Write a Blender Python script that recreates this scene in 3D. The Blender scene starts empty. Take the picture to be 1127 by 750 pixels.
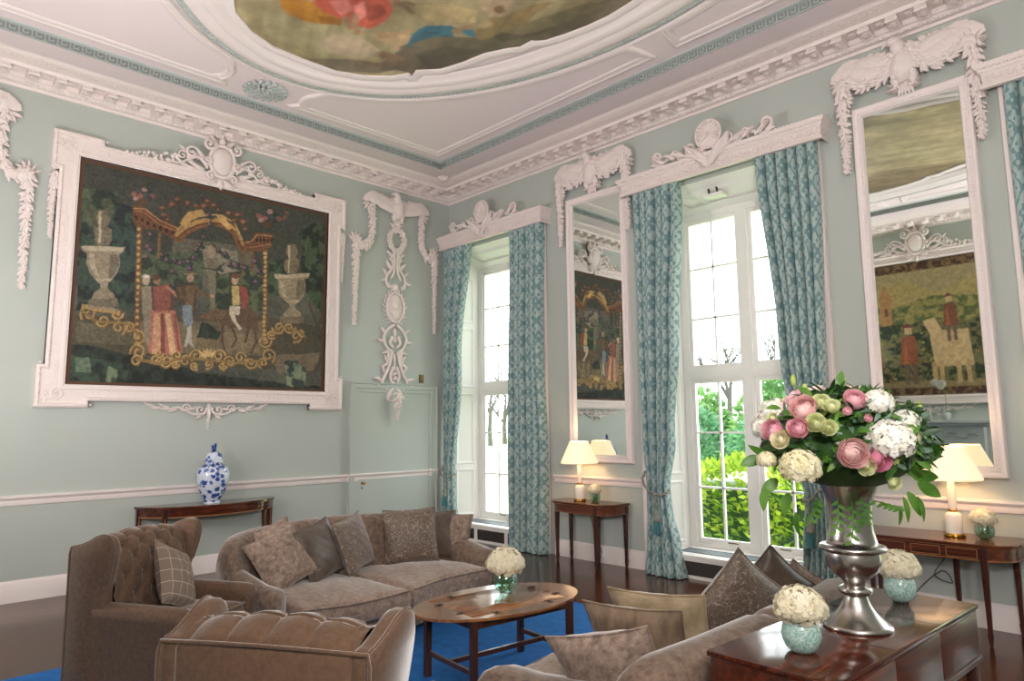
import bpy, bmesh, math, random
import numpy as np
from mathutils import Vector, Matrix, Euler
random.seed(7)
PI=math.pi
S=bpy.context.scene
C=S.collection
def lin(c):
    c=c/255; return c/12.92 if c<=.04045 else ((c+.055)/1.055)**2.4
def hx(h): return tuple(lin(int(h[i:i+2],16)) for i in (0,2,4))
# ---------------------------------------------------------------- camera
cam=bpy.data.cameras.new('camera'); co=bpy.data.objects.new('camera',cam); C.objects.link(co); S.camera=co
cam.sensor_width=36; cam.lens=755.2073/1127*36; cam.clip_start=.05; cam.clip_end=400
r_=Vector((0.69854998,0.7154989,-0.00944698)); u_=Vector((0.09458594,-0.07924292,0.99235783)); f_=Vector((-0.70928233,0.69410509,0.12303128))
CL=Vector((8.44479,-6.85107,1.67742))
co.matrix_world=Matrix(((r_.x,u_.x,-f_.x,CL.x),(r_.y,u_.y,-f_.y,CL.y),(r_.z,u_.z,-f_.z,CL.z),(0,0,0,1)))
# ---------------------------------------------------------------- world and light
S.view_settings.view_transform='Standard'; S.view_settings.look='None'; S.view_settings.gamma=1
S.view_settings.use_curve_mapping=False
S.view_settings.exposure=0.6
W=bpy.data.worlds.new('overcast_sky'); S.world=W; W.use_nodes=True
bg=W.node_tree.nodes['Background']; bg.inputs[0].default_value=(.93,.97,1,1); bg.inputs[1].default_value=4.6
def area(name,loc,target,size,power,col,sy=None):
    l=bpy.data.lights.new(name,'AREA'); l.energy=power; l.color=col; l.size=size
    if sy: l.shape='RECTANGLE'; l.size_y=sy
    o=bpy.data.objects.new(name,l); C.objects.link(o); o.location=loc
    o.rotation_euler=(Vector(target)-Vector(loc)).to_track_quat('-Z','Y').to_euler(); return o
def point(name,loc,power,col,rad):
    l=bpy.data.lights.new(name,'POINT'); l.energy=power; l.color=col; l.shadow_soft_size=rad
    o=bpy.data.objects.new(name,l); C.objects.link(o); o.location=loc; return o
area('bounce_fill',(8.9,-6.75,2.5),(6.2,-4.6,5.5),.5,125,(1,.94,.92))  # added off-view light, stands in for flash bounced off the ceiling
area('bounce_fill_left',(3.4,-6.8,2.0),(2.6,-3.9,5.5),.5,62,(1,.94,.92))  # second added bounce light, further left; no fitting in the room
point('side_fill',(2.0,-7.0,1.9),50,(1,.94,.9),.07)  # added small fill from the left, no lamp stands here
point('rear_fill',(9.2,-6.0,3.4),65,(1,.93,.9),.3)  # added fill for the right-hand side, not a lamp of the room
for cx in (1.02,4.785,8.52):
    o=area('window_portal',(cx,.56,2.3),(cx,-3,2.3),1.7,1,(1,1,1),4.0); o.data.cycles.is_portal=True
# ---------------------------------------------------------------- materials
MT={}
def newmat(n):
    m=bpy.data.materials.new(n); m.use_nodes=True; MT[n]=m
    return m,m.node_tree.nodes,m.node_tree.links,m.node_tree.nodes['Principled BSDF']
def ramp(N,stops,interp='LINEAR'):
    r=N.new('ShaderNodeValToRGB'); r.color_ramp.interpolation=interp
    e=r.color_ramp.elements
    while len(e)<len(stops): e.new(.5)
    for i,(p,c) in enumerate(stops): e[i].position=p; e[i].color=(*(hx(c) if isinstance(c,str) else c),1)
    return r
def simple(n,c,rough=.6,metal=0,spec=.5,sheen=0,bump=None,var=None,coat=0):
    """bump=(scale,strength,dist) var=(scale,colour2,lo,hi)"""
    m,N,L,b=newmat(n); b.inputs['Base Color'].default_value=(*hx(c),1); b.inputs['Roughness'].default_value=rough
    b.inputs['Metallic'].default_value=metal; b.inputs['Specular IOR Level'].default_value=spec
    if sheen: b.inputs['Sheen Weight'].default_value=sheen; b.inputs['Sheen Roughness'].default_value=.4
    if coat: b.inputs['Coat Weight'].default_value=coat; b.inputs['Coat Roughness'].default_value=.08
    tc=N.new('ShaderNodeTexCoord')
    if var:
        t=N.new('ShaderNodeTexNoise'); t.inputs['Scale'].default_value=var[0]; t.inputs['Detail'].default_value=5; L.new(tc.outputs['Object'],t.inputs[0])
        r=ramp(N,[(var[2],c),(var[3],var[1])]); L.new(t.outputs[0],r.inputs[0]); L.new(r.outputs[0],b.inputs['Base Color'])
    if bump:
        t=N.new('ShaderNodeTexNoise'); t.inputs['Scale'].default_value=bump[0]; t.inputs['Detail'].default_value=4; L.new(tc.outputs['Object'],t.inputs[0])
        bp=N.new('ShaderNodeBump'); bp.inputs['Strength'].default_value=bump[1]; bp.inputs['Distance'].default_value=bump[2]; L.new(t.outputs[0],bp.inputs['Height']); L.new(bp.outputs[0],b.inputs['Normal'])
    return m
simple('sage_wall','b6bcb7',.65,bump=(60,.08,.002),var=(1.2,'b2b9b3',.3,.7))
simple('sage_door','b4bbb5',.5,bump=(40,.06,.002))
simple('plaster','ebdfde',.6,bump=(90,.25,.003))
simple('carved_plaster','eaddda',.62,bump=(55,.75,.008))
simple('trim_white','eee3e1',.45,bump=(30,.05,.001))
simple('window_white','f2eeea',.4,bump=(30,.05,.001))
simple('ceiling_paint','ebdcdf',.75,bump=(25,.05,.002))
simple('ceiling_border','dccfd1',.75,bump=(25,.05,.002))
simple('teal_plaster','adb5b2',.65,bump=(110,.6,.006),var=(60,'c9cdca',.45,.62))
simple('pale_teal','c2cac6',.65,bump=(25,.05,.002))
simple('fret_ground','8c918e',.7,bump=(60,.1,.002))
simple('fret_key','aeb5b2',.65,bump=(60,.1,.002))
def wood(n,c1,c2,c3,rough=.25,axis=(1,14,14),coat=.3,sc=1.6):
    m,N,L,b=newmat(n); tc=N.new('ShaderNodeTexCoord'); mp=N.new('ShaderNodeMapping'); mp.inputs['Scale'].default_value=axis
    L.new(tc.outputs['Object'],mp.inputs[0])
    t=N.new('ShaderNodeTexNoise'); t.inputs['Scale'].default_value=sc; t.inputs['Detail'].default_value=8; t.inputs['Distortion'].default_value=1.2; L.new(mp.outputs[0],t.inputs[0])
    r=ramp(N,[(.28,c1),(.5,c2),(.72,c3)]); L.new(t.outputs[0],r.inputs[0]); L.new(r.outputs[0],b.inputs['Base Color'])
    b.inputs['Roughness'].default_value=rough; b.inputs['Coat Weight'].default_value=coat; b.inputs['Coat Roughness'].default_value=.1
    t2=N.new('ShaderNodeTexNoise'); t2.inputs['Scale'].default_value=3; L.new(tc.outputs['Object'],t2.inputs[0])
    mr=N.new('ShaderNodeMapRange'); mr.inputs[3].default_value=rough*.7; mr.inputs[4].default_value=rough*1.5; L.new(t2.outputs[0],mr.inputs[0]); L.new(mr.outputs[0],b.inputs['Roughness'])
    return m
wood('mahogany','3a1a10','5c2c1a','7c4228',.22)
wood('mahogany_y','2c120b','4a2012','683220',.13,axis=(14,1,14))
wood('mahogany_leg','2a130d','44201a','5c2e1e',.28,axis=(14,14,1))
wood('walnut_top','5e3620','8a5632','a8703f',.16,axis=(12,1.2,12),coat=.6)
wood('walnut_leg','2c1710','482818','5c3520',.3,axis=(14,14,1))
wood('mahogany_case','2c120b','4a2012','682e1c',.32,axis=(14,1,14),coat=.1)
simple('inlay','b88450',.3)
simple('dark_line','20110c',.5)
# parquet floor
m,N,L,b=newmat('floor_boards'); tc=N.new('ShaderNodeTexCoord'); mp=N.new('ShaderNodeMapping'); mp.inputs['Rotation'].default_value=(0,0,PI/2)
L.new(tc.outputs['Object'],mp.inputs[0]); bk=N.new('ShaderNodeTexBrick'); L.new(mp.outputs[0],bk.inputs[0])
bk.inputs['Scale'].default_value=1; bk.inputs['Brick Width'].default_value=1.9; bk.inputs['Row Height'].default_value=.16; bk.inputs['Mortar Size'].default_value=.002
bk.inputs['Color1'].default_value=(*hx('4e2a1c'),1); bk.inputs['Color2'].default_value=(*hx('633824'),1); bk.inputs['Mortar'].default_value=(*hx('20120d'),1)
mp2=N.new('ShaderNodeMapping'); mp2.inputs['Scale'].default_value=(14,1,1); L.new(tc.outputs['Object'],mp2.inputs[0])
t=N.new('ShaderNodeTexNoise'); t.inputs['Scale'].default_value=2.5; t.inputs['Detail'].default_value=8; L.new(mp2.outputs[0],t.inputs[0])
mx=N.new('ShaderNodeMixRGB'); mx.blend_type='MULTIPLY'; mx.inputs[0].default_value=.65; r=ramp(N,[(.3,'8a7a74'),(.7,'ffffff')]); L.new(t.outputs[0],r.inputs[0]); L.new(bk.outputs[0],mx.inputs[1]); L.new(r.outputs[0],mx.inputs[2]); L.new(mx.outputs[0],b.inputs['Base Color'])
mr=N.new('ShaderNodeMapRange'); mr.inputs[3].default_value=.10; mr.inputs[4].default_value=.24; L.new(t.outputs[0],mr.inputs[0]); L.new(mr.outputs[0],b.inputs['Roughness'])
# upholstery
def fabric(n,c1,c2,scale=8,rough=.85,sheen=.5,bs=180,bst=.25,stretch=None,lo=.35,hi=.65,metal=0):
    m,N,L,b=newmat(n); tc=N.new('ShaderNodeTexCoord'); src=tc.outputs['Object']
    if stretch:
        mp=N.new('ShaderNodeMapping'); mp.inputs['Scale'].default_value=stretch; L.new(src,mp.inputs[0]); src=mp.outputs[0]
    t=N.new('ShaderNodeTexNoise'); t.inputs['Scale'].default_value=scale; t.inputs['Detail'].default_value=8; t.inputs['Roughness'].default_value=.65; L.new(src,t.inputs[0])
    r=ramp(N,[(lo,c1),(hi,c2)]); L.new(t.outputs[0],r.inputs[0]); L.new(r.outputs[0],b.inputs['Base Color'])
    b.inputs['Roughness'].default_value=rough; b.inputs['Sheen Weight'].default_value=sheen; b.inputs['Sheen Roughness'].default_value=.35; b.inputs['Metallic'].default_value=metal
    t2=N.new('ShaderNodeTexNoise'); t2.inputs['Scale'].default_value=bs; L.new(tc.outputs['Object'],t2.inputs[0])
    bp=N.new('ShaderNodeBump'); bp.inputs['Strength'].default_value=bst; bp.inputs['Distance'].default_value=.003; L.new(t2.outputs[0],bp.inputs['Height']); L.new(bp.outputs[0],b.inputs['Normal'])
    return m
fabric('taupe_velvet','57463b','8a7464',24,lo=.34,hi=.68)
fabric('taupe_velvet_seat','6f5b4f','a68e7e',24,lo=.32,hi=.7)
fabric('wool_taupe','5a4332','6b5341',40,sheen=.45,bst=.4)
fabric('wool_brown','583f2d','684e3a',40,sheen=.7,bst=.4)
fabric('velvet_cushion','6a584e','a18c7d',24,bst=.3)
fabric('dark_satin','3f342d','6b5a4d',3,rough=.4,sheen=.3,stretch=(1,1,3),bst=.05)
fabric('gold_satin','7b6a52','b09c80',5,rough=.38,sheen=.3,stretch=(1,1,3),bst=.05)
fabric('bronze_satin','5a4a3c','8c7762',4,rough=.38,sheen=.3,stretch=(3,1,1),bst=.05)
m,N,L,b=newmat('brocade'); tc=N.new('ShaderNodeTexCoord'); v=N.new('ShaderNodeTexVoronoi'); v.inputs['Scale'].default_value=34; v.feature='DISTANCE_TO_EDGE'
t=N.new('ShaderNodeTexNoise'); t.inputs['Scale'].default_value=9; L.new(tc.outputs['Object'],t.inputs[0]); mx=N.new('ShaderNodeMixRGB'); mx.inputs[0].default_value=.12; L.new(tc.outputs['Object'],mx.inputs[1]); L.new(t.outputs['Color'],mx.inputs[2]); L.new(mx.outputs[0],v.inputs['Vector'])
t3=N.new('ShaderNodeTexNoise'); t3.inputs['Scale'].default_value=45; t3.inputs['Detail'].default_value=3; L.new(tc.outputs['Object'],t3.inputs[0])
mm=N.new('ShaderNodeMath'); mm.operation='MULTIPLY_ADD'; L.new(t3.outputs[0],mm.inputs[0]); mm.inputs[1].default_value=.22; L.new(v.outputs[0],mm.inputs[2])
r=ramp(N,[(.1,'a08d7b'),(.17,'5e4e43')]); L.new(mm.outputs[0],r.inputs[0]); L.new(r.outputs[0],b.inputs['Base Color']); b.inputs['Roughness'].default_value=.55; b.inputs['Sheen Weight'].default_value=.4
# checked wool cushion
m,N,L,b=newmat('checked_wool'); uv=N.new('ShaderNodeUVMap'); sp=N.new('ShaderNodeSeparateXYZ'); L.new(uv.outputs[0],sp.inputs[0])
outs=[]
for ax in (0,1):
    a=N.new('ShaderNodeMath'); a.operation='MULTIPLY'; a.inputs[1].default_value=13; L.new(sp.outputs[ax],a.inputs[0])
    f=N.new('ShaderNodeMath'); f.operation='FRACT'; L.new(a.outputs[0],f.inputs[0]); g=N.new('ShaderNodeMath'); g.operation='LESS_THAN'; g.inputs[1].default_value=.06; L.new(f.outputs[0],g.inputs[0]); outs.append(g)
mxm=N.new('ShaderNodeMath'); mxm.operation='MAXIMUM'; L.new(outs[0].outputs[0],mxm.inputs[0]); L.new(outs[1].outputs[0],mxm.inputs[1])
r=ramp(N,[(0,'7d6c60'),(1,'b5a595')]); L.new(mxm.outputs[0],r.inputs[0]); L.new(r.outputs[0],b.inputs['Base Color']); b.inputs['Roughness'].default_value=.9
# rug
simple('blue_rug','0368b4',.95,var=(14,'035a9e',.35,.65),bump=(400,.6,.004))
# damask curtains, pattern in cloth coordinates (metres)
m,N,L,b=newmat('damask'); uv=N.new('ShaderNodeUVMap'); sp=N.new('ShaderNodeSeparateXYZ'); 
nz=N.new('ShaderNodeTexNoise'); nz.inputs['Scale'].default_value=26; nz.inputs['Detail'].default_value=2; L.new(uv.outputs[0],nz.inputs[0])
mxv=N.new('ShaderNodeMixRGB'); mxv.inputs[0].default_value=.035; L.new(uv.outputs[0],mxv.inputs[1]); L.new(nz.outputs['Color'],mxv.inputs[2]); L.new(mxv.outputs[0],sp.inputs[0])
def M_(op,a,b2=None,c=None):
    n=N.new('ShaderNodeMath'); n.operation=op
    for i,x in enumerate((a,b2,c)):
        if x is None: continue
        if isinstance(x,(int,float)): n.inputs[i].default_value=x
        else: L.new(x,n.inputs[i])
    return n.outputs[0]
U=sp.outputs[0]; V=sp.outputs[1]
cu=M_('COSINE',M_('MULTIPLY',U,2*PI/.26)); cv=M_('COSINE',M_('MULTIPLY',V,2*PI/.46))
og=M_('ABSOLUTE',M_('ADD',cu,M_('MULTIPLY',cv,.9)))                  # ogee lattice lines
lat=M_('LESS_THAN',og,.16)
c2=M_('COSINE',M_('MULTIPLY',U,2*PI/.13)); c3=M_('COSINE',M_('MULTIPLY',V,2*PI/.115)); c4=M_('COSINE',M_('ADD',M_('MULTIPLY',U,95),M_('MULTIPLY',V,62))); c5=M_('COSINE',M_('SUBTRACT',M_('MULTIPLY',U,95),M_('MULTIPLY',V,62)))
fl=M_('ADD',M_('MULTIPLY',M_('MULTIPLY',cu,cv),1.1),M_('MULTIPLY',M_('ADD',c4,c5),.55)); leaf=M_('GREATER_THAN',fl,.42)
pat=M_('MAXIMUM',lat,leaf)
r=ramp(N,[(0,'a6b8b6'),(1,'6f9093')]); L.new(pat,r.inputs[0]); L.new(r.outputs[0],b.inputs['Base Color'])
rr=N.new('ShaderNodeMapRange'); rr.inputs[3].default_value=.42; rr.inputs[4].default_value=.75; L.new(pat,rr.inputs[0]); L.new(rr.outputs[0],b.inputs['Roughness']); b.inputs['Sheen Weight'].default_value=.3
simple('rope','a39a8a',.8,bump=(300,.5,.003),var=(60,'7c857f',.4,.6)); simple('tassel_teal','4d868a',.85,bump=(300,.5,.003))
# metals, glass, others
simple('pewter','c8c3bf',.25,metal=1,bump=(14,.05,.004),var=(6,'aaa5a2',.35,.7))
simple('brass','b58d42',.25,metal=1); simple('brass_dark','6a5738',.3,metal=1)
simple('mirror_silver','e8f0ec',.02,metal=1)
simple('iron_grille','3a3330',.6); simple('vent_grey','6d7478',.5)
simple('alabaster','f4ece0',.25,spec=.6)
simple('porcelain_white','e6ebf0',.12,coat=.5)
simple('cable','3c2c20',.6); simple('black','141414',.5)
def glass(n,c,mixf,rough=0.02,bump=None):
    m,N,L,b=newmat(n); N.remove(b); out=N['Material Output']; tr=N.new('ShaderNodeBsdfTransparent'); tr.inputs[0].default_value=(*c,1); gl=N.new('ShaderNodeBsdfGlossy'); gl.inputs['Roughness'].default_value=rough
    fr=N.new('ShaderNodeLayerWeight'); fr.inputs[0].default_value=.5; pw=N.new('ShaderNodeMath'); pw.operation='POWER'; pw.inputs[1].default_value=5; L.new(fr.outputs['Facing'],pw.inputs[0]); ml=N.new('ShaderNodeMath'); ml.operation='MULTIPLY_ADD'; ml.use_clamp=True; ml.inputs[1].default_value=.9; ml.inputs[2].default_value=mixf; L.new(pw.outputs[0],ml.inputs[0])
    mx=N.new('ShaderNodeMixShader'); L.new(ml.outputs[0],mx.inputs[0]); L.new(tr.outputs[0],mx.inputs[1]); L.new(gl.outputs[0],mx.inputs[2]); L.new(mx.outputs[0],out.inputs[0])
    if bump:
        tc=N.new('ShaderNodeTexCoord'); t=N.new('ShaderNodeTexVoronoi'); t.inputs['Scale'].default_value=bump; L.new(tc.outputs['Object'],t.inputs[0]); bp=N.new('ShaderNodeBump'); bp.inputs['Distance'].default_value=.004; L.new(t.outputs[0],bp.inputs['Height']); L.new(bp.outputs[0],gl.inputs['Normal']); L.new(bp.outputs[0],fr.inputs['Normal'])
    return m
glass('window_glass',(.97,.99,.98),.03); glass('bowl_glass',(.80,.94,.90),.10,.03); simple('crackle_glass','c4e2d8',.22,spec=.8)
m=MT['crackle_glass']; N,L=m.node_tree.nodes,m.node_tree.links; b=N['Principled BSDF']; b.inputs['Roughness'].default_value=.15
tc=N.new('ShaderNodeTexCoord'); v=N.new('ShaderNodeTexVoronoi'); v.inputs['Scale'].default_value=170; L.new(tc.outputs['Object'],v.inputs[0]); r=ramp(N,[(.1,'86bdb4'),(.5,'bfe0d6'),(.9,'f4fcf8')]); L.new(v.outputs['Color'],r.inputs[0]); L.new(r.outputs[0],b.inputs['Base Color']); bp=N.new('ShaderNodeBump'); bp.inputs['Distance'].default_value=.004; L.new(v.outputs['Color'],bp.inputs['Height']); L.new(bp.outputs[0],b.inputs['Normal'])
tr=N.new('ShaderNodeBsdfTransparent'); tr.inputs[0].default_value=(.75,.93,.88,1); mx=N.new('ShaderNodeMixShader'); mx.inputs[0].default_value=.35; L.new(b.outputs[0],mx.inputs[1]); L.new(tr.outputs[0],mx.inputs[2]); L.new(mx.outputs[0],N['Material Output'].inputs[0])
m,N,L,b=newmat('lamp_shade'); b.inputs['Base Color'].default_value=(*hx('f2e2cc'),1); b.inputs['Roughness'].default_value=.8; b.inputs['Emission Color'].default_value=(1,.72,.42,1); b.inputs['Emission Strength'].default_value=.55
m,N,L,b=newmat('porcelain_blue'); tc=N.new('ShaderNodeTexCoord'); v=N.new('ShaderNodeTexVoronoi'); v.inputs['Scale'].default_value=17; L.new(tc.outputs['Object'],v.inputs[0])
t=N.new('ShaderNodeTexNoise'); t.inputs['Scale'].default_value=45; t.inputs['Detail'].default_value=3; L.new(tc.outputs['Object'],t.inputs[0])
mm=N.new('ShaderNodeMath'); mm.operation='MULTIPLY_ADD'; mm.inputs[1].default_value=.75; L.new(t.outputs[0],mm.inputs[0]); L.new(v.outputs[0],mm.inputs[2])
r=ramp(N,[(.72,'2c4890'),(.82,'6f88bd'),(.90,'cfd7e4')]); L.new(mm.outputs[0],r.inputs[0]); L.new(r.outputs[0],b.inputs['Base Color']); b.inputs['Roughness'].default_value=.12; b.inputs['Coat Weight'].default_value=.5
def vcol(n,rough=.9,bump=True):
    m,N,L,b=newmat(n); a=N.new('ShaderNodeVertexColor'); a.layer_name='Col'; L.new(a.outputs[0],b.inputs['Base Color']); b.inputs['Roughness'].default_value=rough
    if bump:
        tc=N.new('ShaderNodeTexCoord'); t=N.new('ShaderNodeTexNoise'); t.inputs['Scale'].default_value=220; L.new(tc.outputs['Object'],t.inputs[0]); bp=N.new('ShaderNodeBump'); bp.inputs['Strength'].default_value=.3; bp.inputs['Distance'].default_value=.002; L.new(t.outputs[0],bp.inputs['Height']); L.new(bp.outputs[0],b.inputs['Normal'])
vcol('woven_picture'); vcol('painted_picture',.55,False)
# plants
def leafm(n,c1,c2,rough=.45,tr=.25,sc=6):
    m,N,L,b=newmat(n); tc=N.new('ShaderNodeTexCoord'); t=N.new('ShaderNodeTexNoise'); t.inputs['Scale'].default_value=sc; t.inputs['Detail'].default_value=3; L.new(tc.outputs['Object'],t.inputs[0])
    r=ramp(N,[(.35,c1),(.65,c2)]); L.new(t.outputs[0],r.inputs[0]); L.new(r.outputs[0],b.inputs['Base Color']); b.inputs['Roughness'].default_value=rough
    b.inputs['Subsurface Weight'].default_value=0
    if tr:
        td=N.new('ShaderNodeBsdfTranslucent'); L.new(r.outputs[0],td.inputs[0]); mx=N.new('ShaderNodeMixShader'); mx.inputs[0].default_value=tr; L.new(b.outputs[0],mx.inputs[1]); L.new(td.outputs[0],mx.inputs[2]); L.new(mx.outputs[0],N['Material Output'].inputs[0])
leafm('leaf_dark','24421c','3f6a2a'); leafm('leaf_mid','3c6a22','6a9a3a'); leafm('leaf_grey','4c6a58','7c9682'); leafm('leaf_lime','9ab048','c8d47a')
leafm('hedge_leaf','5c8c1e','c8d84a',sc=5); leafm('bush_leaf','3c6a34','7fa75c',sc=.6); leafm('conifer_leaf','4a7a52','6c9c70',sc=.5)
leafm('rose_pink','e5a3b2','f5ccd3',.6,.3,20); leafm('rose_deep','d97f9e','eeb0c2',.6,.3,20); leafm('peony_pink','efbfbe','fae3de',.6,.3,20)
leafm('cream_petal','e6deb4','f4efd8',.6,.3,20); leafm('white_petal','f0ecdf','fbf9f2',.6,.25,20); leafm('ivory_petal','efe6c8','faf4e0',.6,.25,20); leafm('green_petal','d3da9e','f0f0cc',.6,.3,20)
simple('stem_green','6c8a45',.5); simple('lawn','a4bf6c',.95,var=(2,'b4ca80',.3,.7)); simple('bark','45413d',.9); simple('gravel','b5aea5',.95)
simple('car_blue','3d5a86',.3,coat=.6); simple('car_glass','1a2430',.1); simple('tyre','1c1c1c',.8)
simple('stone_grey','a9aca8',.6,bump=(30,.3,.004)); simple('dark_opening','1c1a18',.9)
# ---------------------------------------------------------------- geometry helpers
class MB:
    def __init__(s): s.v=[]; s.f=[]; s.uv=None
    def add(s,v,f):
        o=len(s.v); s.v+= [tuple(p) for p in v]; s.f+=[tuple(i+o for i in q) for q in f]; return s
    def merge(s,m,M=None):
        vs=[tuple(M@Vector(p)) for p in m.v] if M is not None else m.v
        return s.add(vs,m.f)
    def xf(s,M): s.v=[tuple(M@Vector(p)) for p in s.v]; return s
    def box(s,x0,x1,y0,y1,z0,z1):
        return s.add([(x0,y0,z0),(x1,y0,z0),(x1,y1,z0),(x0,y1,z0),(x0,y0,z1),(x1,y0,z1),(x1,y1,z1),(x0,y1,z1)],[(0,3,2,1),(4,5,6,7),(0,1,5,4),(1,2,6,5),(2,3,7,6),(3,0,4,7)])
    def bbox(s,x0,x1,y0,y1,z0,z1,b=.01):      # bevelled box (chamfered long edges all round)
        m=bmesh.new(); bmesh.ops.create_cube(m,size=1)
        for v in m.verts: v.co=Vector(((x0+x1)/2+v.co.x*(x1-x0),(y0+y1)/2+v.co.y*(y1-y0),(z0+z1)/2+v.co.z*(z1-z0)))
        bmesh.ops.bevel(m,geom=m.edges[:],offset=b,segments=2,affect='EDGES',profile=.5)
        m.verts.index_update(); s.add([v.co[:] for v in m.verts],[[v.index for v in f.verts] for f in m.faces]); m.free(); return s
    def prism(s,poly,z0,z1,top=None):
        n=len(poly); t=top or poly
        s.add([(x,y,z0) for x,y in poly]+[(x,y,z1) for x,y in t],[tuple(range(n))[::-1],tuple(range(n,2*n))]+[(i,(i+1)%n,n+(i+1)%n,n+i) for i in range(n)]); return s
    def grid(s,fn,nu,nv,cu=False,cv=False):
        o=len(s.v)
        for i in range(nu):
            for j in range(nv): s.v.append(tuple(fn(i/(nu if cu else nu-1),j/(nv if cv else nv-1))))
        for i in range(nu if cu else nu-1):
            for j in range(nv if cv else nv-1):
                s.f.append((o+i*nv+j,o+((i+1)%nu)*nv+j,o+((i+1)%nu)*nv+(j+1)%nv,o+i*nv+(j+1)%nv))
        return s
    def loft(s,rings,cap=True):
        n=len(rings[0]); o=len(s.v)
        for r in rings: s.v+=[tuple(p) for p in r]
        for i in range(len(rings)-1):
            for j in range(n): s.f.append((o+i*n+j,o+i*n+(j+1)%n,o+(i+1)*n+(j+1)%n,o+(i+1)*n+j))
        if cap: s.f.append(tuple(o+j for j in range(n))[::-1]); s.f.append(tuple(o+(len(rings)-1)*n+j for j in range(n)))
        return s
    def lathe(s,prof,c=(0,0,0),n=32):
        rings=[[(c[0]+r*math.cos(2*PI*k/n),c[1]+r*math.sin(2*PI*k/n),c[2]+z) for k in range(n)] for r,z in prof]
        return s.loft(rings)
    def tube(s,pts,r,n=8,cap=True,flat=1):
        pts=[Vector(p) for p in pts]; N=len(pts); R=r if isinstance(r,(list,tuple)) else [r]*N
        rings=[]; up=None
        for i in range(N):
            d=(pts[min(i+1,N-1)]-pts[max(i-1,0)]).normalized()
            if up is None:
                up=Vector((0,0,1)) if abs(d.z)<.9 else Vector((1,0,0))
            a=d.cross(up)
            if a.length<1e-6: a=d.orthogonal()
            a.normalize(); up=a.cross(d).normalized()
            rings.append([pts[i]+(a*math.cos(2*PI*k/n)+up*math.sin(2*PI*k/n)*flat)*R[i] for k in range(n)])
        return s.loft(rings,cap)
    def ell(s,c,r,M=None,nu=10,nv=6):
        c=Vector(c); r=(r,r,r) if isinstance(r,(int,float)) else r; o=len(s.v)
        P=[]
        for j in range(1,nv):
            th=PI*j/nv
            for i in range(nu):
                ph=2*PI*i/nu; P.append(Vector((r[0]*math.sin(th)*math.cos(ph),r[1]*math.sin(th)*math.sin(ph),r[2]*math.cos(th))))
        P+= [Vector((0,0,r[2])),Vector((0,0,-r[2]))]
        if M is not None: P=[M@p for p in P]
        s.v+=[tuple(c+p) for p in P]; T=o+len(P)-2; B=T+1
        for j in range(nv-2):
            for i in range(nu): s.f.append((o+j*nu+i,o+(j+1)*nu+i,o+(j+1)*nu+(i+1)%nu,o+j*nu+(i+1)%nu))
        for i in range(nu): s.f.append((T,o+i,o+(i+1)%nu)); s.f.append((B,o+(nv-2)*nu+(i+1)%nu,o+(nv-2)*nu+i))
        return s
    def sweep(s,path,prof,closed=True,side=1,closeprof=False):
        """path: 2D polygon in the local plane; prof: (offset to the side, height). mitred."""
        n=len(path); P=[Vector(p).to_2d() for p in path]; rings=[]
        for i in range(n):
            a=P[i-1] if (closed or i>0) else None; c=P[(i+1)%n] if (closed or i<n-1) else None
            d1=(P[i]-a).normalized() if a is not None else None; d2=(c-P[i]).normalized() if c is not None else None
            if d1 is None: d1=d2
            if d2 is None: d2=d1
            n1=Vector((-d1.y,d1.x))*side; n2=Vector((-d2.y,d2.x))*side
            m=(n1+n2); m=m/max(m.length_squared,1e-6)*2 if m.length_squared>.15 else n1
            rings.append([(P[i].x+m.x*o,P[i].y+m.y*o,h) for o,h in prof])
        k=len(prof); o=len(s.v)
        for r in rings: s.v+=r
        for i in range(n if closed else n-1):
            for j in range(k if closeprof else k-1):
                s.f.append((o+i*k+j,o+((i+1)%n)*k+j,o+((i+1)%n)*k+(j+1)%k,o+i*k+(j+1)%k))
        if not closed: s.f.append(tuple(o+j for j in range(k))); s.f.append(tuple(o+(n-1)*k+j for j in range(k))[::-1])
        return s
    def build(s,name,mat,parent=None,smooth=35,recalc=True):
        off=Vector((0,0,0)); p=parent
        while p is not None: off+=p.location; p=p.parent
        me=bpy.data.meshes.new(name); me.from_pydata([(a-off.x,b-off.y,c-off.z) for a,b,c in s.v],[],s.f)
        if s.uv is not None:
            l=me.uv_layers.new(name='UVMap'); 
            for lp in me.loops: l.data[lp.index].uv=s.uv[lp.vertex_index]
        if recalc:
            m=bmesh.new(); m.from_mesh(me); bmesh.ops.recalc_face_normals(m,faces=m.faces[:]); m.to_mesh(me); m.free()
        if smooth:
            for pl in me.polygons: pl.use_smooth=True
            me.set_sharp_from_angle(angle=math.radians(smooth))
        me.materials.append(MT[mat] if isinstance(mat,str) else mat)
        o=bpy.data.objects.new(name,me); C.objects.link(o)
        if parent: o.parent=parent
        return o
def thing(name,label,cat,loc=(0,0,0),group=None):
    o=bpy.data.objects.new(name,None); C.objects.link(o); o.location=loc; o.empty_display_size=.1; o['label']=label; o['category']=cat
    if group: o['group']=group
    return o
def tag(o,label,cat,group=None,kind=None):
    o['label']=label; o['category']=cat
    if group: o['group']=group
    if kind: o['kind']=kind
    return o
def struct(o): o['kind']='structure'; return o
def dup(root,loc=None,rotz=None,label=None,group=None):
    def cp(o,par):
        c=o.copy(); C.objects.link(c); c.parent=par
        for ch in list(o.children): cp(ch,c)
        return c
    r=cp(root,None)
    if loc is not None: r.location=loc
    if rotz is not None: r.rotation_euler=(0,0,rotz)
    if label: r['label']=label
    if group: r['group']=group
    return r
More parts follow.
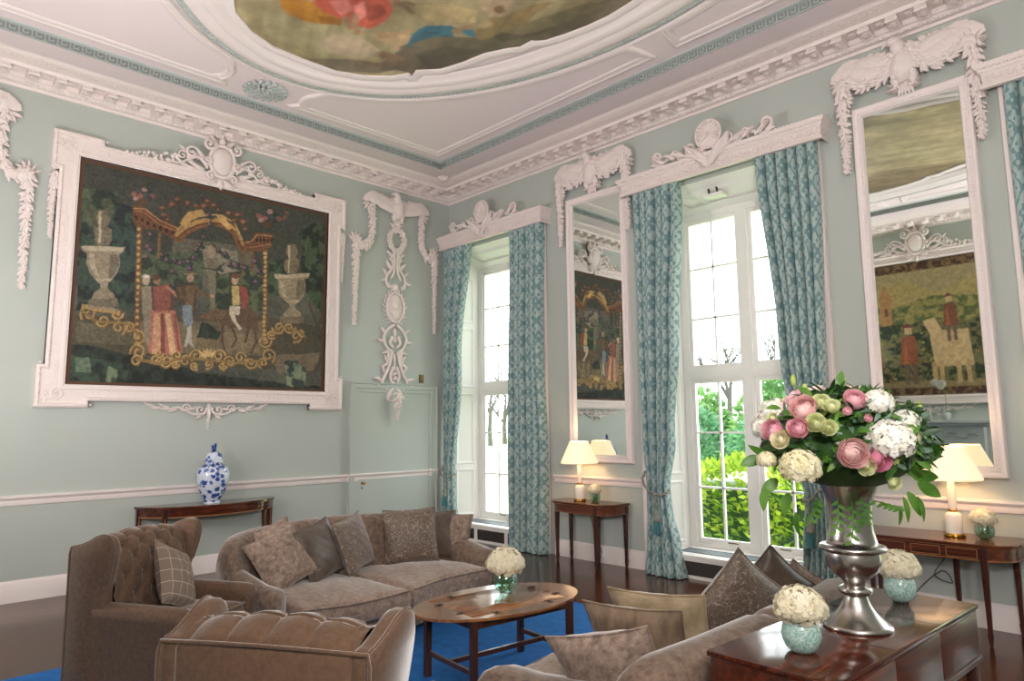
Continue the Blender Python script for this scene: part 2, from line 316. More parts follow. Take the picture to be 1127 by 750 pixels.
def curve(pts,n):        # Catmull-Rom through points
    P=[Vector(p) for p in pts]; P=[P[0]*2-P[1]]+P+[P[-1]*2-P[-2]]; out=[]; m=len(P)-3
    for i in range(n):
        t=i/(n-1)*m; k=min(int(t),m-1); t-=k; a,b,c,d=P[k:k+4]
        out.append(.5*((2*b)+(c-a)*t+(2*a-5*b+4*c-d)*t*t+(3*b-a-3*c+d)*t**3))
    return out
# wall frames: local (u, v, w) -> world, u along the wall, v up, w out from the wall
MA=Matrix(((0,0,1,0),(1,0,0,0),(0,1,0,0),(0,0,0,1)))            # left wall: x=w, y=u, z=v
MBW=Matrix(((1,0,0,0),(0,0,-1,0),(0,1,0,0),(0,0,0,1)))          # window wall: x=u, y=-w, z=v
MBK=Matrix(((1,0,0,0),(0,0,1,-7.3),(0,1,0,0),(0,0,0,1)))        # wall opposite the windows
RX,RY,RZ=9.56,-7.3,5.52

# ================================================================ SETTING
# floor, ceiling, walls
struct(MB().box(-.3,RX+.3,RY-.3,.6,-.1,0).build('floor','floor_boards',smooth=0))
struct(MB().box(-.3,RX+.3,RY-.3,.6,RZ,RZ+.15).build('ceiling','ceiling_paint',smooth=0))
struct(MB().box(-.25,0,RY-.3,.6,0,RZ).build('wall_left','sage_wall',smooth=0))
struct(MB().box(RX,RX+.25,RY-.3,.6,0,RZ).build('wall_right','sage_wall',smooth=0))
struct(MB().box(0,RX,RY-.25,RY,0,RZ).build('wall_front','sage_wall',smooth=0))
WC=(1.02,4.785,8.52); OH=.98; GH=.84; YW=.5
m=MB(); xs=[0]
for c in WC: xs+=[c-OH,c+OH]
xs.append(RX)
for i in range(0,len(xs),2):
    m.box(max(xs[i],0),min(xs[i+1],RX),0,.6,0,RZ)
for c in WC: m.box(c-OH,min(c+OH,RX),0,.6,4.44,RZ); m.box(c-OH,min(c+OH,RX),.47,.6,-.1,.24)
struct(m.build('wall_back','sage_wall',smooth=0))
# cornice, ceiling border, fret, ribs
room=[(0,0),(RX,0),(RX,RY),(0,RY)]
m=MB().sweep(room,[(0,5.235),(.022,5.235),(.026,5.25),(.03,5.262),(.055,5.268),(.075,5.285),(.085,5.305),(.10,5.308),(.106,5.322),(.110,5.352),(.305,5.354),(.308,5.334),(.318,5.332),(.324,5.345),(.33,5.366),(.35,5.370),(.38,5.376),(.40,5.382),(.44,5.394),(.47,5.410),(.48,5.419),(.50,5.421),(.50,5.44)],side=-1)
def row(L,step): n=int(L/step); return [(L-(n-1)*step)/2+i*step for i in range(n)]
def wallM(k):    # frames running round the room: (along, out, up)
    return [Matrix(((0,1,0,0),(-1,0,0,0),(0,0,1,0),(0,0,0,1))),Matrix(((1,0,0,0),(0,-1,0,0),(0,0,1,0),(0,0,0,1))),
            Matrix(((1,0,0,0),(0,1,0,RY),(0,0,1,0),(0,0,0,1))),Matrix(((0,-1,0,RX),(-1,0,0,0),(0,0,1,0),(0,0,0,1)))][k]
for k,L in ((0,7.3),(1,9.56),(2,9.56),(3,7.3)):
    b=MB()
    for u in row(L-.5,.24):
        u+=.25
        # scrolled modillion bracket: body, front roll, rear roll, leaf beneath
        b.loft([[(u-.048,w,z) for w,z in pr]if q==0 else [(u+.048,w,z) for w,z in pr] for q,pr in enumerate([[(.10,5.30),(.14,5.282),(.19,5.292),(.24,5.306),(.285,5.300),(.292,5.353),(.10,5.353)]]*2)])
        b.tube([(u-.052,.278,5.312),(u+.052,.278,5.312)],.017,8); b.tube([(u-.052,.135,5.297),(u+.052,.135,5.297)],.02,8)
        b.ell((u,.20,5.290),(.034,.06,.016),None,8,5)
        v=u+.12
        b.ell((v,.20,5.35),(.03,.03,.012),None,8,4)           # rosette between the brackets
        for a in range(6): b.ell((v+.03*math.cos(a*PI/3),.20+.028*math.sin(a*PI/3),5.348),(.014,.014,.008),None,6,4)
    for u in row(L-.2,.062):
        u+=.1; b.ell((u,.068,5.277),(.022,.014,.016),None,6,4)   # egg moulding
    for u in row(L-.7,.05):
        u+=.35; b.ell((u,.40,5.381),(.018,.022,.006),None,6,3)
    m.merge(b,wallM(k))
m.ell((.56,-.56,5.40),(.07,.07,.04)); 
for a in range(8): m.ell((.56+.07*math.cos(a*PI/4),-.56+.07*math.sin(a*PI/4),5.41),(.035,.035,.02),None,6,4)
struct(m.build('trim_1','carved_plaster'))
struct(MB().sweep(room,[(.50,5.44),(.50,5.424),(.79,5.424),(.79,5.53)],side=-1).build('trim_2','ceiling_border'))
struct(MB().sweep(room,[(.785,5.424),(.80,5.43),(.80,5.515),(.80,5.53)],side=-1).build('trim_3','fret_ground'))
m=MB()
for k,L in ((0,7.3),(1,9.56)):
    b=MB(); st=.105
    for u in row(L-1.75,st):
        u+=.87; w0,w1=.796,.812
        def q(a0,a1,h0,h1): b.box(u+a0,u+a1,w0,w1,5.432+h0*.078,5.432+h1*.078)
        q(0,.012,0,1); q(.012,.085,.86,1); q(.073,.085,.28,.86); q(.034,.073,.28,.42); q(.034,.046,.42,.62); q(.085,.105,0,.14); q(.012,.02,0,.14)
    b.box(.85,L-.85,w0,w1,5.424,5.434); b.box(.85,L-.85,w0,w1,5.506,5.52)
    m.merge(b,wallM(k))
struct(m.build('trim_4','fret_key',smooth=0))
struct(MB().sweep(room,[(.80,5.53),(.80,5.508),(.825,5.508),(.85,5.516),(.855,5.53)],side=-1).build('trim_5','pale_teal'))
# ceiling oval: centre and half axes
OC=(4.785,-3.65)
def ellp(a,b,n=160): return [(OC[0]+a*math.cos(2*PI*k/n),OC[1]+b*math.sin(2*PI*k/n)) for k in range(n)]
rib=[(-.055,5.53),(-.055,5.512),(-.04,5.500),(-.02,5.494),(0,5.50),(.012,5.487),(.03,5.487),(.042,5.50),(.055,5.512),(.055,5.53)]
thin=[(a*.5,h) for a,h in rib]
m=MB()
# four spandrel panels of raised ribs
def spandrel(sx,sy):
    a,b=3.30,2.29; pts=[]
    X=lambda x:OC[0]+sx*x; Y=lambda y:OC[1]+sy*y
    x1,y1=3.73,2.60
    pts=[(x1,y1),(.17,y1)]
    t0=math.acos(.23/a); pts.append((.23,b*math.sin(t0)))
    t1=math.asin(.55/b)
    for i in range(1,34): t=t0+(t1-t0)*i/33; pts.append((a*math.cos(t),b*math.sin(t)))
    for i in range(1,8):                       # little return scroll round the rosette
        t=i/8*PI/2; pts.append((3.32+.10*math.sin(t)+.25*math.sin(t)**2, .55-.10*math.sin(2*t)))
    pts.append((x1,.46))
    P=[(X(x),Y(y)) for x,y in pts]
    m.sweep(P,rib,side=-sx*sy)
for sx in (1,-1):
    for sy in (1,-1): spandrel(sx,sy)
m.sweep(ellp(3.16+.10,2.15+.10),thin,side=1)
# main oval mouldings stepping down to the painting
m.sweep(ellp(3.10,2.09),[(0,5.53),(0,5.47),(.03,5.455),(.09,5.45),(.13,5.462),(.16,5.478),(.17,5.46),(.23,5.455),(.26,5.47),(.28,5.49),(.33,5.492),(.35,5.512)],side=1)
# scalloped inner frame
half=[(-2.68,-.0),(-2.665,.35),(-2.55,.62),(-2.35,.86),(-2.16,.96),(-2.19,1.02),(-2.06,.98),(-1.86,1.16),(-1.60,1.24),(-1.30,1.29),(-1.07,1.40),(-.96,1.475),(-.80,1.475),(-.78,1.51),(-.70,1.575),(-.5,1.63),(-.25,1.68),(0,1.70)]
Q=half+[(-x,y) for x,y in half[::-1][1:]]; Q=Q+[(x,-y) for x,y in Q[::-1][1:-1]]
def dense(P,closed=True,st=.06):
    o=[]
    for i in range(len(P)):
        a=P[i];b=P[(i+1)%len(P)];n=max(1,int(math.dist(a,b)/st))
        for k in range(n): o.append((a[0]+(b[0]-a[0])*k/n,a[1]+(b[1]-a[1])*k/n))
    return o
SC=[(OC[0]+x,OC[1]+y) for x,y in Q]
m.sweep(SC,[(-.10,5.53),(-.10,5.50),(-.08,5.488),(-.03,5.484),(0,5.495),(.0,5.53)],side=-1)
struct(m.build('trim_6','plaster',smooth=50))
m=MB()
m.sweep(ellp(3.19,2.18),[(0,5.53),(0,5.487),(.02,5.475),(.06,5.475),(.08,5.487),(.085,5.53)],side=1)
for k in range(330):
    t=2*PI*k/330; m.ell((OC[0]+3.15*math.cos(t),OC[1]+2.14*math.sin(t),5.476),(.022,.022,.012),None,6,3)
for sx in (-1,1):                                # oval leafy rosettes
    cx,cy=OC[0]+sx*3.60,OC[1]
    for rr,nn,sz in ((.20,18,.05),(.14,14,.048),(.08,9,.045),(.03,4,.04)):
        for k in range(nn):
            t=2*PI*k/nn+rr*9; m.ell((cx+rr*math.cos(t),cy+rr*1.05*math.sin(t),5.50-.012*(rr<.1)),(sz,sz*.55,.028),Matrix.Rotation(t+.5,3,'Z'),6,4)
struct(m.build('trim_7','teal_plaster'))
# skirting boards and chair rails
base=[(0,0),(.03,0),(.03,.15),(.024,.165),(.024,.18),(.012,.2),(0,.207)]
rail=[(0,.93),(.012,.934),(.018,.95),(.02,.985),(.036,1.0),(.045,1.012),(.045,1.026),(.02,1.032),(0,1.034)]
def run(k,u0,u1,prof,m,out=0):
    b=MB(); b.loft([[(u,w+out,z) for w,z in prof] for u in (u0,u1)]); m.merge(b,wallM(k))
m=MB(); run(0,1.78,7.3,base,m); run(0,.0,.24,base,m); struct(m.build('baseboard_left','trim_white'))
segB=[(2.24,3.665),(6.005-.0,7.30)]
m=MB(); [run(1,a,b,base,m) for a,b in segB]; struct(m.build('baseboard_back','trim_white'))
m=MB(); run(2,0,3.7,base,m); run(2,5.87,RX,base,m); struct(m.build('baseboard_front','trim_white'))
m=MB(); run(3,0,7.3,base,m); struct(m.build('baseboard_right','trim_white'))
m=MB(); run(0,0,7.3,rail,m); run(0,1.63,1.79,rail,m,.02);run(0,.23,.41,rail,m,.02); struct(m.build('trim_8','trim_white'))
m=MB(); [run(1,a,b,rail,m) for a,b in segB]; struct(m.build('trim_9','trim_white'))
m=MB(); run(2,0,3.7,rail,m); run(2,5.87,RX,rail,m); run(3,0,7.3,rail,m); struct(m.build('trim_10','trim_white'))
# jib door in the left wall
d=MB().box(.0,.018,-1.64,-.395,.01,2.165).build('door_1','sage_door',smooth=0); struct(d)
fr=MB(); path=[(-1.64,0),(-1.64,2.17),(-.395,2.17),(-.395,0)]
fr.sweep(path,[(0,0),(0,.03),(.05,.03),(.055,.045),(.11,.045),(.12,.06),(.138,.06),(.138,0)],closed=False,side=1); fr.xf(MA); fr.build('door_frame','sage_door',parent=d)
k=MB().tube([(.018,-1.55,.9),(.055,-1.55,.9)],.008).ell((.062,-1.55,.9),.02); k.tube([(.018,-1.55,.9),(.022,-1.55,.9)],.02,14); k.build('door_knob','brass',parent=d)
MB().tube([(.018,-1.555,.835),(.024,-1.555,.835)],.012,10).build('escutcheon','brass_dark',parent=d)
tag(MB().bbox(0,.012,-.575,-.495,2.335,2.46,.003).build('wall_plate','brass_dark'),'small dark brass switch plate above the jib door','switch')
# ---- windows
def window(i,cx):
    hw=OH; x0,x1=cx-hw,cx+hw
    root=MB()
    # splayed shuttered reveals + splayed soffit + backing jambs
    for s in (-1,1):
        root.add([(cx+s*(OH+.0),0,0),(cx+s*OH,0,4.44),(cx+s*GH,YW,4.22),(cx+s*GH,YW,.24),(cx+s*(OH+.02),YW+.02,0),(cx+s*(OH+.02),YW+.02,4.44)],[(0,1,2,3),(1,5,2),(0,3,4),(4,3,2,5)])
        for z0,z1 in ((.30,1.02),(1.08,2.2),(2.28,3.25),(3.32,4.05)):   # raised shutter panels
            def pt(t,z,o): return (cx+s*(OH-(OH-GH)*t)-s*o*.96,YW*t-o*.27,z)
            pr=[(.18,z0),(.82,z0),(.82,z1),(.18,z1)]
            a=[pt(t,z,.004) for t,z in pr]; b_=[pt(t+(.04 if t<.5 else -.04),z+(.02 if z==z0 else -.02),.016) for t,z in pr]; c_=[pt(t+(.10 if t<.5 else -.10),z+(.05 if z==z0 else -.05),.004) for t,z in pr]
            root.add(a+b_+c_,[(k,(k+1)%4,4+(k+1)%4,4+k) for k in range(4)]+[(4+k,4+(k+1)%4,8+(k+1)%4,8+k) for k in range(4)])
    root.add([(x0,0,4.44),(x1,0,4.44),(cx+GH,YW,4.22),(cx-GH,YW,4.22),(x0,.55,4.45),(x1,.55,4.45)],[(0,1,2,3),(3,2,5,4)])
    root.add([(cx-GH+.15,.12,4.385),(cx+GH-.15,.12,4.385),(cx+GH-.22,YW-.12,4.272),(cx-GH+.22,YW-.12,4.272)]+[(cx-GH+.2,.16,4.35),(cx+GH-.2,.16,4.35),(cx+GH-.26,YW-.16,4.27),(cx-GH+.26,YW-.16,4.27)],[(k,(k+1)%4,4+(k+1)%4,4+k) for k in range(4)])
    # outer frame, mullion, transom
    root.box(cx-GH,cx-.755,YW-.02,YW+.08,.24,4.24); root.box(cx+.755,cx+GH,YW-.02,YW+.08,.24,4.24)
    root.box(cx-GH+.002,cx+GH-.002,YW-.018,YW+.078,4.15,4.238); root.box(cx-GH+.002,cx+GH-.002,YW-.018,YW+.078,.22,.29)
    root.box(cx-.06,cx+.06,YW-.035,YW+.08,.29,4.15); root.box(cx-.755,cx+.755,YW-.03,YW+.08,2.20,2.31)
    root.box(cx-.04,cx+.04,YW-.045,YW-.03,.29,4.15); root.box(cx-.755,cx+.755,YW-.04,YW-.03,2.225,2.285)
    w=root.build('window_%d'%i,'window_white',smooth=20); struct(w)
    # casements with glazing bars and glass
    for s in (-1,1):
        for z0,z1 in ((.29,2.20),(2.31,4.15)):
            a,b=(cx-.755,cx-.06) if s<0 else (cx+.06,cx+.755)
            q=MB(); e=.045
            q.box(a,a+e,YW,YW+.05,z0,z1); q.box(b-e,b,YW,YW+.05,z0,z1); q.box(a+.002,b-.002,YW+.001,YW+.049,z0,z0+e+.02); q.box(a+.002,b-.002,YW+.001,YW+.049,z1-e,z1)
            q.box((a+b)/2-.011,(a+b)/2+.011,YW+.005,YW+.045,z0,z1)
            for k in (1,2): z=z0+(z1-z0)*k/3+.01; q.box(a,b,YW+.005,YW+.045,z-.011,z+.011)
            sash=q.build('casement','window_white',parent=w,smooth=0)
            MB().box(a+.02,b-.02,YW+.022,YW+.027,z0+.02,z1-.02).build('glass','window_glass',parent=sash,smooth=0)
            if z0<1: MB().tube([(cx+s*.30-.06,YW-.012,.33),(cx+s*.30-.05,YW-.03,.335),(cx+s*.30+.05,YW-.03,.335),(cx+s*.30+.06,YW-.012,.33)],.007).build('window_handle','brass_dark',parent=sash)
    # architrave
    m=MB()
    for s in (-1,1):
        if cx+s*(OH+.14)<.05: continue
        if cx+s*(OH+.1)>RX: continue
        xa,xb=sorted((cx+s*(OH-.06),cx+s*(OH+.14)))
        m.box(xa,xb,-.03,0,0,4.5); xa,xb=sorted((cx+s*(OH+.09),cx+s*(OH+.14))); m.box(xa,xb,-.055,-.03,0,4.5)
        xa,xb=sorted((cx+s*(OH-.06),cx+s*(OH-.045))); m.box(xa,xb,-.038,-.03,0,4.5)
    m.build('architrave','trim_white',parent=w,smooth=0)
    # low seat with grilles
    X1=min(x1,RX)
    m=MB(); m.box(x0-.0,X1,-.07,YW,.215,.25); m.box(x0,X1,-.055,-.035,.0,.035); m.box(x0,X1,-.055,-.035,.185,.215)
    n=3 if cx<2 else 1
    for k in range(n+1): u=x0+.02+(X1-x0-.04)*k/n; m.box(max(u-.03,x0),min(u+.03,X1),-.056,-.03,0,.215)
    seat=m.build('window_seat','window_white',parent=w,smooth=0)
    MB().box(x0,X1,-.045,-.035,.03,.19).build('front_grille','iron_grille',parent=seat,smooth=0)
    m=MB()
    for k in range(26): u=x0+.22+(X1-x0-.44)*k/25; m.box(u-.012,u+.012,.10,.32,.25,.256)
    m.box(x0+.2,X1-.2,.09,.105,.25,.258); m.box(x0+.2,X1-.2,.315,.33,.25,.258)
    MB().box(x0+.2,X1-.2,.10,.32,.249,.2525).build('vent_recess','vent_grey',parent=seat,smooth=0)
    m.build('vent_grille','vent_grey',parent=seat,smooth=0)
    return w
for i,c in enumerate(WC): window(i+1,c)
# emergency light on the soffit of the middle window; loudspeaker horn seen in the corner window
t=thing('ceiling_spotlight','white square downlight on the soffit of the wide middle window','light',(4.62,.2,4.34))
MB().bbox(4.50,4.74,.12,.28,4.27,4.31,.012).build('lamp_body','window_white',parent=t); MB().tube([(4.57,.16,4.31),(4.57,.14,4.375)],.012).build('bracket','black',parent=t); MB().tube([(4.67,.16,4.31),(4.67,.14,4.375)],.012).build('bracket','black',parent=t)
# ---------------------------------------------------------------- relief helpers (local u, v, w)
def rot(a): return Matrix.Rotation(a,3,'Z')
def rblob(m,u,v,ru,rv=None,rw=None,a=0,w=.0,n=8):
    rv=rv or ru; rw=rw or min(ru,rv); m.ell((u,v,w),(ru,rv,rw),rot(a),n,max(4,n//2+1))
def rleaf(m,u,v,a,L,Wd,h=.03,curl=.0,lobes=3,w0=.0):
    """acanthus leaf lying on the wall: lobed outline, raised midrib, curling sideways by `curl`"""
    n=11
    def fn(s,t):
        ang=a+curl*s; 
        # integrate the midrib roughly
        k=s*L; bx=k*math.cos(a+curl*s*.5); by=k*math.sin(a+curl*s*.5)
        wd=Wd*math.sin(PI*min(1,(.12+.88*s)))**.7*(1-.28*abs(math.sin(PI*lobes*s)))*(1-s*.35)
        q=(t-.5)*2; off=q*wd/2
        return (u+bx-off*math.sin(ang),v+by+off*math.cos(ang),w0+h*(1-q*q)*(.6+.8*s)*(1.15-abs(s-.55))+ (h*.35*abs(q)))
    m.grid(fn,n,7)
def rscroll(m,u,v,a0,r0,turns=1.3,dirn=1,th=.02,w=.02,r1=.15,n=20):
    """spiral: starts at radius r0 around (u,v) and winds in"""
    pts=[];R=[]
    for i in range(n):
        k=i/(n-1); a=a0+dirn*2*PI*turns*k; rr=r0*(1-(1-r1)*k); pts.append((u+rr*math.cos(a),v+rr*math.sin(a),w+.01*k)); R.append(th*(1-.35*k))
    m.tube(pts,R,7); m.ell(pts[-1],th*1.15,None,7,5)
def rpath(m,pts,r,w=.02,n=16):
    c=curve([(p[0],p[1],p[2] if len(p)>2 else w) for p in pts],n); R=r if isinstance(r,(int,float)) else [r[0]+(r[1]-r[0])*i/(n-1) for i in range(n)]
    m.tube(c,R,7)
def rgarland(m,pts,r0,r1,w=.03,step=.6,rnd=None,dens=5):
    """husk / flower garland along a path"""
    rnd=rnd or random; c=curve([(p[0],p[1],w) for p in pts],60)
    L=sum((c[i+1]-c[i]).length for i in range(59)); s=0; acc=0
    m.tube(c,[max(.004,(r0+(r1-r0)*i/59)*.42) for i in range(60)],7)
    pos=0
    while pos<L:
        # locate
        t=pos/L*59; i=min(int(t),58); p=c[i].lerp(c[i+1],t-i); d=(c[i+1]-c[i]).normalized(); rr=r0+(r1-r0)*pos/L
        nrm=Vector((-d.y,d.x,0)); da=math.atan2(d.y,d.x)
        for k in range(dens):
            q=(k+.5)/dens*2-1+rnd.uniform(-.12,.12); q=max(-1,min(1,q)); h=math.sqrt(max(0,1-q*q))
            sz=rr*rnd.uniform(.36,.62)
            m.ell(p+nrm*q*rr*.9+Vector((0,0,h*rr*.75))+d*rnd.uniform(-.45,.45)*rr,(sz*1.5,sz*.62,sz*.6),rot(da+q*.9+rnd.uniform(-.4,.4)),6,4)
        pos+=rr*step*1.25
def rwing(m,u,v,side,span,h,w=.04):
    """wing raised and spread sideways: covert pads and rows of feathers"""
    for row_,(n,l0,l1,ww,wz) in enumerate(((9,.95,.55,.05,.015),(8,.68,.4,.05,.03),(6,.42,.26,.05,.045))):
        for k in range(n):
            t=k/(n-1); a=(.50-1.25*t); 
            bx=u+side*span*(.12+.42*t*(1-row_*.12)); by=v+h*(.25+.25*t-.1*row_)
            L=span*(l0*(1-t*.45))*.72
            ang=a if side>0 else PI-a
            m.ell((bx+math.cos(ang)*L*.4,by+math.sin(ang)*L*.22,w+wz),(L*.5,ww*.95*span/.55,.02),rot(ang*.75 if side>0 else PI-(a*.75)),8,5)
    m.ell((u+side*span*.3,v+h*.33,w+.012),(span*.30,h*.22,.045),rot(side*.25),12,6)
    rf=random.Random(int(u*100)+side)
    for k in range(60):
        t=rf.random(); a=rf.uniform(-1,1); uu=u+side*span*(.06+.62*t); vv=v+h*(.30+.10*t)+a*h*.20*(1-.5*t)
        m.ell((uu,vv,w+.05-.03*abs(a)-.02*t),(span*.085,span*.03,.014),rot((-.5-a*.5)*side+(0 if side>0 else PI)),6,4)
def reagle(m,u,v,s=1,w=.05,head=-1):
    """eagle standing: body, thighs, head turned, beak, tail, spread wings"""
    m.ell((u,v+.10*s,w+.02),(.085*s,.13*s,.07*s),rot(.15*head),12,8)
    m.ell((u+.02*head*s,v+.23*s,w+.04),(.05*s,.07*s,.045*s),None,10,6)
    m.ell((u+.045*head*s,v+.285*s,w+.05),(.045*s,.036*s,.036*s),None,10,6)
    m.tube([(u+.07*head*s,v+.29*s,w+.05),(u+.105*head*s,v+.28*s,w+.055),(u+.12*head*s,v+.255*s,w+.05)],[.02*s,.014*s,.004*s],7)
    for q in (-1,1):
        m.ell((u+q*.055*s,v+.01*s,w+.01),(.035*s,.06*s,.035*s),None,8,6)
        for k in (-1,0,1): m.tube([(u+q*.055*s,v-.035*s,w),(u+q*.055*s+k*.025*s,v-.06*s,w+.025)],[.013*s,.007*s],6)
        rwing(m,u,v+.06*s,q,.62*s,.36*s,w-.01)
    for r in range(5):
        for k in range(5): m.ell((u+(k-2)*.03*s,v+(.19-.04*r)*s,w+.075-.008*abs(k-2)),(.02*s,.026*s,.01*s),None,6,4)
    for k in (-2,-1,0,1,2): m.ell((u+k*.018*s,v-.06*s,w-.01),(.014*s,.055*s,.012*s),rot(k*.12),6,4)

# ================================================================ PAINTED SURFACES
def rgb(h): return np.array([lin(int(h[i:i+2],16)) for i in (0,2,4)],dtype=np.float32)
class Canvas:
    def __init__(s,x0,x1,y0,y1,nx,ny,base):
        s.x0,s.y0=x0,y0; s.nx,s.ny=nx,ny; s.dx=(x1-x0)/(nx-1); s.dy=(y1-y0)/(ny-1)
        s.X,s.Y=np.meshgrid(np.linspace(x0,x1,nx),np.linspace(y0,y1,ny)); s.I=np.tile(rgb(base),(ny,nx,1)).astype(np.float32); s.rng=np.random.default_rng(3)
    def noise(s,sc,seed,octv=4):
        o=np.zeros_like(s.X); a=1; tot=0
        for k in range(octv):
            r=np.random.default_rng(seed+k); g=r.random((64,64)); fx=(s.X/sc)*2**k%63; fy=(s.Y/sc)*2**k%63
            ix=fx.astype(int); iy=fy.astype(int); tx=fx-ix; ty=fy-iy; tx=tx*tx*(3-2*tx); ty=ty*ty*(3-2*ty)
            v=(g[iy,ix]*(1-tx)+g[iy,ix+1]*tx)*(1-ty)+(g[iy+1,ix]*(1-tx)+g[iy+1,ix+1]*tx)*ty; o+=v*a; tot+=a; a*=.55
        return o/tot
    def win(s,pts,pad):
        xs=[p[0] for p in pts]; ys=[p[1] for p in pts]
        i0=max(0,int((min(xs)-pad-s.x0)/s.dx)); i1=min(s.nx,int((max(xs)+pad-s.x0)/s.dx)+2); j0=max(0,int((min(ys)-pad-s.y0)/s.dy)); j1=min(s.ny,int((max(ys)+pad-s.y0)/s.dy)+2)
        return slice(j0,max(j0,j1)),slice(i0,max(i0,i1))
    def poly(s,c,pts,c2=None,wob=.0):
        w=s.win(pts,.05); X=s.X[w]; Y=s.Y[w]
        if X.size==0: return
        if wob: X=X+(s.WX[w]-.5)*wob; Y=Y+(s.WY[w]-.5)*wob
        ins=np.zeros(X.shape,bool); n=len(pts)
        for i in range(n):
            xa,ya=pts[i]; xb,yb=pts[(i+1)%n]
            if ya==yb: continue
            ins^=((ya>Y)!=(yb>Y))&(X<(xb-xa)*(Y-ya)/(yb-ya)+xa)
        if c2 is None: s.I[w][ins]=rgb(c)
        else:
            k=np.clip((s.FN[w]-.42)*7,0,1)[...,None]; col=rgb(c)*(1-k)+rgb(c2)*k; s.I[w][ins]=col[ins]
    def line(s,c,wd,pts):
        w=s.win(pts,wd); X=s.X[w]; Y=s.Y[w]
        if X.size==0: return
        ins=np.zeros(X.shape,bool)
        for (xa,ya),(xb,yb) in zip(pts,pts[1:]):
            dx,dy=xb-xa,yb-ya; L=dx*dx+dy*dy+1e-9; t=np.clip(((X-xa)*dx+(Y-ya)*dy)/L,0,1); ins|=(X-xa-t*dx)**2+(Y-ya-t*dy)**2<(wd/2)**2
        s.I[w][ins]=rgb(c)
    def prep(s,wsc,fsc): s.WX=s.noise(wsc,11,3); s.WY=s.noise(wsc,21,3); s.FN=s.noise(fsc,31,3)
    def run(s,ops,wob):
        for o in ops:
            if o[0]=='p': s.poly(o[1],o[2],None,wob)
            elif o[0]=='f': s.poly(o[1],o[3],o[2],wob*2.5)
            else: s.line(o[1],o[2],o[3])
    def soft(s,n):
        for _ in range(n):
            P=np.pad(s.I,((1,1),(1,1),(0,0)),'edge'); s.I=(P[:-2,1:-1]+P[2:,1:-1]+P[1:-1,:-2]+P[1:-1,2:]+P[1:-1,1:-1]*2)/6
    def mesh(s,name,mat,M,parent=None,mask=None,keep=None):
        nx,ny=s.nx,s.ny; mb=MB(); V=np.stack([s.X.ravel(),s.Y.ravel(),np.zeros(nx*ny)],1)
        A=np.array(M); Wd=V@A[:3,:3].T+A[:3,3]
        idx=(np.arange(ny-1)[:,None]*nx+np.arange(nx-1)[None]).ravel(); F=np.stack([idx,idx+1,idx+nx+1,idx+nx],1)
        if mask is not None:
            mk=mask.ravel(); F=F[mk[F].any(1)]; used=np.unique(F); re=-np.ones(nx*ny,int); re[used]=np.arange(len(used)); F=re[F]; Wd=Wd[used]; cols=s.I.reshape(-1,3)[used]
        else: cols=s.I.reshape(-1,3)
        off=Vector((0,0,0)); p=parent
        while p is not None: off+=p.location; p=p.parent
        Wd=Wd-np.array(off)
        me=bpy.data.meshes.new(name); me.from_pydata(Wd.tolist(),[],F.tolist()); a=me.color_attributes.new('Col','FLOAT_COLOR','POINT')
        a.data.foreach_set('color',np.concatenate([cols,np.ones((len(cols),1))],1).astype(np.float32).ravel()); me.materials.append(MT[mat])
        o=bpy.data.objects.new(name,me); C.objects.link(o)
        if parent: o.parent=parent
        return o
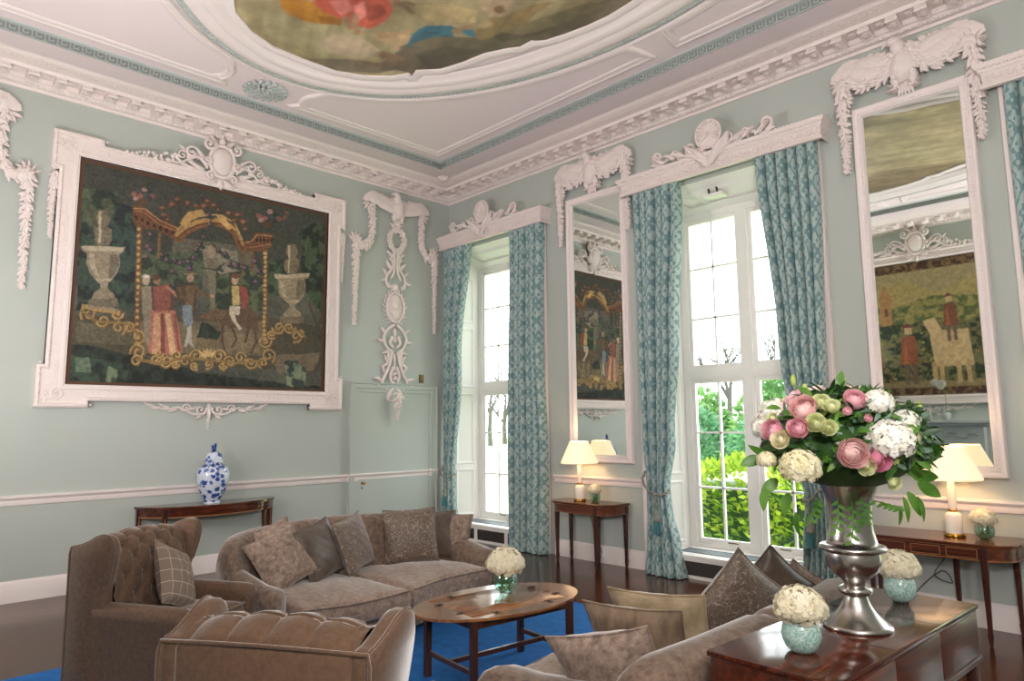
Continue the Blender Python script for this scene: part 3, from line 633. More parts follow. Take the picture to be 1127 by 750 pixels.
TAP_OPS=[('p','3c4038',[(0.01,2.43),(2.99,2.45),(2.98,1.36),(0.0,1.05)]),
('p','5e5a4c',[(0.99,1.77),(1.92,1.81),(2.13,1.34),(1.95,1.18),(0.98,1.18)]),
('p','7d7460',[(1.24,1.73),(1.75,1.73),(1.8,1.43),(1.42,1.33)]),
('p','8a7f68',[(1.41,1.5),(1.67,1.52),(1.69,1.4),(1.46,1.33)]),
('f','1c2a2c','33483c',[(0.04,1.86),(0.21,2.06),(0.6,2.03),(0.64,0.89),(0.05,0.78)]),
('f','1a2a2a','2c4440',[(0.26,1.79),(0.61,1.82),(0.63,1.42),(0.36,1.29)]),
('f','273830','4a5a40',[(0.04,2.14),(0.38,2.18),(0.39,1.86),(0.06,1.67)]),
('l','4f4434',0.035,[(0.1,1.94),(0.18,1.74),(0.21,1.5)]),
('l','4f4434',0.02,[(0.18,1.74),(0.25,1.91),(0.31,2.09)]),
('f','1b2c26','3d5236',[(2.61,2.22),(2.99,2.38),(3.0,0.97),(2.72,1.27),(2.6,1.74)]),
('f','22342a','41573a',[(2.16,1.67),(2.5,1.77),(2.42,1.24),(2.18,1.25)]),
('l','4a3d2c',0.03,[(2.87,0.48),(2.89,0.86),(2.74,1.18)]),
('l','4a3d2c',0.02,[(2.89,0.86),(2.97,1.16)]),
('f','2b3a2e','4c5a40',[(0.63,1.54),(1.32,1.66),(1.34,1.14),(0.65,1.05)]),
('f','2c3c30','56603f',[(1.46,1.38),(2.12,1.57),(2.16,1.02),(1.4,0.94)]),
('p','4a4534',[(0.0,0.74),(0.67,0.77),(1.36,0.89),(2.23,0.94),(3.0,0.87),(2.99,0.29),(0.02,0.22)]),
('p','6a5d43',[(0.67,0.73),(2.14,0.88),(2.16,0.43),(0.69,0.38)]),
('p','5c5640',[(0.06,0.67),(0.6,0.65),(0.65,0.45),(0.07,0.45)]),
('p','7a6848',[(1.2,0.7),(1.97,0.68),(2.11,0.47),(1.29,0.46)]),
('p','74634a',[(2.25,0.44),(2.94,0.53),(2.85,0.28),(2.35,0.22)]),
('f','14201f','26332c',[(0.02,0.44),(0.69,0.34),(1.39,0.17),(2.17,0.12),(3.0,0.05),(3.0,-0.0),(0.0,-0.01)]),
('f','1a2a26','2f4638',[(0.02,0.29),(0.62,0.25),(0.56,0.02),(0.0,-0.0)]),
('f','1b2c28','2c3c30',[(1.36,0.8),(1.62,0.7),(1.58,0.61),(1.29,0.6)]),
('f','30423a','7d8a6c',[(2.44,0.36),(2.59,0.41),(2.74,0.28),(2.73,0.05),(2.48,0.08)]),
('f','26403a','5a7058',[(0.08,0.26),(0.19,0.29),(0.22,0.12),(0.09,0.13)]),
('f','30483a','6a7a5a',[(0.38,0.2),(0.49,0.17),(0.48,0.01),(0.39,0.05)]),
('p','6a5f4c',[(0.2,1.92),(0.3,1.94),(0.33,1.83),(0.3,1.76),(0.35,1.73),(0.35,1.61),(0.32,1.54),(0.22,1.53),(0.19,1.58),(0.18,1.7),(0.22,1.74),(0.19,1.8)]),
('p','8a7b62',[(0.06,1.49),(0.5,1.57),(0.48,1.51),(0.44,1.47),(0.45,1.37),(0.43,1.26),(0.38,1.17),(0.34,1.12),(0.34,1.06),(0.4,1.02),(0.43,0.95),(0.19,0.92),(0.21,1.0),(0.26,1.05),(0.26,1.1),(0.21,1.14),(0.15,1.22),(0.12,1.31),(0.12,1.42),(0.08,1.44)]),
('p','a8987c',[(0.14,1.42),(0.19,1.42),(0.21,1.27),(0.25,1.17),(0.2,1.19),(0.16,1.26)]),
('p','6a5f4c',[(0.34,1.45),(0.43,1.46),(0.44,1.34),(0.39,1.22),(0.34,1.17)]),
('p','6a5f4c',[(0.17,0.93),(0.44,0.97),(0.46,0.87),(0.16,0.84)]),
('p','a8987c',[(0.07,1.49),(0.48,1.56),(0.47,1.51),(0.09,1.44)]),
('p','a8987c',[(0.21,1.9),(0.24,1.91),(0.25,1.55),(0.23,1.55)]),
('p','a8987c',[(0.21,1.16),(0.38,1.18),(0.36,1.15),(0.23,1.13)]),
('p','6e6048',[(2.42,1.94),(2.54,1.96),(2.56,1.84),(2.53,1.78),(2.59,1.75),(2.59,1.63),(2.55,1.56),(2.43,1.55),(2.39,1.6),(2.38,1.71),(2.44,1.76),(2.4,1.81)]),
('p','8f7e60',[(2.24,1.51),(2.76,1.59),(2.74,1.52),(2.68,1.49),(2.69,1.39),(2.67,1.29),(2.61,1.19),(2.55,1.14),(2.55,1.09),(2.62,1.05),(2.66,0.97),(2.37,0.94),(2.4,1.02),(2.46,1.08),(2.46,1.13),(2.4,1.17),(2.33,1.24),(2.31,1.34),(2.31,1.44),(2.25,1.46)]),
('p','ac9a78',[(2.33,1.44),(2.39,1.44),(2.41,1.29),(2.44,1.2),(2.4,1.21),(2.35,1.28)]),
('p','6e6048',[(2.57,1.47),(2.67,1.48),(2.68,1.37),(2.62,1.24),(2.56,1.2)]),
('p','6e6048',[(2.35,0.96),(2.67,0.99),(2.69,0.9),(2.34,0.86)]),
('p','ac9a78',[(2.25,1.51),(2.74,1.58),(2.72,1.53),(2.27,1.46)]),
('p','ac9a78',[(2.43,1.92),(2.46,1.92),(2.46,1.57),(2.44,1.57)]),
('p','ac9a78',[(2.4,1.18),(2.6,1.21),(2.58,1.17),(2.42,1.16)]),
('p','6e4326',[(0.55,2.06),(0.65,2.07),(0.83,1.95),(1.07,1.89),(1.11,1.73),(1.0,1.73),(0.8,1.82),(0.6,1.8),(0.55,1.87)]),
('l','a3693a',0.012,[(0.56,2.0),(0.66,2.0),(0.83,1.89),(1.09,1.83)]),
('l','c08a4c',0.01,[(0.55,2.02),(0.67,2.04),(0.83,1.94),(1.08,1.87)]),
('p','2c1d14',[(0.6,1.92),(0.6,1.91),(0.6,1.9),(0.59,1.9),(0.59,1.9),(0.58,1.9),(0.58,1.91),(0.57,1.92),(0.57,1.93),(0.58,1.94),(0.58,1.94),(0.59,1.95),(0.6,1.94),(0.6,1.94)]),
('p','2c1d14',[(0.67,1.91),(0.67,1.9),(0.66,1.89),(0.66,1.88),(0.65,1.88),(0.64,1.88),(0.64,1.89),(0.64,1.9),(0.64,1.91),(0.64,1.92),(0.65,1.93),(0.65,1.93),(0.66,1.93),(0.66,1.92)]),
('p','2c1d14',[(0.73,1.88),(0.73,1.87),(0.73,1.86),(0.72,1.86),(0.72,1.85),(0.71,1.86),(0.7,1.86),(0.7,1.88),(0.7,1.89),(0.71,1.9),(0.71,1.9),(0.72,1.9),(0.72,1.9),(0.73,1.89)]),
('p','2c1d14',[(0.8,1.86),(0.8,1.85),(0.79,1.84),(0.79,1.84),(0.78,1.84),(0.77,1.84),(0.77,1.85),(0.77,1.86),(0.77,1.87),(0.77,1.88),(0.78,1.89),(0.78,1.89),(0.79,1.88),(0.79,1.88)]),
('p','2c1d14',[(0.86,1.85),(0.86,1.84),(0.86,1.83),(0.85,1.82),(0.84,1.82),(0.84,1.82),(0.83,1.83),(0.83,1.84),(0.83,1.85),(0.84,1.86),(0.84,1.87),(0.85,1.87),(0.86,1.87),(0.86,1.86)]),
('p','2c1d14',[(0.93,1.83),(0.93,1.82),(0.92,1.81),(0.92,1.8),(0.91,1.8),(0.9,1.81),(0.9,1.82),(0.9,1.83),(0.9,1.84),(0.9,1.85),(0.91,1.85),(0.92,1.85),(0.92,1.85),(0.93,1.84)]),
('p','2c1d14',[(1.0,1.82),(1.0,1.8),(0.99,1.79),(0.98,1.79),(0.98,1.79),(0.97,1.79),(0.97,1.8),(0.96,1.81),(0.97,1.82),(0.97,1.83),(0.98,1.84),(0.98,1.84),(0.99,1.83),(0.99,1.83)]),
('p','2c1d14',[(1.06,1.8),(1.06,1.79),(1.06,1.78),(1.05,1.77),(1.05,1.77),(1.04,1.77),(1.03,1.78),(1.03,1.79),(1.03,1.8),(1.04,1.81),(1.04,1.82),(1.05,1.82),(1.06,1.82),(1.06,1.81)]),
('p','6e4326',[(1.81,1.86),(1.92,1.9),(1.98,2.02),(2.2,2.04),(2.19,1.86),(2.11,1.8),(1.92,1.76),(1.81,1.74)]),
('l','c08a4c',0.01,[(1.81,1.84),(1.93,1.89),(2.0,1.99),(2.2,2.01)]),
('l','a3693a',0.01,[(1.81,1.78),(1.99,1.83),(2.19,1.9)]),
('p','2c1d14',[(2.02,1.93),(2.02,1.92),(2.01,1.91),(2.01,1.9),(2.0,1.9),(1.99,1.9),(1.99,1.91),(1.99,1.92),(1.99,1.94),(1.99,1.95),(2.0,1.95),(2.0,1.95),(2.01,1.95),(2.01,1.94)]),
('p','2c1d14',[(2.06,1.93),(2.06,1.92),(2.06,1.91),(2.05,1.9),(2.05,1.9),(2.04,1.91),(2.04,1.92),(2.03,1.93),(2.04,1.94),(2.04,1.95),(2.04,1.96),(2.05,1.96),(2.06,1.95),(2.06,1.94)]),
('p','2c1d14',[(2.11,1.94),(2.11,1.92),(2.1,1.91),(2.1,1.91),(2.09,1.91),(2.09,1.91),(2.08,1.92),(2.08,1.93),(2.08,1.94),(2.08,1.95),(2.09,1.96),(2.1,1.96),(2.1,1.96),(2.11,1.95)]),
('p','2c1d14',[(2.16,1.94),(2.15,1.93),(2.15,1.92),(2.15,1.91),(2.14,1.91),(2.13,1.92),(2.13,1.92),(2.13,1.94),(2.13,1.95),(2.13,1.96),(2.14,1.96),(2.14,1.97),(2.15,1.96),(2.15,1.95)]),
('p','2c1d14',[(2.2,1.94),(2.2,1.93),(2.2,1.92),(2.19,1.92),(2.19,1.91),(2.18,1.92),(2.18,1.93),(2.17,1.94),(2.18,1.95),(2.18,1.96),(2.18,1.97),(2.19,1.97),(2.2,1.97),(2.2,1.96)]),
('l','7c4e26',0.11,[(1.03,1.77),(1.13,1.88),(1.26,1.98),(1.41,2.04),(1.56,2.05),(1.71,1.98),(1.81,1.79)]),
('l','a97c38',0.05,[(1.03,1.8),(1.13,1.92),(1.26,2.01),(1.41,2.07),(1.56,2.08),(1.71,2.01),(1.81,1.83)]),
('l','3a281a',0.012,[(1.03,1.76),(1.13,1.88),(1.27,1.97),(1.41,2.03),(1.56,2.04),(1.72,1.97),(1.81,1.78)]),
('l','c7a052',0.014,[(1.03,1.86),(1.12,1.98),(1.26,2.07),(1.4,2.13),(1.55,2.15),(1.71,2.08),(1.81,1.89)]),
('p','b58a3e',[(1.06,1.94),(1.14,2.1),(1.32,2.18),(1.34,2.11),(1.2,2.03),(1.13,1.89)]),
('p','c79a4a',[(1.47,2.15),(1.58,2.15),(1.67,2.01),(1.63,1.98),(1.51,2.07)]),
('p','5e3a28',[(1.01,2.14),(1.0,2.12),(0.98,2.11),(0.96,2.11),(0.93,2.11),(0.91,2.12),(0.9,2.14),(0.9,2.16),(0.91,2.17),(0.93,2.19),(0.96,2.19),(0.98,2.19),(1.0,2.18),(1.01,2.16)]),
('p','8a5a3c',[(0.97,2.17),(0.97,2.16),(0.96,2.15),(0.95,2.14),(0.94,2.14),(0.93,2.14),(0.92,2.14),(0.92,2.15),(0.92,2.16),(0.93,2.17),(0.94,2.18),(0.95,2.18),(0.96,2.18),(0.97,2.17)]),
('p','3a3a30',[(1.0,2.14),(1.0,2.13),(0.99,2.12),(0.98,2.11),(0.97,2.11),(0.96,2.11),(0.95,2.12),(0.95,2.13),(0.95,2.14),(0.96,2.14),(0.97,2.15),(0.98,2.15),(0.99,2.15),(1.0,2.15)]),
('p','5e3a28',[(1.06,2.22),(1.05,2.2),(1.03,2.2),(1.01,2.19),(0.99,2.19),(0.98,2.2),(0.97,2.22),(0.97,2.23),(0.98,2.25),(0.99,2.26),(1.01,2.26),(1.03,2.26),(1.05,2.25),(1.06,2.24)]),
('p','8a5a3c',[(1.02,2.24),(1.02,2.23),(1.01,2.23),(1.0,2.22),(1.0,2.22),(0.98,2.22),(0.98,2.22),(0.98,2.23),(0.98,2.24),(0.98,2.25),(0.99,2.25),(1.0,2.25),(1.01,2.25),(1.02,2.25)]),
('p','3a3a30',[(1.05,2.21),(1.05,2.21),(1.04,2.2),(1.04,2.19),(1.03,2.19),(1.02,2.19),(1.01,2.2),(1.01,2.2),(1.01,2.21),(1.02,2.22),(1.03,2.22),(1.04,2.23),(1.04,2.23),(1.05,2.22)]),
('p','5e3a28',[(0.93,2.0),(0.92,1.98),(0.91,1.97),(0.89,1.97),(0.87,1.97),(0.85,1.98),(0.84,2.0),(0.84,2.01),(0.85,2.03),(0.86,2.04),(0.88,2.04),(0.9,2.04),(0.92,2.03),(0.93,2.01)]),
('p','8a5a3c',[(0.9,2.02),(0.9,2.01),(0.89,2.0),(0.88,2.0),(0.87,2.0),(0.86,2.0),(0.85,2.0),(0.85,2.01),(0.85,2.02),(0.86,2.03),(0.87,2.03),(0.88,2.03),(0.89,2.03),(0.89,2.03)]),
('p','3a3a30',[(0.93,1.99),(0.92,1.98),(0.92,1.98),(0.91,1.97),(0.9,1.97),(0.89,1.97),(0.89,1.98),(0.88,1.98),(0.89,1.99),(0.89,2.0),(0.9,2.0),(0.91,2.01),(0.92,2.0),(0.92,2.0)]),
('p','5e3a28',[(1.18,2.2),(1.17,2.19),(1.16,2.18),(1.13,2.17),(1.11,2.18),(1.1,2.19),(1.08,2.2),(1.08,2.22),(1.09,2.23),(1.11,2.24),(1.13,2.25),(1.15,2.24),(1.17,2.23),(1.18,2.22)]),
('p','8a5a3c',[(1.14,2.23),(1.14,2.22),(1.14,2.21),(1.13,2.2),(1.12,2.2),(1.1,2.2),(1.1,2.21),(1.1,2.22),(1.1,2.22),(1.1,2.23),(1.11,2.24),(1.12,2.24),(1.14,2.24),(1.14,2.23)]),
('p','3a3a30',[(1.18,2.2),(1.17,2.19),(1.17,2.18),(1.16,2.18),(1.15,2.17),(1.14,2.18),(1.13,2.18),(1.13,2.19),(1.13,2.2),(1.14,2.2),(1.15,2.21),(1.16,2.21),(1.17,2.21),(1.17,2.21)]),
('p','5e3a28',[(1.28,2.18),(1.27,2.17),(1.26,2.16),(1.24,2.15),(1.22,2.16),(1.2,2.17),(1.19,2.18),(1.19,2.2),(1.2,2.21),(1.21,2.22),(1.23,2.22),(1.25,2.22),(1.27,2.21),(1.28,2.2)]),
('p','8a5a3c',[(1.25,2.2),(1.24,2.2),(1.24,2.19),(1.23,2.18),(1.22,2.18),(1.21,2.18),(1.2,2.19),(1.2,2.19),(1.2,2.2),(1.21,2.21),(1.22,2.22),(1.23,2.22),(1.24,2.22),(1.24,2.21)]),
('p','3a3a30',[(1.28,2.18),(1.28,2.17),(1.27,2.16),(1.26,2.16),(1.25,2.15),(1.24,2.16),(1.24,2.16),(1.24,2.17),(1.24,2.18),(1.24,2.18),(1.25,2.19),(1.26,2.19),(1.27,2.19),(1.27,2.18)]),
('p','5e3a28',[(1.4,2.2),(1.38,2.19),(1.36,2.17),(1.34,2.17),(1.31,2.17),(1.29,2.18),(1.28,2.2),(1.28,2.22),(1.29,2.24),(1.31,2.25),(1.34,2.26),(1.36,2.25),(1.38,2.24),(1.4,2.22)]),
('p','8a5a3c',[(1.36,2.23),(1.35,2.22),(1.34,2.21),(1.33,2.2),(1.32,2.2),(1.31,2.2),(1.3,2.21),(1.3,2.22),(1.3,2.23),(1.31,2.24),(1.32,2.24),(1.33,2.24),(1.34,2.24),(1.35,2.24)]),
('p','3a3a30',[(1.39,2.2),(1.38,2.19),(1.38,2.18),(1.37,2.18),(1.36,2.17),(1.34,2.17),(1.34,2.18),(1.33,2.19),(1.34,2.2),(1.34,2.21),(1.35,2.21),(1.36,2.22),(1.38,2.22),(1.38,2.21)]),
('p','5e3a28',[(1.5,2.24),(1.49,2.22),(1.47,2.21),(1.44,2.21),(1.42,2.21),(1.4,2.22),(1.39,2.24),(1.39,2.26),(1.4,2.27),(1.42,2.29),(1.44,2.29),(1.46,2.29),(1.48,2.28),(1.5,2.26)]),
('p','8a5a3c',[(1.46,2.27),(1.46,2.26),(1.45,2.25),(1.44,2.24),(1.42,2.24),(1.41,2.24),(1.4,2.24),(1.4,2.25),(1.4,2.26),(1.41,2.27),(1.42,2.28),(1.43,2.28),(1.45,2.28),(1.45,2.27)]),
('p','3a3a30',[(1.49,2.24),(1.49,2.23),(1.48,2.22),(1.47,2.21),(1.46,2.21),(1.45,2.21),(1.44,2.22),(1.44,2.23),(1.44,2.24),(1.45,2.24),(1.46,2.25),(1.47,2.25),(1.48,2.25),(1.49,2.24)]),
('p','5e3a28',[(1.42,2.28),(1.41,2.27),(1.4,2.26),(1.38,2.26),(1.36,2.26),(1.35,2.27),(1.34,2.28),(1.34,2.29),(1.34,2.31),(1.36,2.32),(1.38,2.32),(1.39,2.32),(1.41,2.31),(1.42,2.3)]),
('p','8a5a3c',[(1.38,2.3),(1.38,2.3),(1.38,2.29),(1.37,2.28),(1.36,2.28),(1.35,2.28),(1.34,2.29),(1.34,2.29),(1.34,2.3),(1.35,2.31),(1.36,2.31),(1.37,2.31),(1.38,2.31),(1.38,2.31)]),
('p','3a3a30',[(1.42,2.28),(1.42,2.27),(1.41,2.26),(1.4,2.26),(1.4,2.26),(1.39,2.26),(1.38,2.26),(1.38,2.27),(1.38,2.27),(1.39,2.28),(1.39,2.28),(1.4,2.29),(1.41,2.28),(1.42,2.28)]),
('p','5e3a28',[(1.69,2.18),(1.68,2.16),(1.66,2.15),(1.64,2.15),(1.62,2.15),(1.6,2.16),(1.59,2.18),(1.59,2.2),(1.6,2.21),(1.62,2.22),(1.64,2.23),(1.66,2.22),(1.68,2.21),(1.69,2.2)]),
('p','8a5a3c',[(1.65,2.2),(1.65,2.2),(1.64,2.19),(1.63,2.18),(1.62,2.18),(1.61,2.18),(1.6,2.19),(1.6,2.19),(1.6,2.2),(1.61,2.21),(1.62,2.22),(1.63,2.22),(1.64,2.22),(1.65,2.21)]),
('p','3a3a30',[(1.69,2.18),(1.68,2.17),(1.68,2.16),(1.67,2.15),(1.66,2.15),(1.65,2.15),(1.64,2.16),(1.64,2.16),(1.64,2.17),(1.65,2.18),(1.66,2.19),(1.67,2.19),(1.68,2.19),(1.68,2.18)]),
('p','5e3a28',[(1.81,2.18),(1.8,2.16),(1.78,2.15),(1.75,2.15),(1.73,2.15),(1.7,2.16),(1.69,2.18),(1.69,2.2),(1.7,2.22),(1.72,2.23),(1.75,2.23),(1.78,2.23),(1.8,2.22),(1.81,2.2)]),
('p','8a5a3c',[(1.77,2.21),(1.76,2.2),(1.76,2.19),(1.74,2.18),(1.73,2.18),(1.72,2.18),(1.71,2.19),(1.71,2.19),(1.71,2.2),(1.72,2.21),(1.73,2.22),(1.74,2.22),(1.75,2.22),(1.76,2.22)]),
('p','3a3a30',[(1.8,2.18),(1.8,2.17),(1.79,2.16),(1.78,2.15),(1.77,2.15),(1.76,2.15),(1.75,2.16),(1.75,2.17),(1.75,2.17),(1.76,2.18),(1.77,2.19),(1.78,2.19),(1.79,2.19),(1.8,2.18)]),
('p','5e3a28',[(1.88,2.1),(1.87,2.08),(1.85,2.07),(1.82,2.07),(1.79,2.07),(1.77,2.08),(1.76,2.1),(1.76,2.12),(1.77,2.14),(1.79,2.15),(1.82,2.16),(1.85,2.15),(1.87,2.14),(1.88,2.12)]),
('p','8a5a3c',[(1.84,2.13),(1.84,2.12),(1.83,2.11),(1.82,2.1),(1.8,2.1),(1.79,2.1),(1.78,2.11),(1.78,2.12),(1.78,2.13),(1.79,2.14),(1.8,2.14),(1.81,2.15),(1.83,2.14),(1.84,2.14)]),
('p','3a3a30',[(1.87,2.1),(1.87,2.09),(1.86,2.08),(1.85,2.07),(1.84,2.07),(1.83,2.07),(1.82,2.08),(1.82,2.09),(1.82,2.1),(1.83,2.11),(1.84,2.11),(1.85,2.12),(1.86,2.12),(1.87,2.11)]),
('p','5e3a28',[(1.75,2.1),(1.75,2.09),(1.73,2.08),(1.71,2.08),(1.69,2.08),(1.67,2.09),(1.66,2.1),(1.66,2.12),(1.67,2.13),(1.69,2.14),(1.71,2.15),(1.73,2.14),(1.74,2.13),(1.75,2.12)]),
('p','8a5a3c',[(1.72,2.13),(1.72,2.12),(1.71,2.11),(1.7,2.11),(1.69,2.11),(1.68,2.11),(1.67,2.11),(1.67,2.12),(1.67,2.13),(1.68,2.13),(1.69,2.14),(1.7,2.14),(1.71,2.14),(1.72,2.13)]),
('p','3a3a30',[(1.75,2.1),(1.75,2.09),(1.74,2.08),(1.74,2.08),(1.73,2.08),(1.72,2.08),(1.71,2.08),(1.71,2.09),(1.71,2.1),(1.72,2.1),(1.73,2.11),(1.74,2.11),(1.74,2.11),(1.75,2.1)]),
('p','5e3a28',[(0.9,2.08),(0.89,2.07),(0.88,2.06),(0.86,2.05),(0.84,2.06),(0.83,2.07),(0.82,2.08),(0.82,2.09),(0.83,2.1),(0.84,2.11),(0.86,2.12),(0.88,2.11),(0.89,2.1),(0.9,2.09)]),
('p','8a5a3c',[(0.87,2.1),(0.87,2.09),(0.86,2.09),(0.86,2.08),(0.85,2.08),(0.84,2.08),(0.83,2.08),(0.83,2.09),(0.83,2.1),(0.84,2.1),(0.84,2.11),(0.85,2.11),(0.86,2.11),(0.87,2.11)]),
('p','3a3a30',[(0.9,2.07),(0.9,2.07),(0.89,2.06),(0.89,2.06),(0.88,2.05),(0.87,2.06),(0.87,2.06),(0.86,2.06),(0.86,2.07),(0.87,2.08),(0.88,2.08),(0.88,2.08),(0.89,2.08),(0.9,2.08)]),
('p','5e3a28',[(0.97,1.94),(0.96,1.93),(0.94,1.92),(0.93,1.92),(0.91,1.92),(0.9,1.93),(0.89,1.94),(0.89,1.96),(0.89,1.97),(0.91,1.98),(0.93,1.98),(0.94,1.98),(0.96,1.97),(0.97,1.96)]),
('p','8a5a3c',[(0.94,1.96),(0.93,1.96),(0.93,1.95),(0.92,1.95),(0.91,1.94),(0.9,1.95),(0.9,1.95),(0.89,1.96),(0.9,1.96),(0.9,1.97),(0.91,1.98),(0.92,1.98),(0.93,1.98),(0.93,1.97)]),
('p','3a3a30',[(0.96,1.94),(0.96,1.93),(0.96,1.92),(0.95,1.92),(0.94,1.92),(0.94,1.92),(0.93,1.92),(0.93,1.93),(0.93,1.94),(0.94,1.94),(0.94,1.95),(0.95,1.95),(0.96,1.95),(0.96,1.94)]),
('p','5e3a28',[(1.89,2.02),(1.88,2.0),(1.87,2.0),(1.85,1.99),(1.83,2.0),(1.81,2.0),(1.8,2.02),(1.8,2.03),(1.81,2.05),(1.83,2.06),(1.85,2.06),(1.87,2.06),(1.88,2.05),(1.89,2.03)]),
('p','8a5a3c',[(1.86,2.04),(1.86,2.03),(1.85,2.03),(1.84,2.02),(1.83,2.02),(1.82,2.02),(1.81,2.02),(1.81,2.03),(1.81,2.04),(1.82,2.05),(1.83,2.05),(1.84,2.05),(1.85,2.05),(1.85,2.05)]),
('p','3a3a30',[(1.89,2.01),(1.89,2.0),(1.88,2.0),(1.88,1.99),(1.87,1.99),(1.86,1.99),(1.85,2.0),(1.85,2.0),(1.85,2.01),(1.86,2.02),(1.86,2.02),(1.87,2.02),(1.88,2.02),(1.89,2.02)]),
('p','5e3a28',[(1.54,2.2),(1.54,2.19),(1.52,2.18),(1.51,2.18),(1.49,2.18),(1.48,2.19),(1.47,2.2),(1.47,2.21),(1.48,2.22),(1.49,2.23),(1.51,2.23),(1.52,2.23),(1.54,2.22),(1.54,2.21)]),
('p','8a5a3c',[(1.51,2.22),(1.51,2.21),(1.51,2.21),(1.5,2.2),(1.49,2.2),(1.48,2.2),(1.48,2.21),(1.48,2.21),(1.48,2.22),(1.48,2.22),(1.49,2.23),(1.5,2.23),(1.51,2.23),(1.51,2.23)]),
('p','3a3a30',[(1.55,2.19),(1.55,2.18),(1.54,2.18),(1.54,2.17),(1.53,2.17),(1.52,2.17),(1.52,2.18),(1.51,2.18),(1.52,2.19),(1.52,2.2),(1.53,2.2),(1.53,2.2),(1.54,2.2),(1.55,2.2)]),
('p','8a5347',[(0.57,2.2),(0.57,2.18),(0.56,2.17),(0.55,2.16),(0.54,2.16),(0.52,2.16),(0.52,2.17),(0.51,2.18),(0.52,2.2),(0.52,2.21),(0.53,2.22),(0.55,2.22),(0.56,2.22),(0.57,2.21)]),
('p','3a4650',[(0.62,2.25),(0.62,2.24),(0.61,2.22),(0.6,2.22),(0.58,2.21),(0.57,2.22),(0.56,2.22),(0.56,2.24),(0.56,2.25),(0.57,2.26),(0.58,2.27),(0.6,2.27),(0.61,2.27),(0.62,2.26)]),
('p','a07b6c',[(0.68,2.27),(0.68,2.26),(0.67,2.25),(0.66,2.24),(0.64,2.24),(0.63,2.24),(0.62,2.25),(0.62,2.26),(0.62,2.27),(0.63,2.28),(0.64,2.29),(0.65,2.3),(0.66,2.29),(0.67,2.28)]),
('p','2c3638',[(0.74,2.25),(0.74,2.24),(0.73,2.23),(0.72,2.22),(0.7,2.22),(0.69,2.22),(0.68,2.23),(0.68,2.24),(0.68,2.25),(0.69,2.26),(0.7,2.27),(0.71,2.28),(0.73,2.27),(0.74,2.26)]),
('p','7b4a44',[(0.77,2.21),(0.77,2.2),(0.76,2.18),(0.75,2.18),(0.74,2.17),(0.72,2.18),(0.72,2.18),(0.71,2.2),(0.71,2.21),(0.72,2.22),(0.73,2.23),(0.75,2.23),(0.76,2.23),(0.77,2.22)]),
('p','8a5347',[(0.64,2.19),(0.64,2.17),(0.63,2.16),(0.62,2.15),(0.6,2.15),(0.59,2.15),(0.58,2.16),(0.58,2.17),(0.58,2.19),(0.59,2.2),(0.6,2.21),(0.61,2.21),(0.62,2.21),(0.63,2.2)]),
('p','3a4650',[(0.7,2.2),(0.7,2.19),(0.69,2.18),(0.68,2.17),(0.67,2.17),(0.66,2.17),(0.65,2.18),(0.64,2.19),(0.65,2.2),(0.65,2.21),(0.67,2.22),(0.68,2.22),(0.69,2.22),(0.7,2.21)]),
('p','a07b6c',[(0.6,2.15),(0.59,2.14),(0.58,2.13),(0.57,2.12),(0.56,2.12),(0.55,2.12),(0.54,2.13),(0.54,2.14),(0.54,2.15),(0.55,2.16),(0.56,2.17),(0.57,2.17),(0.58,2.17),(0.59,2.16)]),
('p','2c3638',[(0.74,2.18),(0.73,2.16),(0.72,2.15),(0.71,2.14),(0.7,2.14),(0.69,2.14),(0.68,2.15),(0.68,2.16),(0.68,2.17),(0.69,2.19),(0.7,2.2),(0.71,2.2),(0.72,2.2),(0.73,2.19)]),
('p','5b3c28',[(0.58,2.14),(0.69,2.16),(0.67,2.08),(0.6,2.07)]),
('p','8a5347',[(2.05,2.25),(2.05,2.23),(2.04,2.22),(2.02,2.21),(2.01,2.21),(1.99,2.21),(1.98,2.22),(1.98,2.23),(1.98,2.25),(1.99,2.26),(2.0,2.27),(2.02,2.27),(2.04,2.27),(2.05,2.26)]),
('p','3a4650',[(2.12,2.31),(2.11,2.29),(2.1,2.28),(2.09,2.27),(2.07,2.27),(2.06,2.27),(2.04,2.28),(2.04,2.29),(2.04,2.31),(2.05,2.32),(2.07,2.33),(2.08,2.34),(2.1,2.33),(2.11,2.32)]),
('p','a07b6c',[(2.19,2.34),(2.19,2.32),(2.18,2.31),(2.16,2.3),(2.14,2.29),(2.13,2.3),(2.12,2.31),(2.11,2.32),(2.12,2.33),(2.13,2.35),(2.14,2.36),(2.16,2.36),(2.17,2.36),(2.19,2.35)]),
('p','2c3638',[(2.27,2.31),(2.26,2.3),(2.26,2.28),(2.24,2.28),(2.22,2.27),(2.21,2.27),(2.2,2.28),(2.19,2.3),(2.19,2.31),(2.2,2.33),(2.22,2.34),(2.24,2.34),(2.25,2.34),(2.26,2.33)]),
('p','7b4a44',[(2.31,2.26),(2.31,2.25),(2.3,2.24),(2.28,2.23),(2.26,2.22),(2.25,2.23),(2.24,2.24),(2.23,2.25),(2.24,2.26),(2.24,2.28),(2.26,2.29),(2.28,2.29),(2.29,2.29),(2.31,2.28)]),
('p','8a5347',[(2.14,2.24),(2.13,2.22),(2.12,2.21),(2.11,2.2),(2.09,2.2),(2.08,2.2),(2.06,2.21),(2.06,2.22),(2.06,2.24),(2.07,2.25),(2.09,2.26),(2.11,2.26),(2.12,2.26),(2.13,2.25)]),
('p','3a4650',[(2.22,2.26),(2.22,2.24),(2.21,2.23),(2.19,2.22),(2.18,2.21),(2.16,2.22),(2.15,2.23),(2.15,2.24),(2.15,2.26),(2.16,2.27),(2.17,2.28),(2.19,2.28),(2.21,2.28),(2.22,2.27)]),
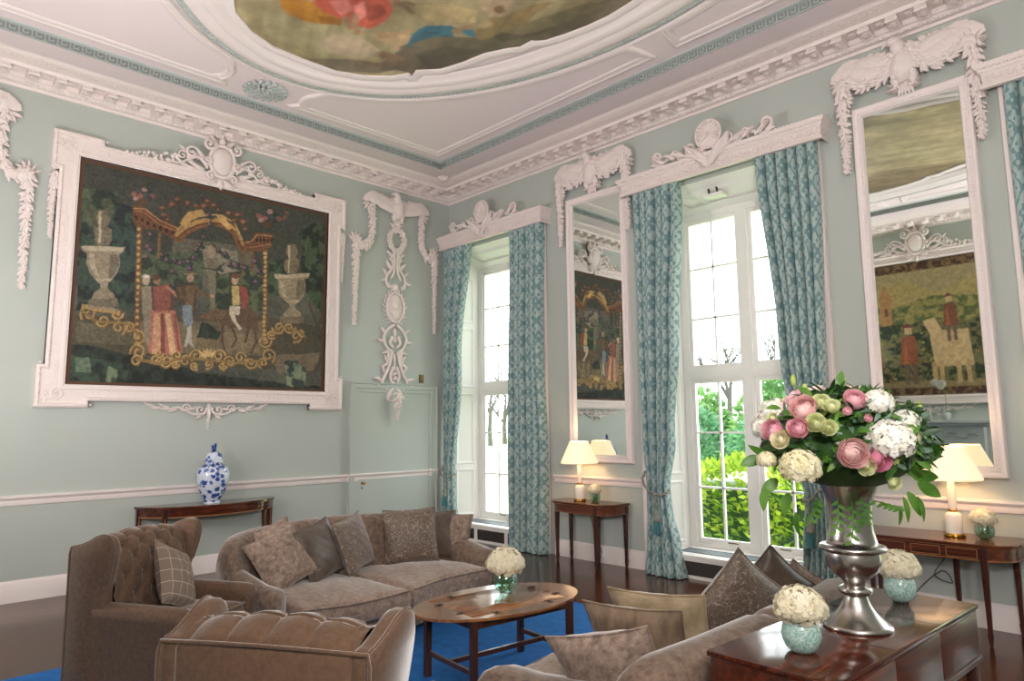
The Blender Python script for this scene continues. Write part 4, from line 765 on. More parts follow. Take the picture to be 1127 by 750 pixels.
('p','a07b6c',[(2.08,2.2),(2.08,2.18),(2.07,2.17),(2.05,2.16),(2.04,2.16),(2.02,2.16),(2.01,2.17),(2.01,2.18),(2.01,2.2),(2.02,2.21),(2.03,2.22),(2.05,2.22),(2.07,2.22),(2.08,2.21)]),
('p','2c3638',[(2.26,2.23),(2.26,2.21),(2.25,2.2),(2.23,2.19),(2.22,2.18),(2.2,2.19),(2.19,2.2),(2.18,2.21),(2.19,2.23),(2.2,2.24),(2.21,2.25),(2.23,2.25),(2.25,2.25),(2.26,2.24)]),
('p','5b3c28',[(2.06,2.18),(2.2,2.2),(2.18,2.12),(2.08,2.1)]),
('l','6e4a24',0.055,[(0.62,1.83),(0.67,0.38)]),
('p','b8904a',[(0.64,1.78),(0.63,1.77),(0.62,1.77),(0.62,1.77),(0.61,1.77),(0.6,1.78),(0.6,1.79),(0.6,1.8),(0.61,1.8),(0.62,1.81),(0.62,1.81),(0.63,1.81),(0.64,1.8),(0.64,1.79)]),
('p','b8904a',[(0.64,1.71),(0.63,1.7),(0.63,1.7),(0.62,1.69),(0.61,1.7),(0.61,1.7),(0.6,1.71),(0.61,1.72),(0.61,1.73),(0.62,1.73),(0.63,1.74),(0.64,1.73),(0.64,1.72),(0.64,1.72)]),
('p','b8904a',[(0.64,1.63),(0.64,1.63),(0.63,1.62),(0.62,1.62),(0.61,1.62),(0.61,1.63),(0.61,1.64),(0.61,1.65),(0.62,1.66),(0.62,1.66),(0.63,1.66),(0.64,1.66),(0.64,1.65),(0.64,1.64)]),
('p','b8904a',[(0.64,1.56),(0.64,1.55),(0.63,1.55),(0.62,1.55),(0.62,1.55),(0.61,1.56),(0.61,1.57),(0.61,1.58),(0.62,1.58),(0.62,1.59),(0.63,1.59),(0.64,1.58),(0.64,1.58),(0.65,1.57)]),
('p','b8904a',[(0.65,1.49),(0.64,1.48),(0.64,1.47),(0.63,1.47),(0.62,1.48),(0.61,1.48),(0.61,1.49),(0.62,1.5),(0.62,1.51),(0.63,1.51),(0.64,1.51),(0.64,1.51),(0.65,1.5),(0.65,1.5)]),
('p','b8904a',[(0.65,1.41),(0.64,1.41),(0.64,1.4),(0.63,1.4),(0.62,1.4),(0.62,1.41),(0.62,1.42),(0.62,1.43),(0.62,1.44),(0.63,1.44),(0.64,1.44),(0.64,1.44),(0.65,1.43),(0.65,1.42)]),
('p','b8904a',[(0.65,1.34),(0.65,1.33),(0.64,1.33),(0.63,1.33),(0.62,1.33),(0.62,1.34),(0.62,1.35),(0.62,1.36),(0.62,1.36),(0.63,1.37),(0.64,1.37),(0.65,1.36),(0.65,1.36),(0.65,1.35)]),
('p','b8904a',[(0.66,1.27),(0.65,1.26),(0.64,1.25),(0.63,1.25),(0.63,1.26),(0.62,1.26),(0.62,1.27),(0.62,1.28),(0.63,1.29),(0.64,1.29),(0.64,1.3),(0.65,1.29),(0.66,1.28),(0.66,1.28)]),
('p','b8904a',[(0.66,1.19),(0.65,1.19),(0.64,1.18),(0.64,1.18),(0.63,1.19),(0.62,1.19),(0.62,1.2),(0.62,1.21),(0.63,1.22),(0.64,1.22),(0.64,1.22),(0.65,1.22),(0.66,1.21),(0.66,1.2)]),
('p','b8904a',[(0.66,1.12),(0.66,1.11),(0.65,1.11),(0.64,1.11),(0.63,1.11),(0.63,1.12),(0.63,1.13),(0.63,1.14),(0.63,1.14),(0.64,1.15),(0.65,1.15),(0.66,1.15),(0.66,1.14),(0.66,1.13)]),
('p','b8904a',[(0.66,1.05),(0.66,1.04),(0.65,1.04),(0.64,1.04),(0.64,1.04),(0.63,1.05),(0.63,1.06),(0.63,1.06),(0.64,1.07),(0.64,1.08),(0.65,1.08),(0.66,1.07),(0.66,1.07),(0.66,1.06)]),
('p','b8904a',[(0.66,0.98),(0.66,0.97),(0.65,0.96),(0.64,0.96),(0.64,0.97),(0.63,0.98),(0.63,0.98),(0.63,0.99),(0.64,1.0),(0.64,1.0),(0.65,1.0),(0.66,1.0),(0.66,0.99),(0.67,0.98)]),
('p','b8904a',[(0.67,0.9),(0.66,0.9),(0.66,0.89),(0.65,0.89),(0.64,0.9),(0.64,0.9),(0.63,0.91),(0.64,0.92),(0.64,0.93),(0.65,0.93),(0.66,0.93),(0.66,0.93),(0.67,0.92),(0.67,0.91)]),
('p','b8904a',[(0.67,0.83),(0.66,0.82),(0.66,0.82),(0.65,0.82),(0.64,0.82),(0.64,0.83),(0.64,0.84),(0.64,0.85),(0.64,0.86),(0.65,0.86),(0.66,0.86),(0.66,0.86),(0.67,0.85),(0.67,0.84)]),
('p','b8904a',[(0.67,0.76),(0.67,0.75),(0.66,0.75),(0.65,0.75),(0.64,0.75),(0.64,0.76),(0.64,0.77),(0.64,0.78),(0.64,0.78),(0.65,0.79),(0.66,0.79),(0.67,0.78),(0.67,0.78),(0.67,0.77)]),
('p','b8904a',[(0.68,0.69),(0.67,0.68),(0.66,0.68),(0.65,0.68),(0.65,0.68),(0.64,0.69),(0.64,0.7),(0.64,0.7),(0.65,0.71),(0.66,0.72),(0.66,0.72),(0.67,0.71),(0.68,0.7),(0.68,0.7)]),
('p','b8904a',[(0.68,0.62),(0.67,0.61),(0.66,0.6),(0.66,0.6),(0.65,0.61),(0.64,0.62),(0.64,0.62),(0.64,0.63),(0.65,0.64),(0.66,0.64),(0.67,0.64),(0.67,0.64),(0.68,0.63),(0.68,0.62)]),
('p','b8904a',[(0.68,0.54),(0.68,0.54),(0.67,0.53),(0.66,0.53),(0.65,0.54),(0.65,0.54),(0.65,0.55),(0.65,0.56),(0.65,0.57),(0.66,0.57),(0.67,0.57),(0.68,0.57),(0.68,0.56),(0.68,0.55)]),
('p','b8904a',[(0.68,0.47),(0.68,0.47),(0.67,0.46),(0.66,0.46),(0.66,0.47),(0.65,0.47),(0.65,0.48),(0.65,0.49),(0.66,0.5),(0.66,0.5),(0.67,0.5),(0.68,0.5),(0.68,0.49),(0.68,0.48)]),
('p','b8904a',[(0.68,0.4),(0.68,0.4),(0.67,0.39),(0.66,0.39),(0.66,0.4),(0.65,0.4),(0.65,0.41),(0.65,0.42),(0.66,0.43),(0.66,0.43),(0.67,0.43),(0.68,0.43),(0.68,0.42),(0.69,0.41)]),
('l','6e4a24',0.055,[(2.12,1.8),(2.15,0.61)]),
('p','b8904a',[(2.14,1.76),(2.13,1.75),(2.12,1.74),(2.11,1.74),(2.1,1.75),(2.09,1.76),(2.09,1.76),(2.09,1.78),(2.1,1.78),(2.11,1.79),(2.12,1.79),(2.13,1.79),(2.14,1.78),(2.14,1.77)]),
('p','b8904a',[(2.14,1.7),(2.13,1.69),(2.12,1.68),(2.11,1.68),(2.1,1.69),(2.1,1.7),(2.09,1.7),(2.1,1.72),(2.1,1.72),(2.11,1.73),(2.12,1.73),(2.13,1.73),(2.14,1.72),(2.14,1.71)]),
('p','b8904a',[(2.14,1.64),(2.13,1.63),(2.12,1.62),(2.11,1.62),(2.1,1.63),(2.1,1.64),(2.1,1.64),(2.1,1.66),(2.1,1.66),(2.11,1.67),(2.12,1.67),(2.13,1.67),(2.14,1.66),(2.14,1.65)]),
('p','b8904a',[(2.14,1.58),(2.13,1.57),(2.12,1.56),(2.11,1.56),(2.1,1.57),(2.1,1.58),(2.1,1.59),(2.1,1.6),(2.11,1.6),(2.12,1.61),(2.13,1.61),(2.13,1.61),(2.14,1.6),(2.14,1.59)]),
('p','b8904a',[(2.14,1.52),(2.14,1.51),(2.13,1.5),(2.12,1.5),(2.11,1.51),(2.1,1.52),(2.1,1.53),(2.1,1.54),(2.11,1.54),(2.12,1.55),(2.13,1.55),(2.14,1.55),(2.14,1.54),(2.14,1.53)]),
('p','b8904a',[(2.14,1.46),(2.14,1.45),(2.13,1.45),(2.12,1.44),(2.11,1.45),(2.1,1.46),(2.1,1.47),(2.1,1.48),(2.11,1.48),(2.12,1.49),(2.13,1.49),(2.14,1.49),(2.14,1.48),(2.15,1.47)]),
('p','b8904a',[(2.15,1.4),(2.14,1.39),(2.13,1.39),(2.12,1.38),(2.11,1.39),(2.1,1.4),(2.1,1.41),(2.1,1.42),(2.11,1.42),(2.12,1.43),(2.13,1.43),(2.14,1.43),(2.15,1.42),(2.15,1.41)]),
('p','b8904a',[(2.15,1.34),(2.14,1.33),(2.13,1.33),(2.12,1.33),(2.11,1.33),(2.1,1.34),(2.1,1.35),(2.11,1.36),(2.11,1.36),(2.12,1.37),(2.13,1.37),(2.14,1.37),(2.15,1.36),(2.15,1.35)]),
('p','b8904a',[(2.15,1.28),(2.14,1.27),(2.13,1.27),(2.12,1.27),(2.11,1.27),(2.11,1.28),(2.1,1.29),(2.11,1.3),(2.12,1.31),(2.12,1.31),(2.13,1.31),(2.14,1.31),(2.15,1.3),(2.15,1.29)]),
('p','b8904a',[(2.15,1.22),(2.14,1.21),(2.13,1.21),(2.12,1.21),(2.12,1.21),(2.11,1.22),(2.11,1.23),(2.11,1.24),(2.12,1.25),(2.13,1.25),(2.14,1.25),(2.14,1.25),(2.15,1.24),(2.15,1.23)]),
('p','b8904a',[(2.15,1.16),(2.15,1.15),(2.14,1.15),(2.13,1.15),(2.12,1.15),(2.11,1.16),(2.11,1.17),(2.11,1.18),(2.12,1.19),(2.13,1.19),(2.14,1.19),(2.15,1.19),(2.15,1.18),(2.15,1.17)]),
('p','b8904a',[(2.15,1.1),(2.15,1.09),(2.14,1.09),(2.13,1.09),(2.12,1.09),(2.11,1.1),(2.11,1.11),(2.11,1.12),(2.12,1.13),(2.13,1.13),(2.14,1.13),(2.15,1.13),(2.15,1.12),(2.16,1.11)]),
('p','b8904a',[(2.16,1.04),(2.15,1.03),(2.14,1.03),(2.13,1.03),(2.12,1.03),(2.11,1.04),(2.11,1.05),(2.12,1.06),(2.12,1.07),(2.13,1.07),(2.14,1.07),(2.15,1.07),(2.16,1.06),(2.16,1.05)]),
('p','b8904a',[(2.16,0.98),(2.15,0.98),(2.14,0.97),(2.13,0.97),(2.12,0.97),(2.12,0.98),(2.11,0.99),(2.12,1.0),(2.12,1.01),(2.13,1.01),(2.14,1.01),(2.15,1.01),(2.16,1.0),(2.16,0.99)]),
('p','b8904a',[(2.16,0.92),(2.15,0.92),(2.14,0.91),(2.13,0.91),(2.12,0.92),(2.12,0.92),(2.12,0.93),(2.12,0.94),(2.12,0.95),(2.13,0.96),(2.14,0.96),(2.15,0.95),(2.16,0.94),(2.16,0.93)]),
('p','b8904a',[(2.16,0.86),(2.15,0.86),(2.14,0.85),(2.13,0.85),(2.12,0.86),(2.12,0.86),(2.12,0.87),(2.12,0.88),(2.13,0.89),(2.14,0.9),(2.15,0.9),(2.15,0.89),(2.16,0.88),(2.16,0.88)]),
('p','b8904a',[(2.16,0.81),(2.15,0.8),(2.15,0.79),(2.14,0.79),(2.13,0.8),(2.12,0.8),(2.12,0.82),(2.12,0.82),(2.13,0.83),(2.14,0.84),(2.15,0.84),(2.16,0.83),(2.16,0.82),(2.16,0.82)]),
('p','b8904a',[(2.16,0.75),(2.16,0.74),(2.15,0.73),(2.14,0.73),(2.13,0.74),(2.12,0.75),(2.12,0.76),(2.12,0.77),(2.13,0.77),(2.14,0.78),(2.15,0.78),(2.16,0.77),(2.16,0.77),(2.17,0.76)]),
('p','b8904a',[(2.17,0.69),(2.16,0.68),(2.15,0.68),(2.14,0.68),(2.13,0.68),(2.12,0.69),(2.12,0.7),(2.12,0.71),(2.13,0.72),(2.14,0.72),(2.15,0.72),(2.16,0.72),(2.17,0.71),(2.17,0.7)]),
('p','b8904a',[(2.17,0.63),(2.16,0.62),(2.15,0.62),(2.14,0.62),(2.13,0.62),(2.13,0.63),(2.12,0.64),(2.13,0.65),(2.13,0.66),(2.14,0.66),(2.15,0.66),(2.16,0.66),(2.17,0.65),(2.17,0.64)]),
('l','7d5a2e',0.03,[(0.84,1.78),(0.84,1.49)]),
('l','7d5a2e',0.03,[(1.84,1.75),(1.84,1.43)]),
('l','6e4a24',0.03,[(1.95,1.77),(1.95,1.49)]),
('p','3a3040',[(0.78,1.75),(0.78,1.74),(0.77,1.72),(0.76,1.71),(0.74,1.71),(0.73,1.71),(0.72,1.72),(0.71,1.74),(0.72,1.76),(0.72,1.77),(0.74,1.78),(0.75,1.78),(0.76,1.78),(0.78,1.77)]),
('p','7a5a50',[(0.75,1.76),(0.75,1.75),(0.75,1.74),(0.74,1.74),(0.73,1.74),(0.72,1.74),(0.72,1.74),(0.72,1.75),(0.72,1.76),(0.72,1.77),(0.73,1.78),(0.74,1.78),(0.74,1.78),(0.75,1.77)]),
('p','2c4236',[(0.8,1.73),(0.8,1.72),(0.79,1.71),(0.78,1.7),(0.77,1.7),(0.76,1.7),(0.75,1.71),(0.75,1.72),(0.75,1.73),(0.76,1.74),(0.77,1.74),(0.78,1.74),(0.79,1.74),(0.8,1.74)]),
('p','3a3040',[(0.76,1.6),(0.76,1.59),(0.75,1.57),(0.74,1.56),(0.72,1.56),(0.71,1.56),(0.7,1.58),(0.69,1.59),(0.7,1.61),(0.7,1.62),(0.72,1.63),(0.73,1.64),(0.75,1.63),(0.76,1.62)]),
('p','7a5a50',[(0.73,1.61),(0.73,1.6),(0.73,1.59),(0.72,1.59),(0.71,1.59),(0.7,1.59),(0.7,1.6),(0.7,1.6),(0.7,1.61),(0.7,1.62),(0.71,1.63),(0.72,1.63),(0.73,1.63),(0.73,1.62)]),
('p','2c4236',[(0.78,1.58),(0.78,1.57),(0.78,1.56),(0.76,1.56),(0.75,1.55),(0.74,1.56),(0.74,1.56),(0.73,1.57),(0.74,1.58),(0.74,1.59),(0.75,1.59),(0.76,1.6),(0.77,1.59),(0.78,1.59)]),
('p','3a3040',[(0.74,1.48),(0.74,1.46),(0.73,1.44),(0.72,1.44),(0.71,1.43),(0.69,1.44),(0.68,1.45),(0.68,1.46),(0.68,1.48),(0.69,1.5),(0.7,1.5),(0.72,1.51),(0.73,1.5),(0.74,1.49)]),
('p','7a5a50',[(0.72,1.48),(0.72,1.48),(0.71,1.47),(0.7,1.46),(0.7,1.46),(0.69,1.46),(0.68,1.47),(0.68,1.48),(0.68,1.49),(0.69,1.5),(0.7,1.5),(0.7,1.5),(0.71,1.5),(0.72,1.49)]),
('p','2c4236',[(0.77,1.45),(0.77,1.44),(0.76,1.43),(0.75,1.43),(0.74,1.43),(0.73,1.43),(0.72,1.43),(0.72,1.44),(0.72,1.45),(0.73,1.46),(0.74,1.47),(0.75,1.47),(0.76,1.47),(0.76,1.46)]),
('p','3a3040',[(0.79,1.57),(0.79,1.55),(0.78,1.54),(0.76,1.53),(0.75,1.52),(0.74,1.53),(0.73,1.54),(0.72,1.56),(0.72,1.57),(0.73,1.59),(0.75,1.6),(0.76,1.6),(0.78,1.59),(0.78,1.58)]),
('p','76506a',[(0.76,1.58),(0.76,1.56),(0.76,1.56),(0.75,1.55),(0.74,1.55),(0.73,1.55),(0.73,1.56),(0.72,1.57),(0.73,1.58),(0.73,1.58),(0.74,1.59),(0.75,1.59),(0.75,1.59),(0.76,1.58)]),
('p','2c4236',[(0.81,1.54),(0.81,1.53),(0.8,1.52),(0.79,1.52),(0.78,1.52),(0.77,1.52),(0.76,1.52),(0.76,1.53),(0.76,1.54),(0.77,1.55),(0.78,1.56),(0.79,1.56),(0.8,1.56),(0.81,1.55)]),
('p','3a3040',[(0.92,1.55),(0.92,1.53),(0.91,1.52),(0.9,1.51),(0.88,1.5),(0.87,1.51),(0.86,1.52),(0.86,1.54),(0.86,1.55),(0.87,1.57),(0.88,1.58),(0.9,1.58),(0.91,1.58),(0.92,1.56)]),
('p','7a5a50',[(0.9,1.56),(0.89,1.55),(0.89,1.54),(0.88,1.53),(0.87,1.53),(0.87,1.53),(0.86,1.54),(0.86,1.55),(0.86,1.56),(0.86,1.57),(0.87,1.57),(0.88,1.57),(0.89,1.57),(0.89,1.56)]),
('p','2c4236',[(0.95,1.52),(0.94,1.51),(0.94,1.5),(0.93,1.5),(0.92,1.5),(0.9,1.5),(0.9,1.5),(0.89,1.51),(0.9,1.52),(0.9,1.53),(0.91,1.54),(0.93,1.54),(0.94,1.54),(0.94,1.53)]),
('p','3a3040',[(0.97,1.49),(0.97,1.48),(0.96,1.46),(0.95,1.45),(0.93,1.45),(0.92,1.46),(0.91,1.47),(0.9,1.48),(0.91,1.5),(0.92,1.51),(0.93,1.52),(0.94,1.52),(0.96,1.52),(0.97,1.51)]),
('p','76506a',[(0.94,1.5),(0.94,1.49),(0.94,1.48),(0.93,1.48),(0.92,1.48),(0.91,1.48),(0.91,1.49),(0.91,1.5),(0.91,1.5),(0.91,1.51),(0.92,1.52),(0.93,1.52),(0.94,1.52),(0.94,1.51)]),
('p','2c4236',[(1.0,1.47),(1.0,1.46),(0.99,1.45),(0.98,1.44),(0.96,1.44),(0.95,1.44),(0.95,1.45),(0.94,1.46),(0.94,1.47),(0.95,1.48),(0.96,1.48),(0.98,1.48),(0.99,1.48),(0.99,1.48)]),
('p','3a3040',[(1.06,1.49),(1.06,1.47),(1.05,1.46),(1.04,1.45),(1.02,1.44),(1.01,1.45),(1.0,1.46),(0.99,1.48),(1.0,1.49),(1.0,1.51),(1.02,1.52),(1.03,1.52),(1.05,1.51),(1.06,1.5)]),
('p','76506a',[(1.03,1.5),(1.03,1.49),(1.03,1.48),(1.02,1.47),(1.01,1.47),(1.0,1.47),(1.0,1.48),(1.0,1.49),(1.0,1.5),(1.0,1.51),(1.01,1.51),(1.02,1.51),(1.03,1.51),(1.03,1.5)]),
('p','2c4236',[(1.09,1.46),(1.08,1.45),(1.08,1.44),(1.07,1.44),(1.06,1.44),(1.04,1.44),(1.04,1.44),(1.03,1.45),(1.03,1.46),(1.04,1.47),(1.05,1.48),(1.06,1.48),(1.08,1.48),(1.08,1.47)]),
('p','3a3040',[(1.05,1.36),(1.05,1.34),(1.04,1.33),(1.02,1.32),(1.01,1.32),(0.99,1.32),(0.98,1.33),(0.98,1.35),(0.98,1.36),(0.99,1.38),(1.0,1.39),(1.02,1.39),(1.03,1.38),(1.04,1.37)]),
('p','7a5a50',[(1.02,1.37),(1.02,1.36),(1.01,1.35),(1.01,1.34),(1.0,1.34),(0.99,1.34),(0.98,1.35),(0.98,1.36),(0.98,1.37),(0.99,1.38),(1.0,1.38),(1.0,1.38),(1.01,1.38),(1.02,1.38)]),
('p','2c4236',[(1.07,1.33),(1.07,1.32),(1.06,1.31),(1.05,1.31),(1.04,1.31),(1.03,1.31),(1.02,1.32),(1.02,1.32),(1.02,1.33),(1.03,1.34),(1.04,1.35),(1.05,1.35),(1.06,1.35),(1.07,1.34)]),
('p','3a3040',[(1.12,1.48),(1.12,1.46),(1.11,1.44),(1.1,1.43),(1.08,1.43),(1.07,1.44),(1.06,1.45),(1.05,1.46),(1.06,1.48),(1.06,1.5),(1.08,1.5),(1.09,1.51),(1.11,1.5),(1.12,1.49)]),
('p','76506a',[(1.09,1.48),(1.09,1.47),(1.09,1.47),(1.08,1.46),(1.07,1.46),(1.06,1.46),(1.06,1.47),(1.06,1.48),(1.06,1.49),(1.06,1.5),(1.07,1.5),(1.08,1.5),(1.09,1.5),(1.09,1.49)]),
('p','2c4236',[(1.15,1.45),(1.14,1.44),(1.14,1.43),(1.13,1.42),(1.12,1.42),(1.1,1.43),(1.1,1.43),(1.09,1.44),(1.1,1.45),(1.1,1.46),(1.11,1.46),(1.12,1.47),(1.14,1.46),(1.14,1.46)]),
('p','3a3040',[(1.2,1.51),(1.2,1.49),(1.19,1.48),(1.18,1.47),(1.16,1.46),(1.14,1.47),(1.13,1.48),(1.13,1.5),(1.13,1.52),(1.14,1.53),(1.16,1.54),(1.17,1.54),(1.19,1.54),(1.2,1.53)]),
('p','7a5a50',[(1.17,1.52),(1.17,1.51),(1.17,1.5),(1.16,1.49),(1.15,1.49),(1.14,1.5),(1.14,1.5),(1.13,1.51),(1.13,1.52),(1.14,1.53),(1.15,1.53),(1.16,1.54),(1.16,1.53),(1.17,1.53)]),
('p','2c4236',[(1.23,1.48),(1.22,1.47),(1.22,1.46),(1.21,1.46),(1.19,1.46),(1.18,1.46),(1.17,1.47),(1.17,1.47),(1.17,1.48),(1.18,1.49),(1.19,1.5),(1.2,1.5),(1.22,1.5),(1.22,1.49)]),
('p','3a3040',[(1.26,1.56),(1.26,1.54),(1.25,1.53),(1.23,1.52),(1.22,1.52),(1.2,1.52),(1.19,1.53),(1.19,1.55),(1.19,1.57),(1.2,1.58),(1.21,1.59),(1.23,1.6),(1.25,1.59),(1.25,1.58)]),
('p','76506a',[(1.23,1.57),(1.23,1.56),(1.22,1.55),(1.22,1.55),(1.21,1.54),(1.2,1.55),(1.19,1.56),(1.19,1.56),(1.19,1.57),(1.2,1.58),(1.2,1.59),(1.21,1.59),(1.22,1.59),(1.23,1.58)]),
('p','2c4236',[(1.28,1.54),(1.28,1.53),(1.27,1.52),(1.26,1.51),(1.25,1.51),(1.24,1.51),(1.23,1.52),(1.23,1.53),(1.23,1.54),(1.24,1.54),(1.25,1.55),(1.26,1.55),(1.27,1.55),(1.28,1.54)]),
('p','3a3040',[(1.3,1.66),(1.29,1.64),(1.28,1.62),(1.27,1.61),(1.25,1.61),(1.24,1.62),(1.23,1.63),(1.22,1.64),(1.23,1.66),(1.24,1.68),(1.25,1.68),(1.27,1.69),(1.28,1.68),(1.29,1.67)]),
('p','76506a',[(1.27,1.66),(1.27,1.65),(1.26,1.64),(1.25,1.64),(1.24,1.64),(1.24,1.64),(1.23,1.65),(1.23,1.66),(1.23,1.67),(1.23,1.67),(1.24,1.68),(1.25,1.68),(1.26,1.68),(1.26,1.67)]),
('p','2c4236',[(1.32,1.63),(1.32,1.62),(1.31,1.61),(1.3,1.6),(1.29,1.6),(1.28,1.6),(1.27,1.61),(1.26,1.62),(1.27,1.63),(1.27,1.64),(1.29,1.64),(1.3,1.65),(1.31,1.64),(1.32,1.64)]),
('p','3a3040',[(1.34,1.73),(1.33,1.71),(1.32,1.69),(1.31,1.68),(1.29,1.68),(1.28,1.69),(1.26,1.7),(1.26,1.71),(1.26,1.73),(1.27,1.75),(1.29,1.76),(1.3,1.76),(1.32,1.76),(1.33,1.74)]),
('p','7a5a50',[(1.3,1.74),(1.3,1.72),(1.3,1.72),(1.29,1.71),(1.28,1.71),(1.27,1.71),(1.27,1.72),(1.26,1.73),(1.27,1.74),(1.27,1.75),(1.28,1.75),(1.29,1.75),(1.3,1.75),(1.3,1.74)]),
('p','2c4236',[(1.36,1.7),(1.36,1.69),(1.35,1.68),(1.34,1.68),(1.33,1.67),(1.32,1.68),(1.31,1.68),(1.3,1.69),(1.31,1.7),(1.31,1.71),(1.32,1.72),(1.34,1.72),(1.35,1.72),(1.36,1.71)]),
('p','3a3040',[(1.39,1.84),(1.39,1.82),(1.38,1.81),(1.36,1.8),(1.35,1.79),(1.33,1.8),(1.32,1.81),(1.32,1.82),(1.32,1.84),(1.33,1.86),(1.34,1.87),(1.36,1.87),(1.38,1.87),(1.39,1.86)]),
('p','7a5a50',[(1.36,1.85),(1.36,1.84),(1.36,1.83),(1.35,1.82),(1.34,1.82),(1.33,1.82),(1.32,1.83),(1.32,1.84),(1.32,1.85),(1.33,1.86),(1.34,1.86),(1.35,1.86),(1.35,1.86),(1.36,1.86)]),
('p','2c4236',[(1.42,1.81),(1.42,1.8),(1.41,1.79),(1.4,1.79),(1.38,1.78),(1.37,1.79),(1.36,1.79),(1.36,1.8),(1.36,1.81),(1.37,1.82),(1.38,1.83),(1.4,1.83),(1.41,1.83),(1.42,1.82)]),
('p','3a3040',[(1.42,2.12),(1.42,2.1),(1.41,2.09),(1.39,2.08),(1.38,2.07),(1.36,2.08),(1.35,2.09),(1.35,2.1),(1.35,2.12),(1.36,2.14),(1.37,2.15),(1.39,2.15),(1.41,2.15),(1.42,2.14)]),
('p','7a5a50',[(1.39,2.13),(1.39,2.12),(1.38,2.11),(1.38,2.1),(1.37,2.1),(1.36,2.1),(1.35,2.11),(1.35,2.12),(1.35,2.13),(1.36,2.14),(1.37,2.14),(1.38,2.14),(1.38,2.14),(1.39,2.14)]),
('p','2c4236',[(1.45,2.09),(1.45,2.08),(1.44,2.08),(1.43,2.07),(1.41,2.06),(1.4,2.07),(1.39,2.07),(1.39,2.08),(1.39,2.09),(1.4,2.1),(1.41,2.11),(1.42,2.11),(1.44,2.11),(1.44,2.1)]),
('p','3a3040',[(1.45,2.01),(1.44,2.0),(1.44,1.98),(1.42,1.97),(1.4,1.97),(1.39,1.97),(1.38,1.98),(1.37,2.0),(1.38,2.02),(1.38,2.03),(1.4,2.04),(1.42,2.05),(1.43,2.04),(1.44,2.03)]),
('p','7a5a50',[(1.42,2.02),(1.42,2.01),(1.41,2.0),(1.4,2.0),(1.39,1.99),(1.38,2.0),(1.38,2.0),(1.38,2.01),(1.38,2.02),(1.38,2.03),(1.39,2.04),(1.4,2.04),(1.41,2.04),(1.42,2.03)]),
('p','2c4236',[(1.48,1.99),(1.47,1.98),(1.46,1.97),(1.45,1.96),(1.44,1.96),(1.43,1.96),(1.42,1.97),(1.42,1.98),(1.42,1.99),(1.43,2.0),(1.44,2.0),(1.45,2.0),(1.46,2.0),(1.47,2.0)]),
('p','3a3040',[(1.65,1.67),(1.64,1.65),(1.63,1.64),(1.62,1.63),(1.6,1.62),(1.59,1.63),(1.58,1.64),(1.57,1.66),(1.57,1.68),(1.58,1.69),(1.6,1.7),(1.62,1.7),(1.63,1.7),(1.64,1.69)]),
('p','7a5a50',[(1.62,1.68),(1.62,1.67),(1.61,1.66),(1.6,1.66),(1.59,1.65),(1.58,1.66),(1.58,1.66),(1.57,1.67),(1.58,1.68),(1.58,1.69),(1.59,1.7),(1.6,1.7),(1.61,1.7),(1.61,1.69)]),
('p','2c4236',[(1.68,1.64),(1.67,1.64),(1.66,1.63),(1.65,1.62),(1.64,1.62),(1.63,1.62),(1.62,1.63),(1.61,1.64),(1.62,1.64),(1.62,1.65),(1.64,1.66),(1.65,1.66),(1.66,1.66),(1.67,1.65)]),
('p','3a3040',[(1.7,1.55),(1.7,1.53),(1.69,1.51),(1.68,1.5),(1.66,1.5),(1.64,1.51),(1.63,1.52),(1.63,1.53),(1.63,1.55),(1.64,1.57),(1.66,1.58),(1.67,1.58),(1.69,1.58),(1.7,1.56)]),
('p','7a5a50',[(1.67,1.56),(1.67,1.54),(1.67,1.54),(1.66,1.53),(1.65,1.53),(1.64,1.53),(1.63,1.54),(1.63,1.55),(1.63,1.56),(1.64,1.57),(1.65,1.57),(1.66,1.57),(1.66,1.57),(1.67,1.56)]),
('p','2c4236',[(1.73,1.52),(1.73,1.51),(1.72,1.5),(1.71,1.49),(1.7,1.49),(1.68,1.5),(1.68,1.5),(1.67,1.51),(1.67,1.52),(1.68,1.53),(1.69,1.54),(1.71,1.54),(1.72,1.54),(1.73,1.53)]),
('p','3a3040',[(1.79,1.54),(1.79,1.52),(1.78,1.5),(1.76,1.49),(1.75,1.49),(1.73,1.5),(1.72,1.51),(1.72,1.53),(1.72,1.54),(1.73,1.56),(1.74,1.57),(1.76,1.57),(1.78,1.57),(1.79,1.56)]),
('p','76506a',[(1.76,1.55),(1.76,1.54),(1.76,1.53),(1.75,1.52),(1.74,1.52),(1.73,1.52),(1.72,1.53),(1.72,1.54),(1.72,1.55),(1.73,1.56),(1.74,1.56),(1.74,1.57),(1.75,1.56),(1.76,1.56)]),
('p','2c4236',[(1.82,1.51),(1.82,1.5),(1.81,1.49),(1.8,1.49),(1.78,1.48),(1.77,1.49),(1.76,1.49),(1.76,1.5),(1.76,1.51),(1.77,1.52),(1.78,1.53),(1.8,1.53),(1.81,1.53),(1.82,1.52)]),
('p','3a3040',[(2.04,1.65),(2.04,1.63),(2.03,1.61),(2.01,1.6),(1.99,1.6),(1.97,1.6),(1.96,1.62),(1.96,1.63),(1.96,1.65),(1.97,1.67),(1.99,1.68),(2.01,1.68),(2.02,1.68),(2.04,1.66)]),
('p','76506a',[(2.01,1.66),(2.0,1.64),(2.0,1.64),(1.99,1.63),(1.98,1.63),(1.97,1.63),(1.96,1.64),(1.96,1.65),(1.96,1.66),(1.97,1.67),(1.98,1.67),(1.99,1.67),(2.0,1.67),(2.0,1.66)]),
